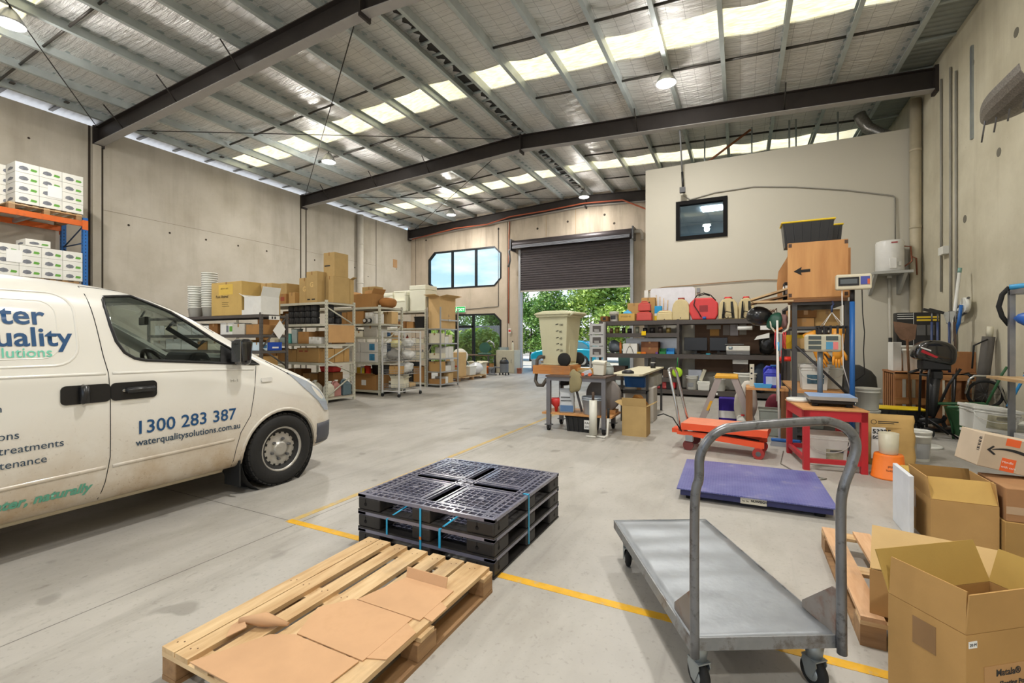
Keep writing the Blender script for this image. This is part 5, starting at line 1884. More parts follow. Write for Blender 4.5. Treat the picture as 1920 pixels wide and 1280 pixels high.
MB().mat(BRB).box(-1.08, .95, 13.04, 13.06, 1.1, 1.86).build('back_panel', None, t)
MB().mat(BRB).box(-1.08, .95, 13.04, 13.06, .62, .97).build('back_panel', None, t)
MB().mat(M('brushed alloy sheet', '#b3b5b8', 0.3, 0.7)).box(-2.9, -1.5, 13.04, 13.05, 1.1, 1.5).build('back_panel', None, t)
MB().mat(PAPER).box(-.6, -.5, YA - .002, YA, .09, .14).build('shelf_label', None, t)
carton('yellow tag-sized box stuck on the front of the second dark shelf', (-2.28, 12.38, 1.57), .11, .05, .11, '#e8c21f', tape=False, parts=False, name='yellow_box')
# notices on the backing board
for i, (x, z, w, h, c, lb) in enumerate(((-.62, 1.78, .34, .1, '#9d968d', 'wide grey notice'), (-.6, 1.64, .22, .17, '#b98a4a', 'ochre notice'), (-.32, 1.70, .16, .26, '#8e8882', 'grey notice beside the ochre one'),
                                   (-.14, 1.70, .18, .28, '#b3aeb2', 'pale lilac notice'), (.06, 1.72, .16, .28, '#8f897f', 'grey-brown notice with black marks'))):
    o = MB().mat(M('notice ' + c, c, 0.8)).box(x - w / 2, x + w / 2, 13.03, 13.036, z - h / 2, z + h / 2).build('notice', None)
    tag(o, lb + ' pinned to the board above the monitors', 'paper')
WZ = 1.962
def gas_can(label, loc, w, d, h, rz=0.0):
    t = thing('fuel_can', label, 'fuel can', loc, rz)
    m = MB().mat(M('faded red plastic', '#c34a42', 0.45, 0, 0.06))
    m.taper(0, 0, 0, h * .72, w, d, w * .96, d * .96).taper(0, 0, h * .72, h * .9, w * .96, d * .96, w * .5, d * .6)
    m.build('can_body', None, t, bevel=.02, bseg=2)
    MB().mat(M('faded red plastic', '#c34a42')).tube([(-w * .32, 0, h * .8), (-w * .2, 0, h), (w * .15, 0, h), (w * .25, 0, h * .86)], .014, 8).build('handle', None, t)
    MB().mat(BLACK_P).cyl((w * .33, 0, h * .78), (w * .4, 0, h * .95), .022, seg=12).build('cap', None, t)
    return t
t = carton('small brown carton with a dark round print at the left end of the dark shelving', (-3.37, 12.62, WZ), .2, .3, .14, 'dark', prints=[('F', .35, .75, .2, .8, INK, 'round_print')])
pail('white tub with a dark sticker at the left end of the dark shelving', (-3.13, 12.66, WZ), .13, .27, WHITE_P, patch=(-130, -60, .2, .6, M('dark sticker', '#37393d', 0.6)))
t = carton('tan carton with black writing on the dark shelving, under a blue toolbox', (-2.75, 12.66, WZ), .42, .36, .2, '#c7a25c', tape=False)
text('handwriting', 'STOCK 42', .06, INK, (-.16, -.182, .1), FACE_FRONT, t, 'LEFT', .0004)
t = thing('toolbox', 'pale blue plastic lid on the tan carton, dark shelving', 'toolbox', (-2.76, 12.66, WZ + .201))
MB().mat(M('sky blue plastic', '#4aa3d8', 0.4)).taper(0, 0, 0, .07, .24, .2, .16, .14).build('box_body', None, t, bevel=.01)
MB().mat(M('sky blue plastic', '#4aa3d8', 0.4)).box(-.03, .03, -.01, .01, .07, .11).build('handle', None, t)
carton('tall tan carton behind the red fuel cans', (-2.62, 12.92, WZ), .36, .22, .5, 'tan')
carton('larger tan carton behind the fuel cans, nearest the white post', (-2.25, 12.95, WZ), .36, .2, .64, 'tan')
gas_can('lower red fuel can of two stacked on the dark shelving', (-2.3, 12.62, WZ), .40, .26, .28)
gas_can('upper darker red fuel can stacked on the other', (-2.3, 12.62, WZ + .26), .32, .22, .26)
carton('blue white and yellow box behind the cream spray pack', (-1.98, 12.85, WZ), .18, .14, .4, '#3aa0d8', tape=False, prints=[('F', 0, 1, 0, .35, YELLOW_P, 'yellow_band'), ('F', 0, 1, .35, .5, PAPER, 'white_band')])
for i, x in enumerate((-2.02, -1.95, -1.88, -1.80)):
    o = MB().mat(PINE).tube([(x, 13.0, WZ), (x - .05 + .03 * i, 13.06, WZ + .72 - .05 * i)], .012, 6).build('dowel', None)
    tag(o, f'thin pale dowel leaning on the whiteboard, {ORD[i]} from the left', 'rod', 'dowels on the shelving')
SPR = M('cream spray tank plastic', '#cdbb8c', 0.45, 0, 0.05)
def spray_pack(label, loc, w, d, h, mat, cap, strap=True, squat=False, rz=0.0, hose=True):
    """knapsack sprayer: shouldered tank, screw lid, shoulder straps, hose"""
    t = thing('knapsack_sprayer', label, 'sprayer', loc, rz)
    m = MB().mat(mat)
    if squat:
        m.taper(0, 0, 0, h * .8, w, d, w * .96, d * .92).taper(0, 0, h * .8, h, w * .96, d * .92, w * .6, d * .7)
    else:
        pts = [(-w * .5, 0), (w * .5, 0), (w * .5, h * .55), (w * .44, h * .75), (w * .3, h * .9), (w * .12, h * .96), (-w * .12, h * .96), (-w * .3, h * .9), (-w * .44, h * .75), (-w * .5, h * .55)]
        m.prism(pts, 'Y', -d / 2, d / 2)
    m.build('tank', None, t, bevel=.025, bseg=3)
    MB().mat(cap).cyl((0, 0, h * .94), (0, 0, h * 1.04), w * .2, seg=18).build('lid', None, t)
    MB().mat(BLACK_P).cyl((0, -d / 2 - .004, h * .1), (0, -d / 2, h * .1), .014, seg=10).build('drain_plug', None, t)
    if strap:
        for s in (-1, 1):
            MB().mat(M('black webbing', '#2b2b28', 0.9)).slab([(s * w * .26 - .03, -d * .5 - .005, h * .04), (s * w * .26 + .03, -d * .5 - .005, h * .04), (s * w * .2 + .03, -d * .5 - .03, h * .55), (s * w * .18 + .025, -d * .4, h * .95), (s * w * .18 - .025, -d * .4, h * .95), (s * w * .2 - .03, -d * .5 - .03, h * .55)], (0, -1, 0), .008).build('strap', None, t)
    if hose:
        MB().mat(BLACK_R).tube([(w * .3, -d * .5, h * .1), (w * .2, -d * .62, h * .3), (-w * .1, -d * .66, h * .36), (-w * .3, -d * .62, h * .2), (-w * .1, -d * .62, h * .04), (w * .2, -d * .62, h * .06)], .009, 6).build('hose', None, t)
    return t
spray_pack('squat cream spray tank beside the stacked red fuel cans', (-1.78, 12.68, WZ), .40, .3, .26, SPR, M('dull red cap', '#96433a', 0.5), False, True, hose=False)
spray_pack('tall rounded cream spray tank left of the big red one', (-1.38, 12.7, WZ), .42, .3, .56, SPR, M('dull red cap', '#b3564c', 0.5), False, hose=False)
t = thing('knapsack_sprayer', 'big red knapsack spray tank on the dark shelving', 'sprayer', (-.83, 12.7, WZ))
REDS = M('coral red tank plastic', '#d23c3c', 0.42, 0, 0.05)
pts = [(-.27, 0), (.27, 0), (.33, .12), (.33, .42), (.24, .5), (.2, .55), (-.2, .55), (-.26, .5), (-.34, .42), (-.34, .2)]
o = MB().mat(REDS).prism(pts, 'Y', -.17, .17).build('tank', None, t, bevel=.03, bseg=3)
MB().mat(M('dark red recess', '#8f2428', 0.5)).box(-.1, .1, -.174, -.17, .2, .36).build('recess', None, t)
MB().mat(BLACK_R).tube([(-.24, -.1, .5), (-.16, -.12, .62), (0, -.1, .68), (.16, -.08, .62), (.28, -.05, .48)], .013, 8).tube([(-.12, -.12, .6), (.02, -.1, .65), (.14, -.1, .6)], .012, 8).build('hose', None, t)
MB().mat(BLACK_P).tube([(-.2, -.19, .52), (-.23, -.19, .38), (-.12, -.19, .2), (-.05, -.19, .06)], .012, 6).build('spray_lance', None, t)
MB().mat(BLUE_P).cyl((-.02, -.2, .04), (.06, -.2, .04), .035, seg=12).build('nozzle', None, t)
spray_pack('cream knapsack sprayer with wide black straps, next to the red tank', (-.27, 12.7, WZ), .44, .3, .54, SPR, REDS)
spray_pack('narrower cream knapsack sprayer with black straps, at the right of the row', (.13, 12.75, WZ), .36, .28, .54, SPR, REDS)
MBt = thing('spray_lances', 'tangle of brown and white spray lances at the end of the sprayer row', 'lance', (.55, 12.6, WZ))
for k in range(5):
    MB().mat(M('brown lance', '#6b4c38', 0.5)).tube([(-.25 + .06 * k, -.02 * k, .01), (-.05 + .07 * k, .03, .12 + .03 * k), (.12 + .03 * k, .1, .22 - .03 * k)], .009, 6).build('lance', None, MBt)
# whiteboard behind
t = thing('whiteboard', 'rounded whiteboard leaning on the grey office wall behind the sprayers', 'whiteboard', (-1.66, 13.14, 1.962))
m = MB().mat(M('glossy whiteboard', '#dcdce2', 0.2))
P = [(-.58, 0), (.58, 0)] + arc(.5, .83, .08, 0, 90, 5) + arc(-.5, .83, .08, 90, 180, 5)
m.prism(P, 'Y', -.01, .01)
m.build('board', None, t)
MB().mat(GREY_P).box(.62, .7, 0, .04, .75, .87).build('wall_switch', None, t)
# second shelf: tins; third: bins and cartons
for i, (x, r, h, c) in enumerate(((-3.2, .05, .14, '#6b4a3a'), (-3.05, .06, .16, '#8b8444'), (-2.88, .05, .15, '#3d3532'), (-2.7, .06, .13, '#2c2a29'), (-2.5, .05, .18, '#9ea293'), (-2.3, .06, .14, '#373433'), (-2.1, .07, .14, '#2d2a2a'), (-1.9, .06, .16, '#59504a'), (-1.7, .06, .14, '#a08a50'))):
    o = MB().mat(M('tin ' + c, c, 0.4, 0.2)).lathe([(r, 0), (r, h * .96), (r * .94, h * .96), (r * .94, h), (0, h)], seg=16).build('tin', None)
    o.location = (x, 12.62 + .04 * (i % 3), 1.632)
    tag(o, f'small tin on the second dark shelf, {ORD[i]} from the left', 'tin')
t = thing('bin_tower', 'tower of pale grey stacked bins at the left end of the dark shelving', 'storage bins', (-3.5, 12.3, .98))
PG = M('pale grey bin plastic', '#b4b4b3', 0.5)
for k in range(3):
    m = MB().mat(PG).box(-.18, .18, -.1, .1, k * .31, k * .31 + .29)
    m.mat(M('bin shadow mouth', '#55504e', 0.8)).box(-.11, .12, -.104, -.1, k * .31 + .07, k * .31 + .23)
    m.mat(PG).slab([(-.06, -.104, k * .31 + .06), (.07, -.104, k * .31 + .06), (.07, -.14, k * .31 + .14), (-.06, -.14, k * .31 + .14)], (0, 1, 0), .01)
    m.build('bin', None, t, bevel=.006)
for s in (-1, 1):
    MB().mat(PG).box(s * .19 - .015, s * .19 + .015, -.08, .08, -.98, .95).build('side_rail', None, t)
sack('clear bag of blue fittings on the third dark shelf', (-3.12, 12.65, 1.082), (.19, .16, .17), M('smoky clear bag', '#59626a', 0.35), 21)
o = MB().mat(M('orange caulk tube', '#d07a35', 0.5)).lathe([(.035, 0), (.035, .28), (.012, .3), (.008, .36)], seg=12).build('caulk_tube', None)
o.location = (-2.93, 12.55, 1.082)
tag(o, 'orange caulking tube standing on the third dark shelf', 'tube')
t = carton('white carton with a thin black cable loop on the third dark shelf', (-2.66, 12.62, 1.082), .38, .3, .27, 'white')
MB().mat(BLACK_R).tube([(-.1 + .014 * k, -.156, .01 + .19 * math.sin(PI * k / 14)) for k in range(15)], .006, 6).build('cable', None, t)
carton('lower brown carton of two on the third dark shelf', (-2.15, 12.66, 1.082), .44, .34, .17, '#8a5f43')
carton('upper dark brown carton of two on the third dark shelf', (-2.15, 12.66, 1.254), .44, .34, .15, '#6b4733')
stack_bin('green picking bin on the third dark shelf', (-1.81, 12.55, 1.082), .16, .24, .14, GREEN_P)
stack_bin('blue picking bin next to the green one', (-1.62, 12.55, 1.082), .19, .24, .15, M('bright blue plastic', '#2a86c8', 0.4))
for i, (x, c, w) in enumerate(((-2.42, '#caa13a', .1), (-2.3, '#d9742f', .12), (-1.96, '#6b4a8c', .06))):
    carton(f'{["ochre", "orange", "purple"][i]} packet lying before the brown cartons on the third shelf', (x, 12.47, 1.082), w, .06, .05, c, tape=False, parts=False, name='packet', cat='packet')
for i, (x, w, h, c, lb) in enumerate(((-3.05, .5, .26, '#4b3f38', 'dark brown'), (-2.5, .4, .2, '#3a3634', 'black'), (-2.05, .44, .24, '#37332f', 'charcoal'), (-1.66, .3, .2, '#5a4d42', 'grey-brown'))):
    carton(f'{lb} crate on the fourth dark shelf, {ORD[i]} from the left', (x, 12.7, .472), w, .4, h, c, tape=False, parts=False, name='crate', cat='crate')
REDC = M('dark red bag cloth', '#9e2e30', 0.7, 0, 0.15, 9, dirt='#b9a99c', dscale=6, damt=0.5)
t = thing('tool_bag', 'red tool bag with a black strap at the foot of the dark shelving', 'bag', (-1.8, 12.62, .17))
MB().mat(REDC).taper(0, 0, 0, .3, .6, .34, .56, .26).build('bag_body', None, t, bevel=.05, bseg=3)
MB().mat(BLACK_R).box(.08, .2, -.178, .178, 0, .31).build('strap', None, t, bevel=.01)
MB().mat(PAPER).prism([(-.28, .26), (.28, .26), (.26, .34), (.1, .31), (0, .35), (-.16, .3), (-.26, .34)], 'Y', -.1, .05).build('white_lining', None, t)
MB().mat(M('bright red cloth', '#d8313a', 0.6)).box(.21, .3, -.175, .175, .02, .28).build('end_pocket', None, t, bevel=.02)
# desk bay: monitors, printer, cables
def monitor(label, x, y, w, h):
    t = thing('monitor', label, 'monitor', (x, y, 1.082))
    MB().mat(M('black screen', '#151313', 0.25)).box(-w / 2, w / 2, -.02, .02, .09, .09 + h).build('screen', None, t, bevel=.006)
    MB().mat(BLACK_P).box(-.03, .03, .0, .04, .02, .14).box(-.12, .12, -.08, .08, 0, .02).build('stand', None, t)
monitor('left black monitor on the desk bay of the dark shelving', -1.04, 12.82, .56, .34)
monitor('right black monitor on the desk bay of the dark shelving', -.5, 12.9, .42, .34)
t = thing('printer', 'white and grey inkjet printer on the desk bay', 'printer', (-.05, 12.68, 1.082))
MB().mat(M('printer grey', '#6d6d6c', 0.5)).box(-.26, .26, -.2, .2, 0, .1).build('paper_tray', None, t, bevel=.008)
MB().mat(M('printer white', '#d9d6cc', 0.45)).box(-.26, .26, -.2, .2, .1, .22).build('printer_body', None, t, bevel=.01)
MB().mat(M('printer grey', '#6d6d6c', 0.5)).cbox(-.08, .02, .26, .42, .3, .015, (.06, 0, 0)).build('lid_feeder', None, t)
MB().mat(M('printer screen', '#4d565b', 0.3)).box(-.21, -.12, -.206, -.2, .135, .205).mat(M('lit printer display', '#b9cbd0', 0.3)).box(-.195, -.14, -.208, -.206, .16, .198).build('touch_panel', None, t)
MB().mat(GREY_P).box(-.1, .1, -.204, -.2, .02, .035).build('tray_slot', None, t)
sack('black bag of cables hanging beside the printer', (.62, 12.7, 1.082), (.2, .16, .26), M('glossy black bag', '#161616', 0.25), 33)
for i, (x, z, w, h, c, lb) in enumerate(((-.62, 1.13, .2, .06, '#2a2725', 'dark keyboard box in front of the right monitor'), (-.72, 1.082, .1, .03, '#2f8fa5', 'small teal tape roll in front of the right monitor'))):
    carton(lb, (x + (.2 if i == 0 else 0), 12.5, 1.082), w, .1, h, c, tape=False, parts=False, name='desk_item', cat='stationery')
o = MB().mat(PAPER).lathe([(.05, -.16), (.05, .16)], 0, 0, 0, 16, 'X').build('paper_roll', None)
o.location = (.1, 12.5, 1.74)
tag(o, 'white paper roll hanging under the top of the desk bay', 'paper roll')
struct(MB().mat(DS).tube([(.1 - .2, 12.5, 1.74), (.1 + .2, 12.5, 1.74)], .012, 6).tube([(-.09, 12.5, 1.74), (-.09, 12.5, 1.86)], .008, 6).tube([(.29, 12.5, 1.74), (.29, 12.5, 1.86)], .008, 6).build('trim_8'))
o = MB().mat(PAPER).cbox(.56, 12.5, 1.74, .26, .12, .1).build('tissue_box', None)
tag(o, 'white tissue pack hung beside the paper roll', 'tissue box')
o = MB().mat(PAPER).slab([(.3, 12.46, 1.45), (.62, 12.46, 1.5), (.62, 12.46, 1.62), (.36, 12.46, 1.54)], (0, 1, 0), .004).build('paper_sheet', None)
tag(o, 'creased paper hanging on a string above the printer', 'paper')
# lower bay: pails and tubs
pail('white pail with a drawn square label under the desk bay', (-1.12, 12.7, .172), .15, .36, WHITE_P, lid=True, patch=(-130, -70, .2, .5, M('grey label', '#8d8f90', 0.6)))
MBt = carton('stack of pale sheets on the pail under the desk bay', (-1.05, 12.85, .172), .32, .2, .5, '#c9cedb', tape=False, parts=False, name='paper_ream', cat='paper')
square_pail('square white pail with a wire handle under the desk bay', (-.83, 12.66, .172), .3, .3, .26, lid=False)
o = MB().mat(CREAM_P).cbox(-.86, 12.72, .55, .08, .2, .3, (0, .35, 0)).build('square_cover', None)
tag(o, 'cream lid leaning out of the square pail', 'lid')
pail('white pail behind the ladder, left one', (-.46, 12.66, .172), .14, .36)
pail('large white pail behind the right ladder leg', (.12, 12.6, .172), .26, .48, WHITE_P, lid=True)
open_carton('white and dark open carton on the large pail', (.0, 12.72, .66), .34, .3, .3, '#3f3530', flaps=(None, None, None, None))
o = MB().mat(PAPER).box(-.17, .17, 12.565 - 12.72, 12.569 - 12.72, .2, .3).build('white_band', None)
o.parent = bpy.data.objects[[x.name for x in COL.objects if x.name.startswith('open_carton')][-1]]
sack('dark blue garment slumped by the white jug', (.42, 12.62, .172), (.18, .2, .34), M('navy cloth', '#27313e', 0.9), 8)

# ---- wheeled work bench with the bin on top
t = thing('work_bench', 'grey steel work bench on castors beneath the cream wheelie bin', 'bench', (-2.3, 7.16, 0))
SB = M('grey square tube', '#77767a', 0.45, 0.4, 0.1)
for x in (-.46, .44):
    for y in (-.28, .3):
        MB().mat(SB).box(x - .032, x + .032, y - .032, y + .032, .1, .84).build('leg', None, t)
        c = MB().mat(STEEL).box(x - .06, x + .06, y - .04, y + .04, .088, .1)
        c.mat(BLACK_R).cyl((x - .018, y, .05), (x + .018, y, .05), .05, seg=16)
        c.mat(STEEL).box(x - .03, x - .022, y - .03, y + .03, .04, .09).box(x + .022, x + .03, y - .03, y + .03, .04, .09)
        c.build('caster', None, t)
m = MB().mat(SB)
for y in (-.28, .3):
    m.box(-.49, .47, y - .03, y + .03, .80, .86)
for x in (-.46, .44):
    m.box(x - .03, x + .03, -.28, .3, .80, .86)
m.build('top_frame', None, t)
MB().mat(M('oily bench top', '#5d4c42', 0.7)).box(-.5, .48, -.33, .36, .86, .885).build('bench_top', None, t)
MB().mat(PLY).box(-.58, .56, -.28, .32, .255, .285).build('lower_shelf', None, t)
BZ = .887
t = thing('wooden_crate', 'shallow pine crate on the left of the bench carrying the wheelie bin', 'crate', (-2.78, 7.30, BZ))
for a in ((-.33, .33, -.27, -.25), (-.33, .33, .25, .27)):
    MB().mat(wood('orange pine x', '#c98a4b', '#a9692f', 'X')).box(a[0], a[1], a[2], a[3], 0, .14).build('side_board', None, t)
for a in (-.33, .31):
    MB().mat(wood('orange pine y', '#c98a4b', '#a9692f', 'Y')).box(a, a + .02, -.25, .25, 0, .14).build('side_board', None, t)
MB().mat(wood('orange pine x', '#c98a4b', '#a9692f', 'X')).box(-.31, .31, -.25, .25, .12, .138).build('top_board', None, t)
t = thing('wheelie_bin', 'cream wheelie bin with black wheels standing on the pine crate', 'bin', (-2.76, 7.38, BZ + .141), -.12)
BINM = M('faded cream bin plastic', '#c2bfa0', 0.5, 0, 0.05, 3)
m = MB().mat(BINM)
m.taper(0, 0, .0, .84, .42, .40, .54, .54).taper(0, 0, .80, .84, .60, .60, .62, .62).box(-.25, .25, -.22, .22, -.0, .02)
m.build('bin_body', None, t, bevel=.02, bseg=2)
m = MB().mat(BINM).taper(0, 0, .84, .87, .66, .66, .64, .64).taper(0, 0, .87, .91, .62, .62, .40, .44)
m.build('lid', None, t, bevel=.015, bseg=2)
m = MB().mat(BINM).tube([(.27, -.24, .80), (.36, -.24, .86), (.36, .24, .86), (.27, .24, .80)], .018, 8)
m.build('handle', None, t)
MB().mat(BINM).box(.20, .24, -.12, .12, .06, .7).build('spine', None, t, bevel=.01)
for s in (-1, 1):
    MB().mat(BLACK_R).lathe([(.0, -.03), (.1, -.03), (.11, -.02), (.11, .02), (.1, .03), (.065, .03), (.06, .015), (.03, .015), (.025, .03), (0, .03)], .22, s * .27, .10, 26, 'Y').build('wheel', None, t)
m = MB().mat(INK)
for k, z in enumerate((.68, .57, .46, .36, .26)):
    m.cbox(.08, -(.205 + .083 * z), z, .05, .006, .009, (0, -.25, 0))
for k, z in enumerate((.68, .57, .46, .36, .26)):
    o = text('volume_mark', str(100 - 20 * k), .05, INK, (.12, -(.207 + .083 * z), z - .03), (PI / 2 + .08, 0, 0), t, 'LEFT', .0005)
m.build('volume_scale', None, t)
o = MB().mat(M('brown rubber hose', '#4c453c', 0.6)).tube([(-2.96, 7.2, 1.16), (-3.03, 7.16, 1.16), (-3.08, 7.14, 1.11), (-3.09, 7.14, .9), (-3.1, 7.12, .76), (-3.05, 7.1, .69), (-2.96, 7.1, .69), (-2.88, 7.08, .80)], .028, 10).build('drain_hose', None)
tag(o, 'dark rubber hose curving from the foot of the wheelie bin under the bench', 'hose')
sack('crumpled khaki rag draped over the bench edge', (-2.33, 6.86, .62), (.1, .05, .17), M('khaki rag', '#8f8563', 0.95), 14, jit=.2, name='rag', cat='rag')
sack('crumpled pale bundle of rags on the bench top', (-2.2, 6.98, BZ), (.09, .07, .05), M('khaki rag', '#8f8563', 0.95), 15, jit=.2, name='rag', cat='rag')
t = thing('chip_box', 'white paper sack standing on the bench, right of the rags', 'bag', (-2.0, 7.14, BZ))
MB().mat(M('white kraft paper', '#d8d5c6', 0.8)).taper(0, 0, 0, .2, .16, .14, .2, .15).build('bag_body', None, t, bevel=.012)
MB().mat(M('white kraft paper', '#d8d5c6', 0.8)).cbox(0, -.01, .21, .21, .16, .03, (.15, .05, 0)).build('folded_top', None, t)
t = thing('tape_gun', 'white tape gun with orange wheels lying on the bench', 'tape gun', (-2.14, 6.93, BZ))
MB().mat(M('pale grey tool plastic', '#b9bcc4', 0.4)).cbox(0, 0, .05, .14, .06, .07, (0, -.4, 0)).build('gun_body', None, t, bevel=.01)
for x in (-.06, .05):
    MB().mat(M('orange rubber', '#d8663c', 0.5)).cyl((x, -.04, .025), (x, .04, .025), .025, seg=12).build('wheel', None, t)
carton('long pine plank box lying across the back of the bench', (-2.2, 7.42, BZ), .5, .1, .09, '#c79a5c', tape=False, parts=False, name='timber_offcut', cat='timber')
t = thing('glass_demijohn', 'clear glass demijohn at the back of the bench', 'bottle', (-1.93, 7.4, BZ))
MB().mat(M('clear glass jar', '#a7b0ac', 0.1)).lathe([(.08, 0), (.09, .02), (.09, .11), (.03, .17), (.03, .2)], seg=18).build('bottle_body', None, t)
MB().mat(M('clear glass jar', '#a7b0ac', 0.1)).torus((0, 0, .14), .08, .006).build('handle', None, t)
# under the bench
LZ = .287
def sack_paper(label, loc, w, d, h, mat, rz=0.0, top=True):
    t = thing('paper_sack', label, 'bag', loc, rz)
    bm_ = MB().mat(mat)
    n, R_ = 10, []
    for k in range(n + 1):
        f = d * (1 - .8 * (k / n) ** 2.2) / 2
        q = w / 2 * (1 - .03 * math.cos(k * 1.7))
        R_.append([bm_.bm.verts.new((q * math.copysign(abs(math.cos(a)) ** .35, math.cos(a)), f * math.copysign(abs(math.sin(a)) ** .5, math.sin(a)) + .006 * math.sin(k * 2 + a * 3), h * k / n)) for a in [2 * PI * j / 24 for j in range(24)]])
    for A, B in zip(R_, R_[1:]):
        bm_._faces([bm_.bm.faces.new((A[j], A[(j + 1) % 24], B[(j + 1) % 24], B[j])) for j in range(24)], True)
    bm_._faces([bm_.bm.faces.new(R_[0][::-1]), bm_.bm.faces.new(R_[-1])])
    bm_.build('sack_body', None, t)
    return t
t = sack_paper('blue and white paper sack on the lower shelf of the bench', (-2.5, 7.02, LZ), .24, .18, .38, M('pale blue and white paper', '#c4c8cb', 0.7), .2)
MB().mat(M('mid blue print', '#54749c', 0.7)).box(-.1, .11, -.094, -.09, .02, .12).mat(INK).box(-.09, .06, -.084, -.08, .24, .255).box(-.09, .08, -.088, -.084, .19, .2).build('print', None, t)
t = thing('funnel', 'red plastic funnel upside down on the bench shelf', 'funnel', (-2.68, 7.0, LZ))
MB().mat(RED_P).lathe([(.02, 0), (.03, .07), (.095, .14), (.1, .22), (.0, .22)], seg=20).build('funnel_body', None, t)
bottle('dark green wine bottle behind the red funnel', (-2.64, 7.14, LZ), .04, .42, M('dark green glass', '#1e2a24', 0.15), BLACK_P)
t = pail('galvanised bucket on the lower shelf, behind the white foam roll', (-2.06, 7.04, LZ), .19, .28, M('pale blue-grey bucket', '#a9b1ba', 0.4, 0.2), lid=False)
t = thing('hose_reel', 'large grey wheel-shaped reel at the back of the bench shelf', 'reel', (-1.98, 7.3, LZ))
MB().mat(M('grey fibre drum', '#7f7975', 0.7)).lathe([(0, -.06), (.27, -.06), (.275, -.05), (.275, .06), (.27, .07), (0, .07)], 0, 0, .275, 36, 'Y').build('drum', None, t)
MB().mat(PLY).box(-.22, .22, -.1, .1, 0, .05).build('cradle', None, t)
o = MB().mat(SB).tube([(-2.28, 7.1, .3), (-2.45, 7.2, .80)], .02, 8).build('steel_bar', None)
tag(o, 'grey steel bar leaning inside the bench frame', 'bar')
sack('dark clutter of gloves hanging under the bench top', (-2.6, 7.2, .69), (.09, .08, .06), BLACK_R, 17, name='glove', cat='glove')
t = tub('black storage tub with white taped notes under the bench', (-2.26, 7.1, 0), .5, .38, .245, BLACK_P)
t.location.z = .0
MB().mat(PAPER).box(.08, .2, -.20, -.196, .06, .2).build('taped_note', None, t)
text('handwriting', 'RAGS', .05, INK, (.09, -.203, .14), FACE_FRONT, t, 'LEFT', .0005)
text('handwriting', '2018', .05, INK, (.09, -.203, .08), FACE_FRONT, t, 'LEFT', .0005)
t = thing('wrap_roll_stand', 'white stretch-wrap roll on a bent white tube stand before the bench', 'wrap roll', (-1.97, 6.68, 0))
MB().mat(M('white stretch film', '#d9d8cc', 0.35)).cyl((0, 0, .03), (0, 0, .55), .058, seg=24).build('film_roll', None, t)
MB().mat(M('brown tube core', '#4c3a2c', 0.6)).cyl((0, 0, .55), (0, 0, .67), .02, seg=12).build('core_handle', None, t)
MB().mat(M('white enamel tube', '#d6d4ca', 0.4)).tube([(-.09, -.06, .015), (.06, -.06, .015)], .014, 8).tube([(.06, 0, .015), (.18, -.03, .015), (.22, -.02, .05), (.23, 0, .32)], .014, 8).build('bent_frame', None, t)
MB().mat(BLACK_R).cyl((.23, 0, .3), (.23, 0, .44), .02, seg=12).build('grip', None, t)
t = open_carton('brown open carton standing on the floor right of the wheeled bench', (-1.43, 7.16, 0), .36, .34, .45, 'yellow', rz=.0, flaps=(14, 62, None, 62), fl=.13)
o = MB().mat(cardboard('#a97a45')).slab([(-.16, .16, .45), (.16, .16, .45), (.05, .1, .6), (-.04, .08, .6)], (0, -1, 0), .006).build('flap', None, t)
carton('pale grey carton with brown tape behind the open brown carton', (-1.62, 8.55, 0), .5, .4, .6, '#b9b4ab', prints=[('F', .42, .58, .84, 1.0, TAPE, 'tape')])
t = thing('trestle_table', 'cream-topped trestle table running back from the wheeled bench', 'table', (-1.68, 8.75, 0))
MB().mat(M('cream melamine', '#d6cfb2', 0.45)).prism([(-.26, -1.2), (.22, -1.2), (.26, -1.12), (.26, 1.2), (-.26, 1.2)], 'Z', .86, .89).build('table_top', None, t)
for y in (-.5, 1.1):
    for x in (-.22, .22):
        MB().mat(DGREY).box(x - .02, x + .02, y - .02, y + .02, 0, .86).build('leg', None, t)
MB().mat(DGREY).box(-.22, .22, -.52, -.48, .5, .54).build('rail', None, t)
MB().mat(DGREY).box(-.22, .22, 1.08, 1.12, .5, .54).build('rail', None, t)
MB().mat(DGREY).box(-.24, .24, -.52, 1.12, .54, .56).build('lower_shelf', None, t)
t = tub('blue tub on the shelf of the cream trestle table', (-1.7, 8.5, .562), .4, .34, .22, BLUE_P, ribs=False)
for i, y in enumerate((8.95, 9.3, 9.65)):
    carton(f'pale grey cable box under the trestle table, {ORD[i]} from the bench', (-1.62, y, .562), .36, .28, .2, '#b3b1a8', parts=False)
t = thing('desk_brush', 'black round brush lying on the cream trestle table', 'brush', (-1.68, 7.72, .891))
MB().mat(BLACK_P).lathe([(.1, 0), (.1, .03), (.05, .06), (0, .06)], seg=18).build('brush_body', None, t)
t = thing('pump_bottle', 'small black pump bottle on the cream trestle table', 'bottle', (-1.55, 9.4, .891))
MB().mat(BLACK_P).cyl((0, 0, 0), (0, 0, .1), .05, seg=16).build('bottle_body', None, t)
MB().mat(M('white cap top', '#d9d8d0', 0.5)).cyl((0, 0, .1), (0, 0, .115), .045, seg=16).build('cap', None, t)
MB().mat(BLACK_P).box(-.03, .05, -.02, .02, .115, .22).build('pump', None, t)
o = MB().mat(M('lime flying disc plastic', '#a5d02a', 0.5, 0, 0.1)).lathe([(0, -.02), (.1, -.02), (.13, 0), (.12, .015), (0, .02)], 0, 0, 0, 28, 'Y').build('lime_disc', None)
o.location = (-1.44, 12.36, .62)
tag(o, 'lime green disc hanging from the centre post of the dark shelving', 'disc')
o = MB().mat(GREEN_P).tube([(-1.44, 12.36, .76), (-1.43, 12.38, 1.0)], .012, 6).build('rope_tie', None)
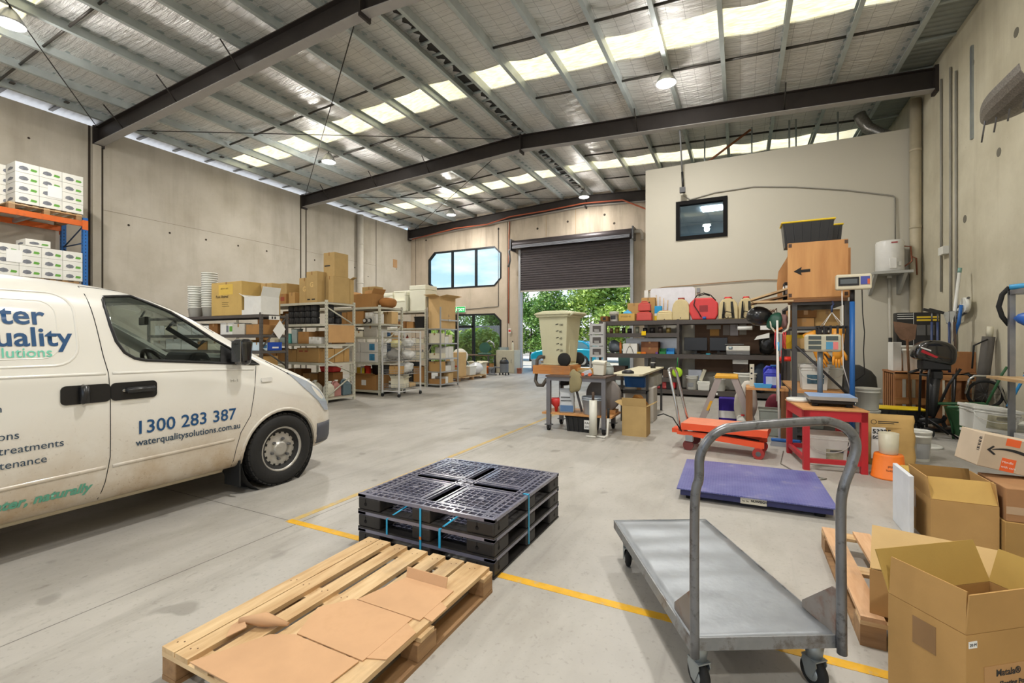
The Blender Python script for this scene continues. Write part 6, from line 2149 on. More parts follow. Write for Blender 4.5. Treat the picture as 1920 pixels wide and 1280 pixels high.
tag(o, 'green cord that holds the lime disc', 'cord')

# ---- lift table
ORL = M('orange red lift table paint', '#e2532a', 0.4, 0, 0.06, 6)
ORT = M('worn pale orange deck', '#e58a68', 0.45, 0, 0.1, 5)
t = thing('lift_table', 'orange red scissor lift table with a chrome push handle', 'lift table', (-.17, 6.62, 0), -.12)
MB().mat(ORL).box(-.5, .5, -.27, .27, .27, .355).mat(ORT).box(-.5, .5, -.27, .27, .355, .358).build('deck', None, t, bevel=.004)
for y in (-.22, .22):
    MB().mat(ORL).prism([(-.56, .2), (.42, .13), (.46, .13), (.46, .2), (-.2, .245), (-.56, .245)], 'Y', y - .025, y + .025).build('base_frame', None, t)
    MB().mat(BLACK_P).tube([(-.42, y * .8, .22), (.4, y * .8, .29)], .022, 6).build('scissor_arm', None, t)
    MB().mat(BLACK_P).tube([(.4, y * .8, .2), (-.42, y * .8, .29)], .022, 6).build('scissor_arm', None, t)
    MB().mat(ORL).box(.36, .44, y - .03, y + .03, .06, .2).build('wheel_bracket', None, t)
    MB().mat(M('red urethane wheel', '#9e2f2a', 0.5)).cyl((.40, y - .05, .066), (.40, y - .03, .066), .066, seg=22).cyl((.40, y + .03, .066), (.40, y + .05, .066), .066, seg=22).mat(STEEL).cyl((.40, y - .055, .066), (.40, y - .03, .066), .03, seg=14).build('wheel', None, t)
    MB().mat(GALV).box(-.45, -.36, y - .035, y + .035, .12, .2).build('caster_plate', None, t)
    MB().mat(M('dark red wheel', '#6b2d2a', 0.5)).cyl((-.42, y - .022, .066), (-.42, y + .022, .066), .066, seg=22).build('wheel', None, t)
MB().mat(ORL).box(-.66, -.5, -.1, .1, .19, .245).build('tow_plate', None, t)
MB().mat(CHROME).tube([(-.52, -.22, .22), (-.57, -.22, .55), (-.66, -.22, .98), (-.68, -.18, 1.05), (-.68, -.05, 1.06), (-.68, .12, 1.05), (-.66, .17, .98), (-.57, .18, .55), (-.5, .2, .24)], .018, 10).build('push_handle', None, t)
MB().mat(BLACK_R).tube([(-.5, -.24, .24), (-.6, -.3, .42), (-.72, -.3, .46), (-.8, -.3, .43)], .008, 6).build('release_lever', None, t)

# ---- trestle step ladder
t = thing('step_ladder', 'double-sided aluminium step ladder with a yellow top behind the lift table', 'ladder', (-.2, 8.35, 0))
ALU = M('dull pinkish aluminium', '#aaa09a', 0.4, 0.4, 0.05)
for y in (-.22, .22):
    for s, xb in ((-1, -.36), (1, .36)):
        k = 1.0 if y < 0 else .92
        m = MB().mat(ALU)
        m.prism([(s * .06, .84), (s * .16, .84), (xb * 1.0 + s * .1, .02), (xb * 1.0, .02)], 'Y', y - .012, y + .012)
        m.build('stile', None, t)
        MB().mat(BLACK_R).box(min(xb, xb + s * .1) - .01, max(xb, xb + s * .1) + .01, y - .02, y + .02, 0, .04).build('foot', None, t)
for s in (-1, 1):
    for z in (.26, .53):
        x = s * (.1 + (.36 - .06) * (1 - z / .84) + .0)
        MB().mat(ALU).box(x - .04, x + .04, -.22, .22, z - .015, z + .015).build('tread', None, t)
MB().mat(M('yellow ladder cap', '#dca325', 0.45)).box(-.17, .17, -.26, .26, .83, .88).build('top_cap', None, t, bevel=.01)
MB().mat(M('yellow ladder cap', '#dca325', 0.45)).slab([(-.30, -.235, .3), (-.26, -.235, .3), (-.2, -.235, .46), (-.24, -.235, .46)], (0, -1, 0), .002).build('maker_sticker', None, t)
t = carton('deep purple carton standing between the ladder legs', (-.17, 9.0, 0), .34, .3, .42, '#3b2a8c', tape=False, prints=[('F', .02, .98, .2, .5, PAPER, 'white_band'), ('F', 0, 1, .04, .1, PAPER, 'white_band')])

# ---- tall grey rack, with the arrow cabinet on top
t = thing('storage_rack', 'tall grey steel rack carrying the plywood arrow cabinet', 'shelving rack', (0, 0, 0))
RX0, RX1, RY0, RY1 = .66, 1.33, 7.6, 9.4
for x in (RX0, RX1 - .06):
    for y in (RY0, RY1 - .06):
        MB().mat(DGREY).box(x, x + .06, y, y + .06, 0, 1.98).build('post', None, t)
for z, mt in ((1.98, DGREY), (1.64, DGREY), (1.32, DGREY), (.74, PLY), (.14, DGREY)):
    MB().mat(mt).box(RX0 + .005, RX1 - .005, RY0 + .06, RY1 - .06, z - .03, z).build('shelf_board', None, t)
    MB().mat(mt if mt is PLY else DGREY).box(RX0 + .06, RX1 - .06, RY0 + .01, RY0 + .05, z - .04, z - .002).build('beam', None, t)
MB().mat(M('dark brace', '#3b3a3c', 0.5)).tube([(RX0 + .05, RY0 - .01, 1.36), (RX1 - .03, RY0 - .01, .72)], .018, 6).build('brace', None, t)
t = thing('plywood_cabinet', 'plywood cabinet marked with a black arrow on top of the tall grey rack', 'cabinet', (.97, 7.78, 1.99))
MB().mat(PLY).box(-.37, .33, -.24, -.22, .05, .82).build('front_panel', None, t)
MB().mat(PLY).box(-.37, .33, -.22, .28, .03, .05).box(-.3, .33, -.22, .28, .78, .8).build('shelf_panel', None, t)
MB().mat(PLY).box(.31, .33, -.22, .28, .05, .78).build('side_panel', None, t)
MB().mat(PLY).prism([(-.40, .05), (.33, .05), (.33, .8), (-.30, .8), (-.34, .7), (-.45, .5), (-.47, .3), (-.46, .05)], 'Y', .28, .30).build('rear_panel', None, t)
MB().mat(PLY).box(.34, .40, .0, .28, .06, .74).build('spare_panel', None, t)
MB().mat(M('brown timber rail', '#7b5433', 0.7)).box(-.33, .33, -.23, .25, -.01, .03).build('base_rail', None, t)
m = MB().mat(M('black spray paint', '#16130f', 0.7))
m.prism([(-.30, .42), (-.20, .36), (-.21, .40), (-.10, .405), (-.10, .445), (-.21, .44), (-.20, .48)], 'Y', -.2415, -.24)
m.build('arrow_mark', None, t)
m = MB().mat(M('dark corner plate', '#4b3527', 0.6))
for x in (-.36, .29):
    for z in (.06, .76):
        m.box(x, x + .04, -.243, -.24, z, z + .05)
m.build('corner_plate', None, t)
carton('black and white printed box inside the open end of the plywood cabinet', (.62, 7.82, 2.04), .1, .3, .24, '#2b2a2a', tape=False, prints=[('L', .1, .9, .3, .8, PAPER, 'white_print'), ('F', .1, .9, .3, .8, PAPER, 'white_print')])
tub('black tub with a yellow lid on top of the plywood cabinet', (.86, 7.86, 2.795), .66, .34, .36, M('glossy black tub', '#1a1a1b', 0.35), YELLOW_P, lid=True)
tub('smaller black tub with a yellow lid behind the other one', (1.1, 8.3, 2.795), .5, .36, .36, M('glossy black tub', '#1a1a1b', 0.35), YELLOW_P, lid=True)
struct(MB().mat(PLY).box(.7, 1.3, 8.05, 8.6, 1.99, 2.79).build('trim_9'))
tag(bpy.data.objects['trim_9'], 'plain plywood box behind the arrow cabinet', 'box', kind='thing')
bpy.data.objects['trim_9'].name = 'plywood_box'
for i, (x, y, z, w, c, ang) in enumerate(((.42, 7.7, 1.99, .5, PINEX, .0), (.40, 7.75, 2.03, .52, M('dark edged board', '#7b5c3d', 0.7), .22), (.38, 7.72, 2.10, .5, PINEX, .3))):
    o = MB().mat(c).cbox(0, 0, .012, w, .34, .024, (0, -ang, 0)).build('board_offcut', None)
    o.location = (x, y, z)
    tag(o, f'board offcut jutting left from under the plywood cabinet, {["lowest", "middle", "topmost"][i]}', 'board')
sack('black welding helmet hanging under the jutting boards', (.26, 7.72, 1.66), (.17, .14, .14), M('glossy black shell', '#1b1b1d', 0.25), 41, name='welding_helmet', cat='helmet', jit=.06)
sack('dark green power drill case hanging beside the helmet', (.46, 7.6, 1.58), (.1, .08, .13), M('dark green tool', '#204f3e', 0.5), 42, name='drill', cat='drill', jit=.16)
sack('grey and red glove bundle hanging behind the drill', (.56, 7.66, 1.62), (.07, .07, .1), M('grey red cloth', '#8a6a66', 0.9), 43, name='glove', cat='glove', jit=.18)
t = thing('hook_rack', 'white bent tube hook with red and blue handled tools', 'tool hook', (.5, 7.56, 1.2))
MB().mat(M('cream bent tube', '#d0c8b4', 0.4)).tube([(.12, 0, .74), (.12, 0, .5), (.1, 0, .4), (.03, 0, .34), (-.05, 0, .36), (-.1, 0, .44), (-.11, 0, .52)], .014, 8).build('hook', None, t)
for i, (x, c) in enumerate(((-.05, '#c8353c'), (-.03, '#3a55a8'), (.05, '#c8353c'), (.075, '#c8353c'))):
    MB().mat(M('grip ' + c, c, 0.45)).tube([(x, -.02, .36), (x - .01, -.02, .2), (x, -.02, .12)], .01, 6).build('plier_handle', None, t)
MB().mat(M('orange handle', '#cf6a2c', 0.5)).cbox(-.01, 0, .4, .1, .03, .03, (0, -.5, 0)).build('orange_grip', None, t)
MB().mat(GALV).box(.0, .03, -.01, .01, -.02, .34).build('steel_rule', None, t)
t = thing('mallet', 'red rubber mallet hanging below the hooked pliers', 'mallet', (.56, 7.56, 1.18))
MB().mat(M('bright red rubber', '#e23a2b', 0.4)).cyl((-.06, 0, 0), (.08, 0, 0), .034, seg=16).build('head', None, t)
MB().mat(M('bright red rubber', '#e23a2b', 0.4)).cyl((-.03, 0, -.06), (-.03, 0, .12), .016, seg=10).build('handle', None, t)
t = thing('broom', 'blue push broom with a white handle standing before the small wooden table', 'broom', (.48, 7.25, 0))
MB().mat(M('white broom handle', '#d5d3cb', 0.4)).cyl((0, .02, .09), (-.02, .1, 1.72), .014, seg=10).mat(M('sky blue plastic', '#4aa3d8', 0.4)).cyl((-.008, .08, 1.3), (-.01, .084, 1.42), .0155, seg=10).build('handle', None, t)
MB().mat(BLUE_P).box(-.1, .25, -.03, .03, .06, .1).build('broom_head', None, t, bevel=.01)
MB().mat(M('grey bristles', '#8f9499', 0.9)).taper(.075, 0, 0, .06, .37, .09, .34, .05).build('bristles', None, t)
t = thing('squeegee_pole', 'thin grey pole with a black grip hanging left of the tall rack', 'pole', (.53, 7.5, .78))
MB().mat(BLACK_P).cyl((0, 0, .1), (0.01, 0, .55), .016, seg=8).build('grip', None, t)
MB().mat(M('pale pole', '#c4beb2', 0.4)).cyl((-.06, .0, -.2), (-.06, .0, .9), .013, seg=8).build('pole', None, t)
# contents of the tall rack
POND = M('lake photo label', '#48697a', 0.6, 0, 0.5, 9)
TL = M('teal label patch', '#3f8c82', 0.6)
t = square_pail('white square tub with a lake picture on the ply shelf of the tall rack', (.94, 7.82, .742), .34, .3, .36, prints=[('F', .2, .85, .25, .6, POND, 'picture_label'), ('F', .55, .8, .3, .45, TL, 'teal_patch')])
text('handwriting', '1.3', .06, M('faint pen', '#9a9a98'), (-.05, -.158, .27), FACE_FRONT, t, 'LEFT', .0005)
square_pail('plain white square tub behind the grey column on the ply shelf', (1.17, 8.1, .742), .3, .3, .36)
square_pail('white square tub at the right edge of the ply shelf, half behind the blue pole', (1.16, 8.75, .742), .28, .4, .36)
t = carton('yellow and brown box with black letters on the rack, behind the weighing display', (.94, 7.86, 1.322), .5, .3, .2, '#c3a06a', tape=False, prints=[('F', 0, 1, .78, 1, M('strong yellow print', '#e3c22a', 0.6), 'yellow_band')])
text('print', 'NET', .1, INK, (.05, -.153, .06), FACE_FRONT, t, 'LEFT', .0005, .004)
carton('yellow carton end poking out left of the tall rack post', (.64, 7.78, 1.322), .12, .14, .2, '#d9b02c', tape=False, parts=False)
carton('tan open box behind the peg hanger on the tall rack', (1.1, 7.95, 1.642), .3, .3, .24, 'tan')
for i, (x, y, z, w, h, c) in enumerate(((.82, 7.9, 1.642, .24, .12, 'brown'), (.84, 7.9, 1.77, .26, .1, 'dark'), (.94, 8.3, 1.322, .3, .24, 'dark'), (.8, 8.3, 1.642, .3, .26, 'brown'), (1.1, 8.4, 1.322, .2, .24, 'brown'))):
    carton(f'{"brown" if c == "brown" else "dark brown"} box in the upper shelves of the tall rack, {ORD[i]} from the front', (x, y, z), w, .3, h, c, parts=False)
for i, (x, c, lb) in enumerate(((.85, '#2a2f3a', 'dark blue'), (.97, '#5c4634', 'brown'), (1.08, '#2c2b2b', 'black'))):
    pail(f'{lb} tin behind the yellow gloves on the tall rack', (x, 8.05 + .1 * i, 1.522 if False else .742), .06, .3, M('tin ' + c, c, 0.4), lid=True, handle=False, cat='tin')
t = tub('olive crate under the ply shelf, left of the red table', (.9, 8.2, .142), .44, .5, .3, M('olive grey crate', '#6f736a', 0.6), ribs=False)
t = thing('wooden_stand', 'small brown timber table holding the blue jug', 'table', (.36, 7.95, 0))
MB().mat(PLY).box(-.28, .27, -.2, .3, .70, .735).build('table_top', None, t)
TIM = wood('brown timber post', '#8a5c38', '#64401f', 'Z', 6, 0.7, False)
for x in (-.24, .22):
    for y in (-.16, .26):
        MB().mat(TIM).box(x - .045, x + .045, y - .04, y + .04, 0, .70).build('leg', None, t)
jug('royal blue jug on the small timber table', (.42, 7.86, .737), .22, .18, .34, M('royal blue jug', '#2b34b0', 0.4), BLUE_P, sticker=M('pale label', '#b9c1d8', 0.6))
t = thing('blue_tray', 'pale blue tray in front of the blue jug', 'tray', (.3, 7.8, .737))
MB().mat(M('sky blue plastic', '#4aa3d8', 0.4)).taper(0, 0, 0, .06, .2, .1, .24, .12).build('tray_body', None, t)
t = thing('key_rack', 'cream spanner holder with round holes on the timber table', 'holder', (.16, 7.95, .737))
m = MB().mat(CREAM_P).box(-.03, .03, -.02, .02, 0, .34)
m.mat(INK)
for z in (.12, .2, .28):
    m.cyl((-.005, -.021, z), (-.005, -.02, z), .014, seg=10)
m.build('holder_body', None, t)
tub('grey-green lidded tub under the timber table beside the broom', (.42, 8.05, 0), .34, .34, .4, M('grey green tub', '#8b9188', 0.5), ribs=False)
sack('dark red bag under the timber table', (.5, 8.5, 0), (.16, .2, .3), M('maroon cloth', '#7d2436', 0.8), 51)
jug('white detergent jug with a red cap by the ladder foot', (.02, 8.2, 0), .14, .12, .26, WHITE_P, RED_P)
t = thing('string_trimmer_bag', 'white sack with a dark patch leaning by the timber table', 'bag', (.1, 8.7, 0))
MB().mat(M('white woven sack', '#d9d3c6', 0.8)).blob((0, 0, .38), (.17, .15, .38), .1, 61).build('bag_body', None, t)
# rubber gloves and peg hanger
GLV = M('amber rubber glove', '#e0972a', 0.45, 0, 0.08, 8)
def glove(label, loc, rot, s=1.0):
    t = thing('rubber_glove', label, 'glove', loc, rot=rot)
    MB().mat(GLV).lathe([(.085, 0), (.07, -.16), (.055, -.28), (.06, -.34), (.045, -.4), (0, -.41)], seg=14, sy=.55).build('cuff_and_palm', None, t)
    for k, (x, l) in enumerate(((-.042, .12), (-.014, .15), (.014, .15), (.042, .12))):
        MB().mat(GLV).tube([(x, 0, -.37), (x * 1.15, -.008, -.37 - l * .5), (x * 1.2, -.02, -.37 - l)], [.017, .016, .011], 8).build('finger', None, t)
    MB().mat(GLV).tube([(.05, 0, -.29), (.09, -.01, -.36), (.095, -.02, -.42)], [.018, .017, .012], 8).build('thumb', None, t)
    return t
glove('amber rubber glove hanging at a slant left of the weighing display', (.84, 7.42, 1.55), (.1, -.42, .2))
glove('amber rubber glove hanging straight down at the right of the peg hanger', (1.17, 7.42, 1.60), (0, .02, .1))
t = thing('peg_hanger', 'round black peg hanger on four white cords', 'hanger', (1.1, 7.42, 1.62))
MB().mat(BLACK_P).torus((0, 0, 0), .17, .011, seg=30).build('ring', None, t)
for k in range(4):
    a = PI / 4 + PI / 2 * k
    MB().mat(PAPER).tube([(.17 * math.cos(a), .17 * math.sin(a), 0), (0, 0, .2)], .004, 5).build('cord', None, t)
MB().mat(M('dark blue hook', '#2a3f66', 0.5)).tube([(0, 0, .2), (0, 0, .28), (.02, .02, .3), (.02, .08, .35)], .012, 6).build('hook', None, t)
for k in range(14):
    a = 2 * PI * k / 14
    MB().mat(M('black peg', '#222021', 0.5)).box(.17 * math.cos(a) - .012, .17 * math.cos(a) + .012, .17 * math.sin(a) - .01, .17 * math.sin(a) + .01, -.09, .02).build('peg', None, t)

# ---- red table and bench scale
t = thing('red_table', 'red steel table with a wooden top carrying the bench scale', 'table', (.88, 6.5, 0), .12)
REDT = M('crimson table paint', '#b3262f', 0.45, 0, 0.06)
for x in (-.27, .27):
    for y in (-.4, .4):
        MB().mat(REDT).box(x - .03, x + .03, y - .03, y + .03, 0, .66).build('leg', None, t)
MB().mat(REDT).box(-.3, .3, -.43, -.40, .56, .67).box(-.3, .3, .40, .43, .56, .67).box(-.3, -.27, -.40, .40, .56, .67).box(.27, .3, -.40, .40, .56, .67).build('apron', None, t)
MB().mat(REDT).box(-.24, .24, -.42, -.38, .08, .13).box(-.24, .24, .38, .42, .08, .13).box(-.29, -.25, -.37, .37, .08, .13).box(.25, .29, -.37, .37, .08, .13).build('stretcher', None, t)
MB().mat(PLY).box(-.31, .31, -.44, .44, .67, .685).build('table_top', None, t)
t = thing('bench_scale', 'bench scale with a blue-topped platform and a grey display column', 'scale', (.95, 6.5, .686), .0)
MB().mat(BLACK_P).box(-.22, .2, -.2, .2, .03, .075).build('scale_base', None, t, bevel=.01)
MB().mat(M('brushed scale edge', '#aaa7a2', 0.35, 0.6)).box(-.24, .22, -.23, .23, .075, .115).mat(M('blue film on plate', '#8fa9cf', 0.35)).box(-.24, .22, -.23, .23, .115, .117).build('platform', None, t)
for x in (-.17, .15):
    for y in (-.16, .16):
        MB().mat(BLACK_R).cyl((x, y, 0), (x, y, .03), .035, seg=12).build('foot', None, t)
MB().mat(M('grey scale column', '#6f767b', 0.45, 0.3)).cyl((-.07, .25, .05), (-.07, .25, .66), .03, seg=16).box(-.12, -.02, .22, .28, .04, .09).build('column', None, t)
m = MB().mat(M('beige display shell', '#b5b19b', 0.5)).taper(-.05, .2, .62, .83, .38, .07, .38, .07)
m.build('display_housing', None, t, bevel=.03, bseg=3)
m = MB().mat(M('dark display window', '#47504f', 0.3))
for z in (.65, .71, .77):
    m.box(-.2, -.07, .160, .164, z, z + .042)
m.mat(M('blue keys', '#4b8db0', 0.5)).box(-.02, .05, .160, .164, .65, .74).mat(M('pink keys', '#d97a76', 0.5)).box(.05, .1, .160, .164, .65, .74).mat(M('dark display window', '#47504f')).box(-.02, .1, .160, .164, .76, .81)
m.build('keypad_face', None, t)
t = thing('round_lid', 'round white pail lid on the corner of the red table', 'lid', (.66, 6.72, .686))
MB().mat(WHITE_P).lathe([(.13, 0), (.14, .01), (.14, .035), (.12, .04), (0, .03)], seg=26).build('lid_body', None, t)
square_pail('white square pail with a landscape label under the red table', (.9, 6.5, 0), .40, .4, .40, lid=False, prints=[('F', .45, .9, .1, .5, M('landscape label', '#a9a58c', 0.6, 0, .4, 8), 'picture_label'), ('F', .55, .9, .42, .48, M('navy print', '#2a3a66', 0.6), 'print')])
MBt = thing('floor_scale_display', 'cream weighing indicator on a tall blue pole beside the tall rack', 'scale display', (1.31, 7.35, 0))
MB().mat(M('blue pole paint', '#1f5fa5', 0.4)).cyl((0, 0, 0.02), (0, 0, 1.95), .03, seg=14).mat(BLACK_P).cyl((0, 0, 1.95), (0, 0, 2.1), .028, seg=14).mat(STEEL).box(-.12, .12, -.12, .12, 0, .02).build('pole', None, MBt)
MB().mat(M('cream indicator shell', '#d3cbb2', 0.45)).cbox(0, -.05, 2.2, .38, .1, .2).build('indicator_housing', None, MBt, bevel=.02, bseg=2)
m = MB().mat(M('black lcd surround', '#1e1f22', 0.3)).box(-.165, .055, -.106, -.10, 2.15, 2.26).mat(M('grey lcd', '#5d6467', 0.3)).box(-.145, .035, -.108, -.106, 2.175, 2.235)
m.mat(M('indigo keypad', '#4852a0', 0.5)).box(.07, .165, -.106, -.10, 2.16, 2.265).mat(M('orange keys', '#d4643a', 0.5)).box(.14, .165, -.108, -.106, 2.165, 2.23)
m.build('indicator_face', None, MBt)
MB().mat(BLACK_R).tube([(.1, -.02, 2.1), (.11, 0, 1.8), (.14, .05, 1.55), (.13, .05, 1.3), (.15, .1, 1.0), (.05, .12, .9)], .006, 6).build('cable', None, MBt)
MB().mat(PAPER).tube([(-.12, -.06, 2.1), (-.11, -.04, 1.6), (-.1, -.02, 1.1), (-.02, .02, .8)], .006, 6).build('cable', None, MBt)

# ---- goods right of the tall rack
pail('lower white pail of the pair right of the blue pole', (1.78, 8.9, 0), .16, .36)
pail('upper white pail of the pair right of the blue pole', (1.78, 8.9, .362), .16, .34)
pail('white pail with lid on the floor behind the pair', (1.62, 9.3, 0), .15, .4)
sack('black plastic sheet bundled against the grey office wall', (2.05, 12.5, 0), (.62, .4, .5), M('black plastic sheet', '#2c2c2d', 0.5), 71, name='plastic_sheet', cat='sheet')
sack('smaller black bin bag in front of the black sheet', (1.7, 11.6, 0), (.3, .3, .55), M('black plastic sheet', '#2c2c2d', 0.5), 72)
tub('black tub with a yellow lid standing on the floor by the timber crate', (2.3, 9.45, 0), .62, .4, .36, M('glossy black tub', '#1a1a1b', 0.35), YELLOW_P, lid=True)
jug('white flat jug on the floor behind the paper sack', (1.78, 8.1, 0), .3, .2, .3, M('translucent white jug', '#d3d8dc', 0.4))
t = sack_paper('big yellow-brown paper sack with a printed data label', (1.55, 6.75, 0), .46, .24, .58, M('golden kraft paper', '#b8965a', 0.75, 0, 0.1, 5, bump=0.5, bscale=12), .05)
MB().mat(PAPER).slab([(-.2, -.128, .08), (-.04, -.128, .08), (-.06, -.11, .44), (-.19, -.11, .44)], (0, -1, 0), .003).build('data_label', None, t)
text('print', '53325', .07, INK, (-.185, -.122, .37), (PI / 2, 0, 0), t, 'LEFT', .0005, .002)
text('print', 'SOPER', .05, INK, (-.185, -.128, .31), (PI / 2, 0, 0), t, 'LEFT', .0005, .002)
MB().mat(INK).box(-.13, .06, -.112, -.108, .505, .515).box(-.13, .02, -.112, -.108, .485, .495).build('print', None, t)
m = MB().mat(INK).torus((-.17, -.112, .5), .025, .003, 'Y')
m.build('round_mark', None, t)
pail('white pail with black writing right of the paper sack', (1.92, 7.15, 0), .13, .36, WHITE_P, patch=(-110, -40, .1, .6, M('grey writing', '#9a9c9c', 0.7)))
t = thing('round_lid', 'white pail lid lying on the floor behind the white pail', 'lid', (2.25, 8.05, 0))
MB().mat(WHITE_P).lathe([(.16, 0), (.17, .01), (.17, .03), (.14, .035), (0, .025)], seg=24).build('lid_body', None, t)
t = thing('orange_bucket', 'upturned orange bucket with upside-down black print on the floor', 'bucket', (1.40, 6.1, 0))
MB().mat(ORANGE_P).lathe([(.15, 0), (.155, .012), (.148, .02), (.125, .24), (.12, .25), (0, .25)], seg=28).build('bucket_body', None, t)
for i, (z, s_) in enumerate(((.15, 'Essential'), (.11, 'Compliant'))):
    o = text('print', s_, .035, INK, (0, 0, 0), (0, 0, 0), None, 'CENTER', 0)
    for v in o.data.vertices:
        a = -PI / 2 + .18 - v.co.x / .135
        rr = .152 - .1 * z + .002
        v.co = Vector((rr * math.cos(a) , rr * math.sin(a), z - v.co.y))
    o.parent = t
t = thing('measuring_jug', 'clear plastic measuring jug standing on the upturned orange bucket', 'jug', (1.40, 6.1, .251))
MB().mat(M('frosted clear plastic', '#c3bda5', 0.4)).lathe([(.075, 0), (.08, .01), (.088, .22), (.084, .22), (.076, .012), (0, .012)], seg=24).build('jug_body', None, t)

# ---- timber crate with tools by the right wall
t = thing('slatted_crate', 'slatted timber crate bench by the right wall, loaded with pails and tools', 'crate', (2.92, 10.25, 0))
SLAT = wood('reddish crate timber', '#a9764a', '#8a5a35', 'Z', 6, .75, False)
for x in (-.52, -.0, .52):
    MB().mat(SLAT).box(x - .045, x + .045, -.38, -.30, 0, .9).box(x - .045, x + .045, .3, .38, 0, .9).build('post', None, t)
for z in (.12, .42, .84):
    MB().mat(wood('crate rail', '#b98552', '#8f5f37', 'X', 6, .75, False)).box(-.57, .57, -.4, -.36, z - .05, z + .06).build('rail', None, t)
for k in range(9):
    x = -.5 + .125 * k
    MB().mat(SLAT).box(x - .035, x + .035, -.36, -.33, .05, .84).build('slat', None, t)
MB().mat(SLAT).box(-.57, .57, -.4, .4, .88, .91).build('deck', None, t)
for k in range(6):
    y = -.3 + .12 * k
    MB().mat(SLAT).box(-.57, -.54, y - .035, y + .035, .05, .86).build('slat', None, t)
CZ = .912
carton('tall cream carton at the left end of the timber crate', (2.45, 10.3, CZ), .12, .3, .5, 'white', tape=False)
pail('white pail on the timber crate behind the rusty shovel', (2.68, 10.15, CZ), .17, .44)
t = thing('poster_box', 'black box printed with yellow lines and grey pictures behind the tools', 'box', (2.80, 10.5, CZ + .42))
MB().mat(M('black printed card', '#191817', 0.5)).box(-.3, .3, -.1, .1, 0, .6).build('box_body', None, t)
MB().mat(M('strong yellow print', '#e3c22a', 0.6)).box(-.02, .28, -.102, -.1, .5, .53).box(-.02, .28, -.102, -.1, .45, .48).mat(M('grey photo print', '#5b5a58', 0.6)).box(-.02, .1, -.102, -.1, .2, .38).box(.12, .22, -.102, -.1, .2, .38).mat(PAPER).box(-.29, -.06, -.102, -.1, .57, .58).box(-.29, -.06, -.102, -.1, .53, .54).box(-.29, -.06, -.102, -.1, .49, .5).box(-.065, -.06, -.102, -.1, 0, .6).build('printed_face', None, t)
carton('plain carton under the black printed box', (2.85, 10.5, CZ), .5, .2, .415, 'dark', tape=False)
t = carton('brown carton with a white label at the right end of the timber crate', (3.2, 10.2, CZ), .46, .34, .34, '#a0714a', prints=[('F', .02, .42, .7, .98, PAPER, 'white_label')])
t = thing('shovel', 'rusty square shovel standing blade up in front of the white pail', 'shovel', (2.50, 9.78, .04))
MB().mat(M('brown shovel handle', '#6b4a30', 0.7)).tube([(.05, 0, .0), (0, 0, 1.2), (-.01, .0, 1.42)], .018, 8).build('handle', None, t)
m = MB().mat(M('rusty shovel blade', '#7c5f4c', 0.6, 0.2, 0.2, 9))
m.slab([(-.2, -.03, 1.72), (.12, .02, 1.66), (.1, .03, 1.42), (.02, .02, 1.38), (-.1, -.01, 1.42), (-.18, -.03, 1.55)], (.1, -1, .3), .006)
m.build('blade', None, t)
POL = M('navy tool handle', '#23345c', 0.4)
for i, (x, y, hx, c, hd, lb) in enumerate(((2.84, 10.0, .03, POL, 'hammer', 'navy-handled squeegee with a black head, leaning on the black printed box'), (2.93, 10.05, .03, POL, 'hammer', 'second navy-handled squeegee leaning on the black printed box'),
                                     (3.1, 10.1, .02, POL, 'wedge', 'navy-handled scraper with a pale wedge blade'), (3.19, 10.12, .0, M('brown pole', '#574538', 0.6), 'fork', 'brown-handled fork behind the white pole'))):
    t = thing('long_tool', lb, 'tool', (x, y, CZ))
    top = 1.02
    MB().mat(c).cyl((0, -.08, 0), (hx, 0, top * .82), .018, seg=8).mat(STEEL).cyl((hx, 0, top * .82), (hx, 0, top), .012, seg=8).build('handle', None, t)
    if hd == 'hammer':
        MB().mat(BLACK_P).cbox(hx - .02, 0, top, .2, .05, .04, (0, .35, 0)).build('head', None, t)
    elif hd == 'wedge':
        MB().mat(M('pale wedge plastic', '#b7b9b6', 0.5)).prism([(hx - .025, top * .8), (hx + .025, top * .8), (hx + .09, top * 1.0), (hx - .09, top * .98)], 'Y', -.01, .01).build('head', None, t)
    else:
        MB().mat(STEEL).box(hx - .05, hx + .05, -.01, .01, top * .96, top).build('head', None, t)
o = MB().mat(M('white pvc pipe', '#d3d3cd', 0.4)).cyl((3.22, 10.5, CZ), (3.42, 10.62, 2.66), .025, seg=14).mat(M('sea green cap', '#7fa39a', 0.4)).cyl((3.415, 10.617, 2.62), (3.425, 10.623, 2.70), .028, seg=14).build('pvc_pipe', None)
tag(o, 'tall white plastic pipe with a green end leaning on the right wall', 'pipe')
o = MB().mat(M('grey pvc pipe', '#b1aca0', 0.5)).cyl((3.02, 12.95, .0), (3.02, 13.1, 3.0), .03, seg=14).mat(BLACK_P).cyl((3.02, 12.94, .0), (3.02, 13.02, 1.5), .036, seg=14).mat(WHITE_P).cyl((3.02, 13.09, 2.85), (3.02, 13.1, 3.05), .045, seg=14).build('upright_pipe', None)
tag(o, 'grey pipe with a white top and black sleeve standing under the water heater', 'pipe')
t = thing('crank_tool', 'white geared head with a blue crank handle hung by the right wall', 'tool', (3.5, 10.55, 2.05))
MB().mat(WHITE_P).cyl((-.06, 0, 0), (0, 0, 0), .13, seg=24).build('gear_head', None, t)
MB().mat(WHITE_P).tube([(-.03, -.02, -.02), (-.03, .35, -.12)], .05, 8).build('arm', None, t)
MB().mat(STEEL).tube([(-.02, -.1, .12), (-.02, .75, -.16)], .02, 6).tube([(-.02, 0, -.13), (-.02, .8, -.28)], .02, 6).build('guide_bars', None, t)
MB().mat(BLUE_P).tube([(-.09, -.02, 0), (-.12, -.02, -.3), (-.16, .08, -.55), (-.26, .18, -.9), (-.27, .2, -1.1)], .026, 8).build('crank_handle', None, t)
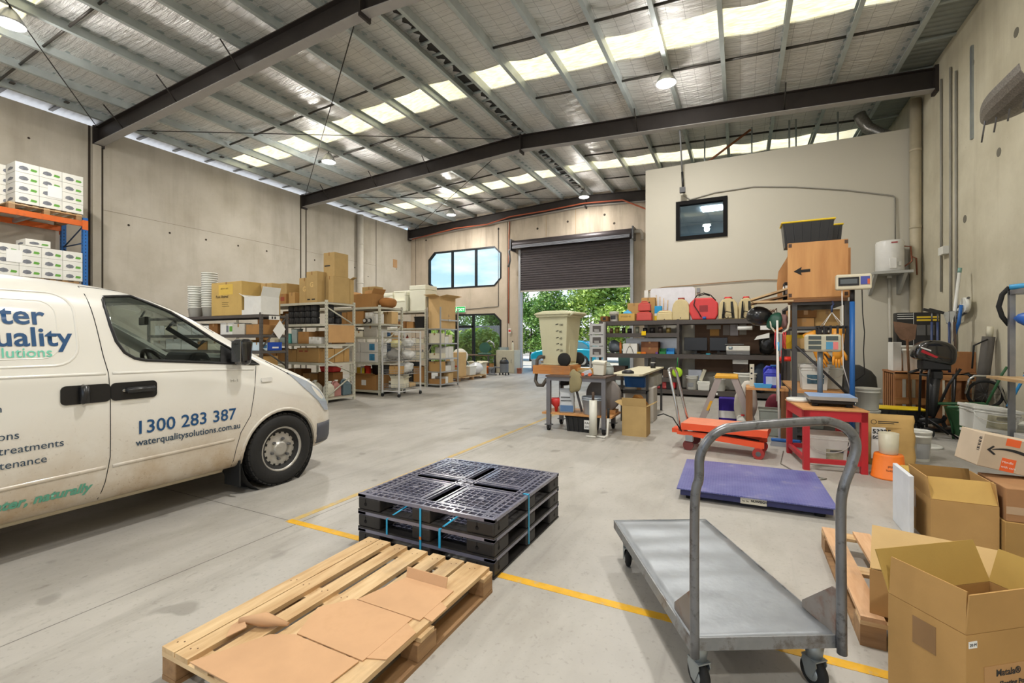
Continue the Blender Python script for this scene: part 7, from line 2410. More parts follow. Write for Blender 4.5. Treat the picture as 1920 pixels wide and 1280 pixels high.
t = thing('umbrella_bag', 'grey fabric tube bag leaning in the corner of the right wall', 'bag', (3.38, 9.75, 0))
MB().mat(M('charcoal fabric', '#56524d', 0.9)).cyl((0, 0, .5), (.1, 0, 1.5), .075, seg=16).build('bag_body', None, t)
MB().mat(BLACK_R).cyl((0, 0, 0), (0, 0, .5), .06, seg=12).build('bag_foot', None, t)
MB().mat(CREAM_P).cyl((.11, 0, 1.5), (.12, 0, 1.66), .04, seg=12).build('finial', None, t)
MB().mat(BLACK_R).tube([(0.06, -.08, 1.46), (-.1, -.08, 1.36), (-.12, -.08, 1.0)], .012, 6).build('strap', None, t)
# outboard motor on a trolley
t = thing('outboard_motor', 'black outboard motor with a red stripe clamped to a black stand', 'outboard motor', (2.60, 8.95, 0))
GB = M('glossy black cowling', '#161617', 0.15, 0, 0.03, coat=0.8)
m = MB().mat(GB)
m.prism([(-.26, 1.16), (.16, 1.06), (.22, 1.12), (.24, 1.3), (.18, 1.4), (.02, 1.46), (-.16, 1.44), (-.26, 1.34), (-.28, 1.24)], 'Y', -.14, .14)
o = m.build('cowling', None, t, bevel=.05, bseg=2, sub=2)
for p in o.data.polygons:
    p.use_smooth = True
MB().mat(BLACK_P).box(-.18, .16, -.11, .11, 1.0, 1.16).box(-.05, .08, -.07, .07, .86, 1.0).build('powerhead_pan', None, t, bevel=.02)
MB().mat(M('red stripe', '#b3202c', 0.4)).slab([(-.2, -.142, 1.27), (-.02, -.142, 1.18), (.0, -.142, 1.2), (-.18, -.142, 1.31)], (0, -1, 0), .003).build('stripe', None, t)
MB().mat(PAPER).slab([(-.2, -.143, 1.33), (-.08, -.143, 1.28), (-.08, -.143, 1.3), (-.2, -.143, 1.35)], (0, -1, 0), .002).build('badge', None, t)
MB().mat(BLACK_P).tube([(0, 0, .9), (-.02, 0, .5), (-.04, 0, .3)], [.07, .055, .045], 12).build('drive_leg', None, t)
MB().mat(BLACK_P).lathe([(.02, -.14), (.05, -.06), (.05, .06), (.02, .14)], -.04, 0, .24, 14, 'X').build('gearcase', None, t)
for k in range(3):
    a = 2 * PI * k / 3
    MB().mat(BLACK_P).cbox(.1, .05 * math.cos(a), .24 + .05 * math.sin(a), .015, .09, .06, (a, 0, .4)).build('propeller_blade', None, t)
MB().mat(BLACK_P).tube([(-.2, -.05, 1.0), (-.32, -.1, .96)], .02, 8).build('tiller', None, t)
m = MB().mat(M('black tube stand', '#1f1f20', 0.4, 0.3))
for y in (-.16, .16):
    m.tube([(-.14, y, .05), (-.12, y, .9), (-.1, y, 1.02)], .017, 8)
m.tube([(-.12, -.16, .92), (-.12, .16, .92)], .017, 8).tube([(-.14, -.16, .2), (-.14, .16, .2)], .017, 8).tube([(-.14, -.16, .3), (.22, -.2, .02)], .014, 8).tube([(-.14, .16, .3), (.22, .2, .02)], .014, 8)
m.build('stand', None, t)
for y in (-.2, .2):
    MB().mat(BLACK_R).cyl((-.14, y - .02, .08), (-.14, y + .02, .08), .08, seg=18).mat(STEEL).cyl((-.14, y - .024, .08), (-.14, y + .024, .08), .04, seg=14).build('wheel', None, t)
# wheelbarrow and tube frames
t = thing('wheelbarrow', 'dark green wheelbarrow standing on its nose by the right wall', 'wheelbarrow', (3.04, 8.75, 0))
DG = M('dark green barrow paint', '#2c5a36', 0.5)
for y in (-.2, .2):
    MB().mat(DG).tube([(-.42, y, .5), (.1, y, .53), (.3, y * .7, .3)], .022, 8).build('handle', None, t)
m = MB().mat(DG)
m.slab([(-.32, -.26, .46), (.2, -.26, .5), (.16, -.2, .12), (-.22, -.2, .06)], (0, 1, 0), .006).slab([(-.32, .26, .46), (.2, .26, .5), (.16, .2, .12), (-.22, .2, .06)], (0, 1, 0), .006)
m.slab([(-.32, -.26, .46), (-.32, .26, .46), (-.22, .2, .06), (-.22, -.2, .06)], (1, 0, 0), .006).slab([(-.22, -.2, .06), (-.22, .2, .06), (.16, .2, .12), (.16, -.2, .12)], (0, 0, 1), .006)
m.build('tray', None, t)
for y in (-.16, .16):
    MB().mat(DG).tube([(-.28, y, .48), (-.24, y, .0)], .016, 8).build('leg', None, t)
MB().mat(BLACK_R).torus((.32, 0, .17), .13, .04, 'Y').build('wheel', None, t)
t = thing('hand_truck', 'black folded hand truck with a chrome hoop leaning on the timber crate', 'hand truck', (3.05, 9.5, 0))
BT = M('black tube stand', '#1f1f20', 0.4, 0.3)
MB().mat(BT).tube([(-.34, 0, .12), (-.12, 0, .75), (.02, 0, 1.0)], .02, 8).tube([(-.05, .1, .1), (-.02, .1, .9), (.14, .1, .92), (.2, .1, .84)], .022, 8).build('frame', None, t)
MB().mat(CHROME).tube([(.06, -.05, .62), (.1, -.05, .84), (.16, -.05, .9), (.36, -.05, .9), (.42, -.05, .84), (.52, -.05, .5)], .016, 8).build('chrome_hoop', None, t)
for x, z, r in ((.3, .62, .2), (.12, .16, .15)):
    m = MB().mat(BLACK_R).torus((x, 0, z), r, .022, 'Y', 30)
    m.mat(STEEL)
    for k in range(10):
        a = 2 * PI * k / 10
        m.tube([(x, 0, z), (x + r * math.cos(a), 0, z + r * math.sin(a))], .002, 4)
    m.build('wheel', None, t)
MB().mat(BT).box(-.36, .5, -.1, .1, .02, .06).build('toe_plate', None, t)
MB().mat(DG).tube([(.2, -.1, .25), (.45, -.12, .95), (.5, -.12, 1.05)], .018, 8).build('green_bar', None, t)
o = MB().mat(M('bright blue rod', '#2d86c4', 0.4)).cyl((3.05, 8.05, .6), (3.38, 8.05, 1.42), .016, seg=10).mat(BLACK_R).cyl((3.22, 8.05, 1.02), (3.39, 8.05, 1.45), .026, seg=10).mat(BT).cyl((2.9, 8.05, 0), (3.05, 8.05, .6), .016, seg=10).build('litter_picker', None)
tag(o, 'blue rod with a black grip leaning behind the steel frame shelf', 'rod')
for x, y, z, rot, lb in ((2.85, 7.9, 0, 0, 'lower'), (2.78, 7.86, .31, .12, 'upper, tilted')):
    t = square_pail(f'{lb} white square pail with a landscape label beside the steel post', (x, y, z), .46, .36, .30, rot=(0, rot, .1), prints=[('F', .3, .92, .15, .7, M('landscape label', '#a9a58c', 0.6, 0, .4, 8), 'picture_label'), ('F', .5, .92, .5, .66, M('pale label top', '#d7d6cc', 0.6), 'label_top')])
square_pail('white square pail with its lid, behind the tilted one', (3.2, 8.2, 0), .36, .36, .38)
# steel frame shelf with blue hoses at the frame edge
t = thing('frame_shelf', 'open steel frame shelf with a timber board by the right wall', 'shelving rack', (0, 0, 0))
SQ = M('scuffed square steel', '#8a8d92', 0.35, 0.6, 0.15, 7)
for x in (2.80, 3.4):
    for y in (6.0, 7.3):
        MB().mat(SQ).box(x - .025, x + .025, y - .025, y + .025, 0, 2.02).build('post', None, t)
for x in (2.80, 3.4):
    MB().mat(SQ).box(x - .025, x + .025, 6.0, 7.3, 1.97, 2.02).build('top_rail', None, t)
for y in (6.0, 7.3):
    MB().mat(SQ).box(2.80, 3.4, y - .025, y + .025, 1.97, 2.02).build('top_rail', None, t)
MB().mat(PINE).box(2.6, 3.5, 5.98, 7.34, 1.0, 1.03).build('timber_board', None, t)
t = thing('suction_hose', 'black suction hose with a pale blue sleeve looped over the steel frame shelf', 'hose', (2.80, 7.35, 1.62))
MB().mat(BLACK_R).tube([(.0, 0, -.0), (-.06, 0, .1), (-.09, 0, .22), (-.06, 0, .36), (0.0, 0, .44)], .024, 10).build('hose', None, t)
MB().mat(M('sky blue sleeve', '#3f97c9', 0.4)).tube([(0, 0, .44), (.12, -.05, .45), (.4, -.2, .45)], .032, 10).build('sleeve', None, t)
sack('royal blue plastic bundle hung on the steel frame shelf', (3.06, 7.1, 1.52), (.22, .2, .13), M('royal blue sheet', '#2a5fb0', 0.4), 81, jit=.2)
sack('second blue bundle above the first on the steel frame shelf', (3.12, 7.05, 2.022), (.16, .18, .06), M('royal blue sheet', '#2a5fb0', 0.4), 82, jit=.2)
carton('white carton under the steel frame shelf, by its front post', (2.98, 7.0, 0), .4, .4, .4, 'white')
# net scoop hanging from the right wall
t = thing('float_scoop', 'grey perforated half-round trough with steel prongs fixed high on the right wall', 'trough', (2.88, 7.68, 4.33))
GM = M('grey perforated steel', '#77726c', 0.5, 0.4, 0.4, 60)
m = MB().mat(GM)
n = 16
rings = []
for i in range(n + 1):
    u = i / n
    y = .45 - 1.5 * u
    w = .04 + .24 * math.sin(PI * min(1, u * 1.5 + .05) * .5)
    dp = .05 + .2 * math.sin(PI * min(1, u * 1.3 + .06) * .55)
    rings.append([m.bm.verts.new((w * math.cos(PI + PI * k / 10), y, dp * math.sin(PI + PI * k / 10))) for k in range(11)])
for A, B in zip(rings, rings[1:]):
    for k in range(10):
        m.bm.faces.new((A[k], A[k + 1], B[k + 1], B[k]))
o = m.build('trough', None, t, solid=.006)
MB().mat(CREAM_P).tube([(0, .3, -.04), (0, -1.0, -.02)], .06, 10).build('inner_tube', None, t)
for k in range(4):
    MB().mat(STEEL).tube([(-.1, .2 - .32 * k, .04), (-.1, .2 - .32 * k, -.1), (-.12, .24 - .32 * k, -.36)], .009, 6).build('prong', None, t)
MB().mat(BT).tube([(.24, .2, .02), (.69, .2, .02)], .02, 6).tube([(.24, -.7, .02), (.69, -.7, .02)], .02, 6).build('wall_bracket', None, t)

# ---- water heater on its shelf
t = thing('water_heater', 'white cylindrical water heater with a red badge on a wall shelf', 'water heater', (2.98, 12.9, 2.96))
MB().mat(M('white enamel', '#dad9d4', 0.35)).lathe([(.0, 0), (.24, 0), (.255, .02), (.255, .64), (.24, .68), (0, .70)], seg=32).build('tank', None, t)
MB().mat(M('white enamel', '#dad9d4', 0.35)).box(-.06, .06, -.28, -.24, .05, .27).build('access_cover', None, t, bevel=.006)
MB().mat(M('dull red badge', '#a34b4b', 0.5)).box(-.03, .08, -.259, -.25, .6, .63).build('badge', None, t)
MB().mat(M('pale rating plate', '#b9b7ad', 0.5)).box(.09, .14, -.26, -.22, .1, .19).build('rating_plate', None, t)
MB().mat(M('copper pipe', '#7d4a34', 0.4, 0.5)).tube([(.22, -.1, .54), (.34, -.1, .52), (.36, -.1, .2), (.24, -.1, .1)], .014, 8).tube([(.36, -.1, .3), (.44, -.08, .26), (.46, -.05, -.1)], .014, 8).build('copper_pipe', None, t)
t = thing('heater_shelf', 'grey steel wall shelf under the water heater', 'shelf', (2.98, 12.9, 2.84))
GS = M('light grey bracket paint', '#a3a39d', 0.5)
MB().mat(GS).box(-.34, .34, -.3, .3, .06, .115).build('shelf_top', None, t)
for x in (-.3, .22):
    MB().mat(GS).prism([(-.28, .06), (.3, .06), (.3, -.36), (.24, -.36)], 'X', x - .03, x + .03).build('bracket', None, t)
o = MB().mat(M('grey conduit', '#8e8b82', 0.5)).tube([(-1.38, 13.17, 5.35), (-1.2, 13.17, 5.22), (-.6, 13.17, 5.32), (.3, 13.17, 5.34), (1.2, 13.17, 5.2), (2.2, 13.17, 4.98), (3.1, 13.17, 4.72), (3.14, 13.17, 4.66), (3.14, 13.15, 3.7)], .014, 8).build('cable', None)
tag(o, 'thin grey cable sweeping across the grey office wall down to the water heater', 'cable')
o = MB().mat(M('orange brown cord', '#9a7a55', 0.6)).tube([(-2.3, 13.16, 2.82), (-1.9, 13.17, 2.9), (-1.2, 13.17, 2.92), (-.4, 13.17, 2.95), (.4, 13.17, 2.97), (1.2, 13.17, 2.92), (2.6, 13.17, 2.78)], .012, 6).build('cable', None)
tag(o, 'brown cord tacked along the grey office wall behind the sprayers', 'cable')
t = thing('hanging_plug', 'black plug on a grey lead dropping from the roof in front of the office wall', 'cable', (-1.38, 12.9, 5.35))
MB().mat(GREY_P).tube([(0.0, -.66, 1.62), (.0, -.35, 1.2), (.0, 0, .55)], .02, 8).build('lead', None, t)
MB().mat(BLACK_P).tube([(0, 0, .55), (.02, 0, .12)], .028, 8).box(-.06, .08, -.05, .05, 0, .14).build('plug', None, t)
o = MB().mat(M('silver flexible duct', '#8d8a84', 0.3, 0.7, 0.3, 40)).tube([(2.62, 13.9, 7.0), (2.65, 13.9, 6.9), (2.78, 13.85, 6.6), (3.0, 13.8, 6.4), (3.2, 13.8, 6.28), (3.3, 13.8, 6.1)], .13, 14).build('flexible_duct', None)
tag(o, 'silver flexible duct running from the roof down behind the office wall top', 'duct')
struct(MB().mat(M('rusty brown strut', '#8a5434', 0.7)).tube([(-1.3, 13.9, 6.1), (.25, 13.9, 7.1)], .03, 6).build('strut_beam'))
for x in (-.9, .28, 1.15, 1.3, 2.2):
    struct(MB().mat(PURL).tube([(x, 14.0, 5.85), (x, 14.0, 7.2)], .022, 6).build('hanger_beam'))
o = MB().mat(M('orange lead', '#a8573a', 0.6)).tube([(-14.6, 18.2, 6.45), (-12, 18.2, 6.72), (-10.4, 18.3, 6.74), (-9.2, 18.3, 6.95), (-7.5, 18.3, 7.0), (-5.8, 18.3, 7.1), (-4.2, 18.3, 7.02), (-3.4, 18.3, 6.6), (-2.6, 18.3, 6.2)], .03, 8).build('orange_cable', None)
tag(o, 'orange cable slung along the roof beam over the roller door', 'cable')
o = MB().mat(M('orange lead', '#a8573a', 0.6)).tube([(-9.35, 18.55, 6.8), (-9.4, 18.57, 6.2), (-9.42, 18.57, 4.0), (-9.42, 18.57, 2.2)], .022, 6).build('orange_cable', None)
tag(o, 'orange cable dropping down the pillar left of the roller door', 'cable')
o = MB().mat(M('grey extension lead', '#7d7a72', 0.6)).tube([(.5, 6.9, .008), (.42, 6.2, .008), (.55, 5.85, .008), (.8, 5.72, .008), (.7, 5.62, .008)], .006, 6).build('floor_lead', None)
tag(o, 'thin grey lead on the floor between the lift table and the blue floor scale', 'cable')

# ================================================================ near floor: pallets, trolley, floor scale, cartons
# ---- pine pallet and flattened cardboard
t = thing('wooden_pallet', 'large pine pallet with loose cardboard on it, nearest the camera', 'pallet', (-1.745, 1.70, 0))
W2, D2, H = .47, .61, .14
for i, (x, w) in enumerate(((-.425, .09), (-.328, .09), (-.19, .088), (-.045, .115), (.10, .09), (.235, .09), (.375, .15))):
    m = MB().mat(PINE).box(x - w / 2, x + w / 2, -D2, D2, H - .022, H)
    m.mat(M('rusty nail', '#5b3a26', 0.8))
    for y in (-D2 + .045, -D2 + .06, 0, .02, D2 - .05, D2 - .065):
        m.cyl((x - w * .22 + (y * 7 % .04), y, H), (x - w * .22 + (y * 7 % .04), y, H + .0008), .004, seg=6)
    m.build('deck_board', None, t, bevel=.004)
for y in (-D2 + .05, 0, D2 - .05):
    MB().mat(PINEX).box(-W2, W2, y - .05, y + .05, H - .042, H - .022).build('stringer_board', None, t)
    for x in (-W2 + .05, 0, W2 - .05):
        MB().mat(OLDPINE).box(x - .05, x + .05, y - .05 * (1.4 if y == 0 else 1), y + .05 * (1.4 if y == 0 else 1), .02, H - .042).build('block', None, t, bevel=.003)
for x in (-W2 + .05, 0, W2 - .05):
    MB().mat(OLDPINE).box(x - .05, x + .05, -D2, D2, 0, .02).build('base_board', None, t)
t = thing('flattened_carton', 'flattened light brown carton lying on the pine pallet', 'cardboard', (-1.745, 1.70, H + .001))
CBP = cardboard('#c69e78')
def sheet(name, pts, z0, z1, mat=CBP, par=None):
    m = MB().mat(mat).prism(pts, 'Z', z0, z1)
    return m.build(name, None, par)
sheet('panel', [(.02, .02), (.41, .02), (.41, .30), (.10, .30)], 0, .005, CBP, t)
sheet('panel', [(-.02, -.30), (.37, -.30), (.37, .015), (.0, .015), (-.1, -.12)], .0, .005, CBP, t)
sheet('panel', [(-.25, -.62), (.34, -.62), (.36, -.31), (-.02, -.31), (-.12, -.36)], .002, .007, CBP, t)
sheet('side_flap', [(.41, .05), (.465, .04), (.465, .16), (.41, .19)], 0, .004, CBP, t)
sheet('side_flap', [(.37, -.28), (.45, -.25), (.45, -.06), (.37, -.02)], .0, .004, CBP, t)
m = MB().mat(CBP).slab([(.10, .30, .0), (.36, .30, .0), (.36, .32, .05), (.09, .32, .05)], (0, 1, .2), .004)
m.build('upright_flap', None, t)
m = MB().mat(CBP)
m.tube([(-.30, -.38, .03), (-.2, -.33, .035), (-.09, -.29, .02)], [.012, .03, .008], 8)
m.build('curled_tear', None, t)
m = MB().mat(CBP).slab([(-.33, -.40, .005), (-.27, -.46, .005), (-.22, -.40, .03), (-.3, -.36, .03)], (0, 0, 1), .004)
m.build('curled_tear', None, t)

# ---- three black plastic pallets
PB = M('black recycled plastic', '#262423', 0.5, 0, 0.15, 8, dirt='#4d443b', dscale=7, damt=0.35)
PTOP = M('pallet top plastic with painted sheen', '#6e6e80', 0.25, 0, 0.12, 8, spec=1.0, coat=0.4)  # pale bluish colour stands in for reflected sheen on the black plastic
def plastic_pallet(z, label):
    t = thing('plastic_pallet', label, 'pallet', (-1.88, 2.98, z), 0)
    S, Hh = .55, .12
    m = MB().mat(PTOP)
    z0, z1 = Hh - .022, Hh
    def b(x0, x1, y0, y1, d=0.0):
        e = .0009 if (y1 - y0) > (x1 - x0) else 0
        m.box(max(x0, -S + e), min(x1, S - e), max(y0, -S + e), min(y1, S - e), z0 + d + e, z1 - e - d * .3)
    for s in (-1, 1):                                        # border frame
        b(-S, S, s * S - (.02 if s > 0 else 0), s * S + (0 if s > 0 else .02))
        b(s * S - (.02 if s > 0 else 0), s * S + (0 if s > 0 else .02), -S, S)
        for k in (.065, .10):
            b(-S, S, s * (S - k) - .006, s * (S - k) + .006)
            b(s * (S - k) - .006, s * (S - k) + .006, -S, S)
    for k in range(-9, 10):
        x = k * .058
        for s in (-1, 1):
            b(x - .005, x + .005, min(s * S, s * (S - .1)), max(s * S, s * (S - .1)))
            b(min(s * S, s * (S - .1)), max(s * S, s * (S - .1)), x - .005, x + .005)
    for w in (.075, .045, .0):                               # cross bars between the quarters
        for s in (-1, 1):
            b(-S + .1, S - .1, s * w - .006, s * w + .006)
            b(s * w - .006, s * w + .006, -S + .1, S - .1)
    for qx in (-1, 1):
        for qy in (-1, 1):
            cx, cy, h_ = qx * .263, qy * .263, .175
            for s in (-1, 1):
                b(cx - h_, cx + h_, cy + s * h_ - .009, cy + s * h_ + .009)
                b(cx + s * h_ - .009, cx + s * h_ + .009, cy - h_, cy + h_)
                b(cx - h_ + .03, cx + h_ - .03, cy + s * (h_ - .03) - .004, cy + s * (h_ - .03) + .004)
                b(cx + s * (h_ - .03) - .004, cx + s * (h_ - .03) + .004, cy - h_ + .03, cy + h_ - .03)
            for k in range(-2, 3):
                b(cx + k * .052 - .0035, cx + k * .052 + .0035, cy - h_, cy + h_, .004)
                b(cx - h_, cx + h_, cy + k * .052 - .0035, cy + k * .052 + .0035, .004)
            m.cyl((cx + qx * .02, cy - qy * .02, z0 + .004), (cx + qx * .02, cy - qy * .02, z1 - .0018), .02, seg=12)
            m.prism([(cx - qx * h_, cy - qy * h_), (cx - qx * (h_ - .06), cy - qy * h_), (cx - qx * h_, cy - qy * (h_ - .06))], 'Z', z0 + .003, z1 - .002)
    for c_ in (-1, 1):                                       # filled corner pads
        for d_ in (-1, 1):
            m.box(c_ * S - (.07 if c_ > 0 else 0), c_ * S + (0 if c_ > 0 else .07), d_ * S - (.035 if d_ > 0 else 0), d_ * S + (0 if d_ > 0 else .035), z0 + .002, z1 - .003)
    m.cbox(0, 0, (z0 + z1) / 2, .1, .1, .02, (0, 0, PI / 4))
    m.build('grid_deck', None, t)
    for x in (-1, 0, 1):
        for y in (-1, 0, 1):
            if x == 0 and y == 0:
                continue
            bw = .10 if x else .075
            bh = .10 if y else .075
            cx, cy = x * (S - bw), y * (S - bh)
            m = MB().mat(PB).box(cx - bw, cx + bw, cy - bh, cy + bh, .012, Hh - .022)
            m.build('foot_block', None, t, bevel=.012, bseg=2)
    m = MB().mat(PB)
    for s in (-1, 1):
        m.box(-S, S, s * S - (.1 if s > 0 else 0), s * S + (0 if s > 0 else .1), 0, .012)
        m.box(s * S - (.1 if s > 0 else 0), s * S + (0 if s > 0 else .1), -S + .1, S - .1, 0, .012)
    m.box(-.06, .06, -S + .1, S - .1, 0, .012)
    m.build('base_skid', None, t)
    m = MB().mat(M('keyhole shadow', '#0c0b0b', 0.9))
    for x in (-S + .07, S - .12):                            # keyhole slots on the front and right faces
        m.cyl((x, -S - .0008, .052), (x, -S + .002, .052), .013, seg=12).prism([(x - .005, .055), (x + .005, .055), (x + .003, .088), (x - .003, .088)], 'Y', -S - .0008, -S + .002)
    for y in (-S + .06, S - .1):
        m.cyl((S - .002, y, .052), (S + .0008, y, .052), .013, seg=12).prism([(y - .005, .055), (y + .005, .055), (y + .003, .088), (y - .003, .088)], 'X', S - .002, S + .0008)
    m.build('keyhole', None, t)
    return t
plastic_pallet(0.0, 'lowest of the three stacked black plastic pallets')
plastic_pallet(.121, 'middle black plastic pallet of the strapped stack')
plastic_pallet(.242, 'uppermost black plastic pallet, its grid deck showing')
BST = M('bright blue strap', '#2ba3cf', 0.4)
def strap(label, pts, w=.014):
    o = MB().mat(BST).slab(pts, (0, -1, 0), .002).build('strap', None)
    return tag(o, label, 'strap')
FY = 2.98 - .553
o = MB().mat(BST).box(-1.887, -1.872, FY - .002, FY, .01, .345).mat(M('orange clip', '#c9743a', 0.5)).box(-1.888, -1.871, FY - .004, FY - .002, .14, .16).build('strap', None)
tag(o, 'blue strap down the middle of the black pallets, with an orange clip', 'strap')
o = MB().mat(BST).box(-2.17, -2.157, FY - .002, FY, .12, .225).slab([(-2.17, FY, .225), (-2.157, FY, .225), (-2.02, FY + .06, .352 - .03), (-2.035, FY + .06, .352 - .03)], (0, -.3, 1), .002).build('strap', None)
tag(o, 'slanting blue strap at the left pocket of the black pallets', 'strap')
o = MB().mat(BST).box(-1.735, -1.718, FY - .002, FY, .115, .235).slab([(-1.735, FY, .235), (-1.718, FY, .235), (-1.60, FY + .05, .33), (-1.615, FY + .05, .33)], (0, -.3, 1), .002).build('strap', None)
tag(o, 'slanting blue strap at the right pocket of the black pallets', 'strap')
o = MB().mat(BST).box(-1.328, -1.326, 2.925, 2.942, .02, .37).box(-1.37, -1.326, 2.925, 2.942, .364, .367).build('strap', None)
tag(o, 'blue strap on the right side of the black pallets', 'strap')

# ---- flatbed trolley
t = thing('flatbed_trolley', 'worn steel flatbed trolley with a bent tube handle', 'trolley', (.09, 2.12, 0), math.atan2(.29, .54))
DECK = M('scuffed zinc deck', '#93979b', 0.44, 0.5, 0.12, 5, dirt='#75787c', dscale=5, damt=0.6, bump=0.5, bscale=14)
EDGE = M('chipped painted steel edge', '#8b8d8e', 0.45, 0.5, 0.15, 12, dirt='#4e3b2e', dscale=12, damt=0.8, dpos=0.52)
TUBE = M('chipped grey tube', '#77787a', 0.34, 0.6, 0.2, 16, stretch=(1, 1, .35), dirt='#3d3a36', dscale=26, damt=0.85, dpos=0.53)
RUST = M('rusty gusset', '#8d857e', 0.55, 0.4, 0.1, 8, dirt='#7c4a30', dscale=9, damt=0.7, dpos=0.5)
LX = .305
bm = bmesh.new()
nx, ny = 12, 40
V = []
for i in range(nx + 1):
    row = []
    for j in range(ny + 1):
        x, y = -LX + 2 * LX * i / nx, 1.2 * j / ny
        d = .003 * math.sin(y * 2 * PI / .2) + .002 * math.sin(x * 9 + y * 14)
        row.append(bm.verts.new((x, y, .25 + d)))
    V.append(row)
for i in range(nx):
    for j in range(ny):
        f = bm.faces.new((V[i][j], V[i + 1][j], V[i + 1][j + 1], V[i][j + 1]))
        f.smooth = True
me = bpy.data.meshes.new('deck')
bm.to_mesh(me)
bm.free()
me.materials.append(DECK)
dk = bpy.data.objects.new('deck', me)
COL.objects.link(dk)
dk.parent = t
md = dk.modifiers.new('solid', 'SOLIDIFY')
md.thickness = .004
m = MB().mat(EDGE).box(-LX - .006, LX + .006, -.006, .0, .20, .252).box(-LX - .006, LX + .006, 1.2, 1.206, .20, .252).box(-LX - .006, -LX, 0, 1.2, .20, .252).box(LX, LX + .006, 0, 1.2, .20, .252)
m.build('edge_frame', None, t)
m = MB().mat(EDGE)
for y in (.1, .4, .8, 1.1):
    m.box(-LX, LX, y - .02, y + .02, .205, .24)
m.build('cross_member', None, t)
HP = [(-LX + .005, -.025, .19), (-LX + .005, -.025, .78)] + [(-LX + .005 + .015, -.03, .90)] + [(-.25 + .14 * (1 - math.cos(math.radians(a))) - .035, -.03 - .01 * a / 90, .95 + .155 * math.sin(math.radians(a))) for a in (10, 30, 50, 70, 90)]
HP += [(.0, -.045, 1.118), (.18, -.045, 1.128), (.25, -.045, 1.122), (.315, -.043, 1.09), (.345, -.04, 1.03), (.33, -.036, .95), (.30, -.03, .85), (.295, -.025, .72), (.30, -.025, .19)]
HS = []
cr_ = HP
for i in range(len(cr_) - 1):                                # Catmull-Rom through the bends
    p0, p1, p2, p3 = [Vector(cr_[max(0, min(len(cr_) - 1, i + k))]) for k in (-1, 0, 1, 2)]
    for s_ in range(5):
        u = s_ / 5
        HS.append(.5 * ((2 * p1) + (p2 - p0) * u + (2 * p0 - 5 * p1 + 4 * p2 - p3) * u * u + (3 * p1 - p0 - 3 * p2 + p3) * u ** 3))
HS.append(Vector(cr_[-1]))
MB().mat(TUBE).tube(HS, .0185, 14).build('push_handle', None, t)
for s in (-1, 1):
    x = s * (LX - .002)
    m = MB().mat(RUST)
    m.prism([(-.005, .25), (-.01, .44), (.015, .44), (.2, .28), (.2, .25)], 'X', x - .003 + (.012 if s < 0 else -.012), x + .003 + (.012 if s < 0 else -.012))
    m.build('gusset', None, t)
for s in (-1, 1):
    for y, sw in ((.06, .25), (1.1, -.2)):
        c = bpy.data.objects.new('caster', None)
        COL.objects.link(c)
        c.parent = t
        c.location = (s * (LX - .06), y, 0)
        c.rotation_euler = (0, 0, sw)
        MB().mat(BLACK_R).lathe([(.0, -.02), (.035, -.02), (.055, -.014), (.06, -.008), (.06, .008), (.055, .014), (.035, .02), (0, .02)], 0, 0, .06, 26, 'X').build('wheel', None, c)
        MB().mat(GALV).lathe([(0, -.024), (.03, -.022), (.034, -.018), (.034, .018), (.03, .022), (0, .024)], 0, 0, .06, 20, 'X').build('hub', None, c)
        m = MB().mat(GALV)
        for k in (-1, 1):
            m.prism([(-.03, .12), (.03, .12), (.035, .1), (.012, .045), (-.012, .045), (-.035, .1)], 'X', k * .028 - .002, k * .028 + .002)
        m.box(-.03, .03, -.035, .035, .118, .124).cyl((0, 0, .124), (0, 0, .2), .03, .04, seg=18)
        m.build('fork', None, c)

# ---- blue platform floor scale
t = thing('floor_scale', 'blue checker-plate platform scale on the floor', 'scale', (.08, 4.98, 0), .02)
def plate_mat():
    q = NT('blue checker plate paint')
    sp = q.n('SeparateXYZ')
    v = q.coord((1, 1, 1))
    q.l(q._tc.outputs['Object'], sp.inputs[0])
    def bars(ang, off):
        u = q.math('ADD', q.math('MULTIPLY', sp.outputs['X'], math.cos(ang)), q.math('MULTIPLY', sp.outputs['Y'], math.sin(ang)))
        w = q.math('ADD', q.math('MULTIPLY', sp.outputs['X'], -math.sin(ang)), q.math('MULTIPLY', sp.outputs['Y'], math.cos(ang)))
        a = q.math('PINGPONG', q.math('ADD', u, off), .0165)
        b = q.math('PINGPONG', q.math('ADD', w, off), .0165)
        e_ = q.math('ADD', q.math('MULTIPLY', q.math('MULTIPLY', a, a), 5000.0), q.math('MULTIPLY', q.math('MULTIPLY', b, b), 60000.0))
        return q.math('LESS_THAN', e_, .75)
    h_ = q.math('MAXIMUM', bars(PI / 4, 0.0), bars(-PI / 4, .0165))
    wear = q.noise(v, 3.0, 5, .6)
    c_ = q.mix(q.rng(wear, .35, .68, 0, 1), lin('#4a4f8e'), lin('#6c70a6'))
    c_ = q.mix(q.math('MULTIPLY', h_, .35), c_, lin('#8a8db8'))
    dd = q.noise(v, 6.0, 6, .65)
    c_ = q.mix(q.rng(dd, .6, .75, 0, .45), c_, lin('#a59f9b'))
    q.l(c_, q.b.inputs['Base Color'])
    q.b.inputs['Roughness'].default_value = .4
    q.bump(h_, .8, .003)
    return q.m
MB().mat(plate_mat()).box(-.61, .61, -.565, .565, .095, .105).build('checker_deck', None, t)
MB().mat(M('dark blue scale side', '#2c2f5e', 0.45)).box(-.58, .58, -.54, -.53, .04, .095).box(-.58, .58, .53, .54, .04, .095).box(-.58, -.57, -.53, .53, .04, .095).box(.57, .58, -.53, .53, .04, .095).build('side_frame', None, t)
for x in (-.5, .5):
    for y in (-.46, .46):
        MB().mat(BLACK_R).cyl((x, y, 0), (x, y, .03), .04, seg=14).mat(STEEL).cyl((x, y, .03), (x, y, .095), .015, seg=10).build('foot', None, t)
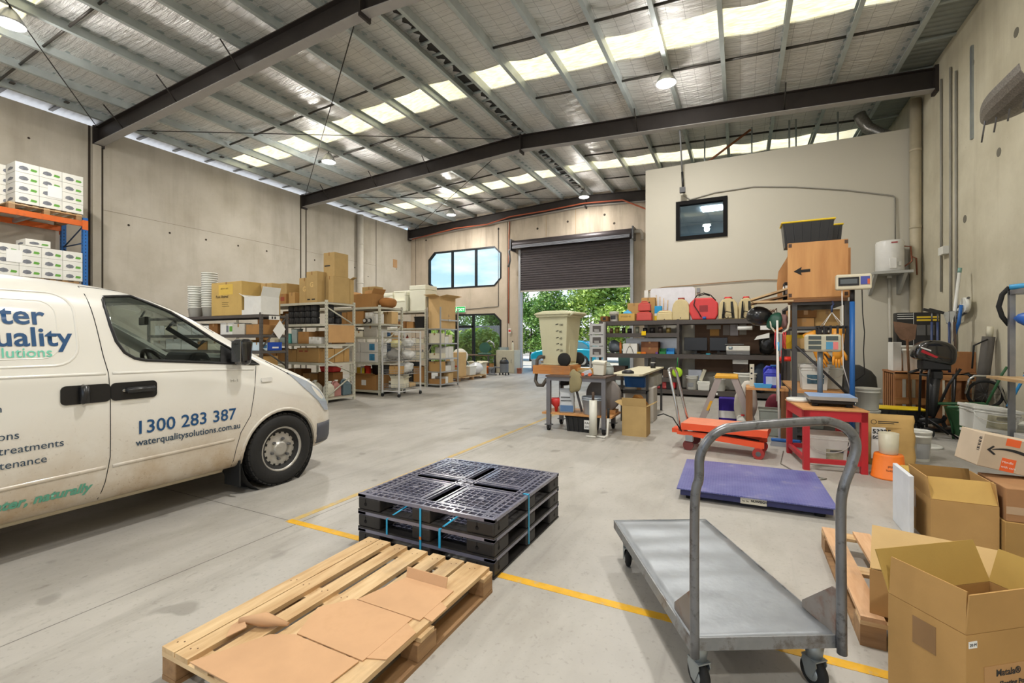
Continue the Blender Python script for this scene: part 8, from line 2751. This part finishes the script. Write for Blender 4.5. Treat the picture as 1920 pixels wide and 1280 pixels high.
MB().mat(M('cream maker plate', '#cfcab9', 0.5)).box(-.09, .11, -.544, -.54, .038, .094).build('name_plate', None, t)
text('lettering', 'NUWEIGH', .026, INK, (-.01, -.5455, .06), FACE_FRONT, t, 'LEFT', .0005, .001)
m = MB().mat(INK)
for x in (-.065, -.035):
    m.tube([(x - .01, -.546, .07), (x - .003, -.546, .058), (x + .002, -.546, .066), (x + .008, -.546, .056)], .002, 4)
m.build('logo', None, t)

# ---- right-hand pallet and cartons
wood_pallet('pine pallet at the edge of the yellow line, under the cartons', (1.0, 3.27, 0), 1.16, .98, 6, PI / 2, .14, 'wooden_pallet', None, wood('pale pine x', '#d7b08a', '#b98d63', 'X'), OLDPINE, PINE)
# flaps of the big carton, each at its own angle
def flap(par, w, d, h, side_, L, ang, mat, trim=0.0):
    wd = w if side_ in (0, 2) else d
    m = MB().mat(mat)
    R_ = Matrix.Rotation(math.radians(ang), 4, 'X')
    P = [(-wd / 2 + .002, 0, .002), (wd / 2 - .002, 0, .002), (wd / 2 - .004 - trim, 0, L), (-wd / 2 + .004 + trim, 0, L)]
    m.slab([R_ @ Vector(p) for p in P], R_ @ Vector((0, -1, 0)), .005)
    o = m.build('flap', None, par)
    o.location = {0: (0, -d / 2 + .006, h), 1: (w / 2 - .006, 0, h), 2: (0, d / 2 - .006, h), 3: (-w / 2 + .006, 0, h)}[side_]
    o.rotation_euler = (0, 0, {0: 0, 1: PI / 2, 2: PI, 3: -PI / 2}[side_])
    return o

BW, BD, BH = .50, .265, .455
t = open_carton('big brown open carton nearest the camera, printed in black, with a 20 M sticker', (.80, 2.318, 0), BW, BD, BH, '#b18b56', rz=math.radians(37), flaps=(None, None, None, None))
BMT = cardboard('#b18b56')
BIN_ = cardboard('#b1924f')
flap(t, BW, BD, BH, 3, .145, -3, BMT)
flap(t, BW, BD, BH, 0, .14, 4, BMT)
flap(t, BW, BD, BH, 2, .16, 22, BIN_)
flap(t, BW, BD, BH, 1, .14, 20, BIN_)
MB().mat(M('clear brown tape', '#8f6f4c', 0.25)).box(-BW / 2 - .0015, -BW / 2, -.04, .04, BH - .13, BH - .03).build('tape', None, t)
MB().mat(PAPER).box(-BW / 2 + .01, -BW / 2 + .045, -BD / 2 - .0015, -BD / 2, BH - .045, BH - .022).build('size_sticker', None, t)
text('print', '20 M', .014, INK, (-BW / 2 + .013, -BD / 2 - .002, BH - .038), FACE_FRONT, t, 'LEFT', .0004)
MB().mat(M('tan printed label', '#b08654', 0.6)).box(-BW / 2 + .075, -BW / 2 + .36, -BD / 2 - .0015, -BD / 2, BH - .30, BH - .115).build('print_label', None, t)
for k, (ln, sz) in enumerate((('Matala\u00ae', .032), ('Item: Floating Pond', .024), ('Size: Water Weight', .022))):
    text('print', ln, sz, INK, (-BW / 2 + (.125 if k == 0 else .085), -BD / 2 - .002, BH - .152 - .036 * k), FACE_FRONT, t, 'LEFT', .0004, .0006)
t = open_carton('low open carton on the pallet behind the big one, its side flap raised', (.82, 2.87, .141), .45, .38, .21, '#b9925f', rz=-.24, flaps=(None, None, None, None))
flap(t, .45, .38, .21, 0, .22, -42, cardboard('#c7a875'))
flap(t, .45, .38, .21, 3, .2, -82, cardboard('#c7a875'))
flap(t, .45, .38, .21, 1, .2, -80, cardboard('#c7a875'))
t = open_carton('square tan open carton on the floor behind the pine pallet', (1.385, 4.43, 0), .36, .38, .32, '#b9945f', rz=.02, flaps=(None, None, None, None))
CM = cardboard('#c3a05e')
flap(t, .36, .38, .32, 3, .16, 8, cardboard('#b9945f'))
flap(t, .36, .38, .32, 0, .16, -24, CM)
flap(t, .36, .38, .32, 1, .15, -6, cardboard('#b9945f'))
flap(t, .36, .38, .32, 2, .16, 20, cardboard('#8a6a3c'))
MB().mat(TAPE).box(-.1815, -.18, .09, .14, .17, .3).build('tape', None, t)
carton('white tall carton leaning beside the square tan open carton', (1.115, 4.48, 0), .03, .40, .46, '#d3d6da', tape=False)
carton('brown carton on the floor right of the square open carton', (1.86, 4.42, 0), .56, .44, .24, '#a5834f')
t = carton('taped brown carton stacked on the floor carton at the right edge', (1.86, 4.42, .241), .54, .42, .22, '#a27a55')
MB().mat(M('shiny clear tape', '#b59a7c', 0.15)).box(-.271, .271, -.2115, -.21, .05, .1).build('tape', None, t)
carton('ochre carton behind the square open carton', (1.42, 4.95, 0), .34, .3, .36, '#b8994f')
t = carton('tilted pale carton with a black curved arrow and orange tape, on top of the cartons', (1.79, 4.66, .485), .56, .28, .24, '#bfae97', tape=False, rot=(.0, .2, math.radians(7)))
m = MB().mat(INK)
P = [(-.215 + .37 * k / 20, .135 + .030 * math.sin(PI * (k / 20) ** .8) - .085 * (k / 20) ** 2) for k in range(21)]
up_ = [(x, z + .003 + .010 * math.sin(PI * min(1, (1 - i / 20) * .9 + .1))) for i, (x, z) in enumerate(P)]
dn_ = [(x, z - .003 - .006 * math.sin(PI * (i / 20))) for i, (x, z) in enumerate(P)]
for i in range(20):
    m.prism([dn_[i], dn_[i + 1], up_[i + 1], up_[i]], 'Y', -.1415, -.14)
m.prism([(-.245, .128), (-.215, .165), (-.205, .160), (-.225, .132), (-.19, .108), (-.2, .10)], 'Y', -.1415, -.14)
m.build('arrow_mark', None, t)
MB().mat(M('orange printed tape', '#e4632f', 0.4)).box(-.15, -.07, -.141, -.14, .185, .238).build('orange_tape', None, t)
MB().mat(M('orange printed tape', '#e4632f', 0.4)).box(-.15, -.07, -.141, -.14, .002, .095).build('orange_tape', None, t)
text('print', 'Handle', .022, PAPER, (-.145, -.1415, .06), FACE_FRONT, t, 'LEFT', .0003)
text('print', 'with care', .022, PAPER, (-.145, -.1415, .025), FACE_FRONT, t, 'LEFT', .0003)
m = MB().mat(INK)
for k in range(9):
    m.box(-.2815, -.28, -.13, -.10, .11 + k * .012, .11 + k * .012 + (.004 + .004 * (k % 2)))
m.build('bar_marks', None, t)

# ================================================================ outside: forecourt, hedge, fence, trees, parked car
GND = M('pale sunlit concrete forecourt', '#b9b2a4', 0.85, 0, 0.1, 0.8)
struct(MB().box(-70, 60, YB + 0.26, 75, -0.3, -0.03).build('ground', GND))
struct(MB().box(-70, 60, -60, YF - 0.31, -0.3, -0.03).build('ground_front', GND))
LEAFA = M('sunlit leaf green', '#a9c05a', 0.5, 0, 0.3, 1.3)
LEAFB = M('deep leaf green', '#72953f', 0.5, 0, 0.35, 1.0)
LEAFC = M('olive leaf green', '#8aa553', 0.5, 0, 0.35, 1.2)
BARK = M('grey bark', '#5a4a3c', 0.9)
def leaf_cloud(centers, n, size, seed):
    r = random.Random(seed)
    bm = bmesh.new()
    for _ in range(n):
        c, s = r.choice(centers)
        u = Vector((r.gauss(0, 1), r.gauss(0, 1), r.gauss(0, 1))).normalized() * (r.random() ** .35)
        p = Vector(c) + Vector((u.x * s[0], u.y * s[1], u.z * s[2]))
        a = Vector((r.uniform(-1, 1), r.uniform(-1, 1), r.uniform(-.6, .6))).normalized()
        b = a.cross(Vector((r.uniform(-1, 1), r.uniform(-1, 1), r.uniform(-1, 1)))).normalized()
        k = size * r.uniform(.6, 1.3)
        bm.faces.new([bm.verts.new(q) for q in (p - a * k, p + b * k * .45, p + a * k, p - b * k * .45)])
    me = bpy.data.meshes.new('crown')
    bm.to_mesh(me)
    bm.free()
    return me
def plant(name, label, cat, loc, me, mat, trunk, s=1.0, rz=0.0, group=None):
    t = thing(name, label, cat, loc, rz, group)
    t.scale = (s, s, s)
    c = bpy.data.objects.new('crown', me)
    COL.objects.link(c)
    c.parent = t
    if not me.materials:
        me.materials.append(mat)
    m = MB().mat(BARK)
    for pth, r in trunk:
        m.tube(pth, r, 8)
    m.build('trunk', None, t)
    return t
r_ = random.Random(5)
def tree_mesh(seed, n=9000):
    q = random.Random(seed)
    cs = [((q.uniform(-1.6, 1.6), q.uniform(-1.3, 1.3), q.uniform(1.3, 5.6)), (q.uniform(.8, 1.3), q.uniform(.8, 1.2), q.uniform(.7, 1.1))) for _ in range(16)]
    return leaf_cloud(cs, n, .13, seed)
TM = [tree_mesh(1), tree_mesh(2), tree_mesh(3)]
TRK = [([(0, 0, 0), (.05, 0, 1.2), (0, .1, 3.6)], [.16, .13, .06]), ([(.03, 0, 1.3), (.7, .2, 3.0)], [.08, .04]), ([(.0, 0, 1.5), (-.7, -.2, 3.2)], [.08, .04])]
for i, (x, y, k, s, mt, w) in enumerate(((-13.2, 29.5, 0, .82, LEAFB, 'dark leafy tree left of the door opening, above the parked car'), (-10.6, 29.4, 1, .85, LEAFC, 'leafy tree behind the roof of the parked car'),
                                 (-8.0, 29.6, 2, 1.1, LEAFA, 'bright green tree behind the wheelie bin'), (-5.6, 30.0, 0, 1.0, LEAFA, 'bright green tree right of the wheelie bin'),
                                 (-16.5, 30.5, 1, .8, LEAFB, 'dark tree seen through the lower window beside the fence'), (-3.6, 33.5, 2, .85, LEAFC, 'shorter tree at the right edge of the door opening'),
                                 (-20.0, 30.2, 0, .8, LEAFC, 'olive tree seen through the far left of the lower window'))):
    me = TM[k] if not TM[k].materials else TM[k].copy()
    if me.materials:
        me.materials.clear()
    plant('tree', w, 'tree', (x, y, -.03), me, mt, TRK, s, i * 1.3)
SM = leaf_cloud([((0, 0, .55), (.7, .5, .55)), ((.4, .1, .9), (.45, .4, .4)), ((-.4, -.1, .85), (.4, .4, .45))], 3200, .06, 9)
YG = M('yellow green leaf', '#c0cc5c', 0.55, 0, 0.3, 2.0)
for i, (x, y, s) in enumerate(((-13.6, 20.6, 1.6), (-12.5, 20.8, 1.5), (-12.0, 20.6, 1.65), (-11.1, 20.9, 1.55), (-14.8, 20.8, 1.6))):
    plant('shrub', f'yellow-green shrub outside the glass door, {ORD[i]} of the row', 'shrub', (x, y, -.03), SM, YG, [([(0, 0, 0), (0, 0, .5)], [.04, .02])], s, i * 1.1, 'shrubs outside the glass door')
t = thing('paling_fence', 'grey paling fence behind the shrubs outside the lower window', 'fence', (-15.5, 23.2, -.03))
FN = M('grey violet paling', '#6f6b74', 0.8)
for k in range(60):
    MB().mat(FN).box(-4.2 + k * .14, -4.2 + k * .14 + .13, -.012, .012, 0, 2.3).build('paling', None, t)
MB().mat(FN).box(-4.2, 4.2, .012, .06, .4, .48).box(-4.2, 4.2, .012, .06, 1.8, 1.88).build('rail', None, t)
# teal hatchback
t = thing('parked_car', 'teal hatchback parked outside the open roller door', 'car', (-8.9, 25.0, -.03))
TEAL = M('teal car paint', '#1688a0', 0.25, 0.2, 0.03, coat=0.9)
lower = [(-1.95, .3), (1.9, .3), (1.95, .6), (1.88, .95), (1.2, 1.0), (-.9, .98), (-1.6, .85), (-1.97, .66)]
upper = [(-1.05, .95), (1.75, .95), (1.55, 1.2), (1.15, 1.42), (.3, 1.5), (-.2, 1.44), (-.7, 1.2)]
MB().mat(TEAL).prism(lower, 'Y', -.84, .84).build('body', None, t, bevel=.09, bseg=4)
MB().mat(TEAL).prism(upper, 'Y', -.70, .70).build('cabin', None, t, bevel=.07, bseg=4)
CG = M('tinted car glass', '#5c7f88', 0.08, 0.0, 0.03)
for s in (-1, 1):
    MB().mat(CG).prism([(-.86, 1.0), (-.1, 1.0), (-.1, 1.38), (-.2, 1.37), (-.58, 1.2)], 'Y', s * .702 - .006, s * .702 + .006).build('side_window', None, t)
    MB().mat(CG).prism([(-.02, 1.0), (.75, 1.0), (.75, 1.36), (.3, 1.42), (-.02, 1.39)], 'Y', s * .702 - .006, s * .702 + .006).build('side_window', None, t)
    MB().mat(CG).prism([(.83, 1.0), (1.5, 1.0), (1.35, 1.2), (1.1, 1.34), (.83, 1.36)], 'Y', s * .702 - .006, s * .702 + .006).build('side_window', None, t)
    for x in (-1.25, 1.2):
        MB().mat(BLACK_R).lathe([(.0, -.1), (.3, -.1), (.32, -.06), (.32, .06), (.3, .1), (0, .1)], x, s * .78, .32, 28, 'Y').build('tyre', None, t)
        MB().mat(RIM).lathe([(.0, -.11), (.2, -.105), (.21, 0), (.2, .105), (0, .11)], x, s * .78, .32, 24, 'Y').build('wheel_rim', None, t)
    MB().mat(M('clear headlight lens', '#b9c3d2')).cbox(-1.84, s * .62, .72, .16, .3, .1).build('headlight', None, t, bevel=.03)
    MB().mat(TEAL).cbox(-.72, s * .86, 1.0, .12, .14, .1).build('mirror', None, t, bevel=.03)
struct(MB().box(-30, 10, 38.5, 38.7, 0, 2.2).build('wall_boundary', M('pale boundary wall', '#b8b2aa', 0.8)))
t = thing('wheeled_pallet_stack', 'white crate with timber ends standing outside the door by the car', 'crate', (-8.75, 20.6, -.03))
MB().mat(WHITE_P).box(-.3, .2, -.3, .3, 0, .55).build('crate_body', None, t, bevel=.01)
for z in (.1, .26, .42):
    MB().mat(PINE).box(.2, .5, -.3, .3, z, z + .06).build('timber_end', None, t)
t = carton('blue-violet printed box on the ground outside the door', (-8.65, 20.1, -.03), .4, .3, .22, '#5a5aa8', tape=False)
t = thing('green_bin', 'dark green wheelie bin outside the door, behind the dark shelving', 'bin', (-4.9, 22.0, -.03))
MB().mat(M('dark green bin plastic', '#2d4a40', 0.5)).taper(0, 0, .05, .95, .5, .55, .6, .65).build('bin_body', None, t, bevel=.02)
MB().mat(M('dark green bin plastic', '#2d4a40', 0.5)).taper(0, 0, .95, 1.05, .64, .7, .5, .55).build('lid', None, t, bevel=.02)
for s in (-1, 1):
    MB().mat(BLACK_R).cyl((s * .26, .26, .1), (s * .2, .26, .1), .1, seg=16).build('wheel', None, t)
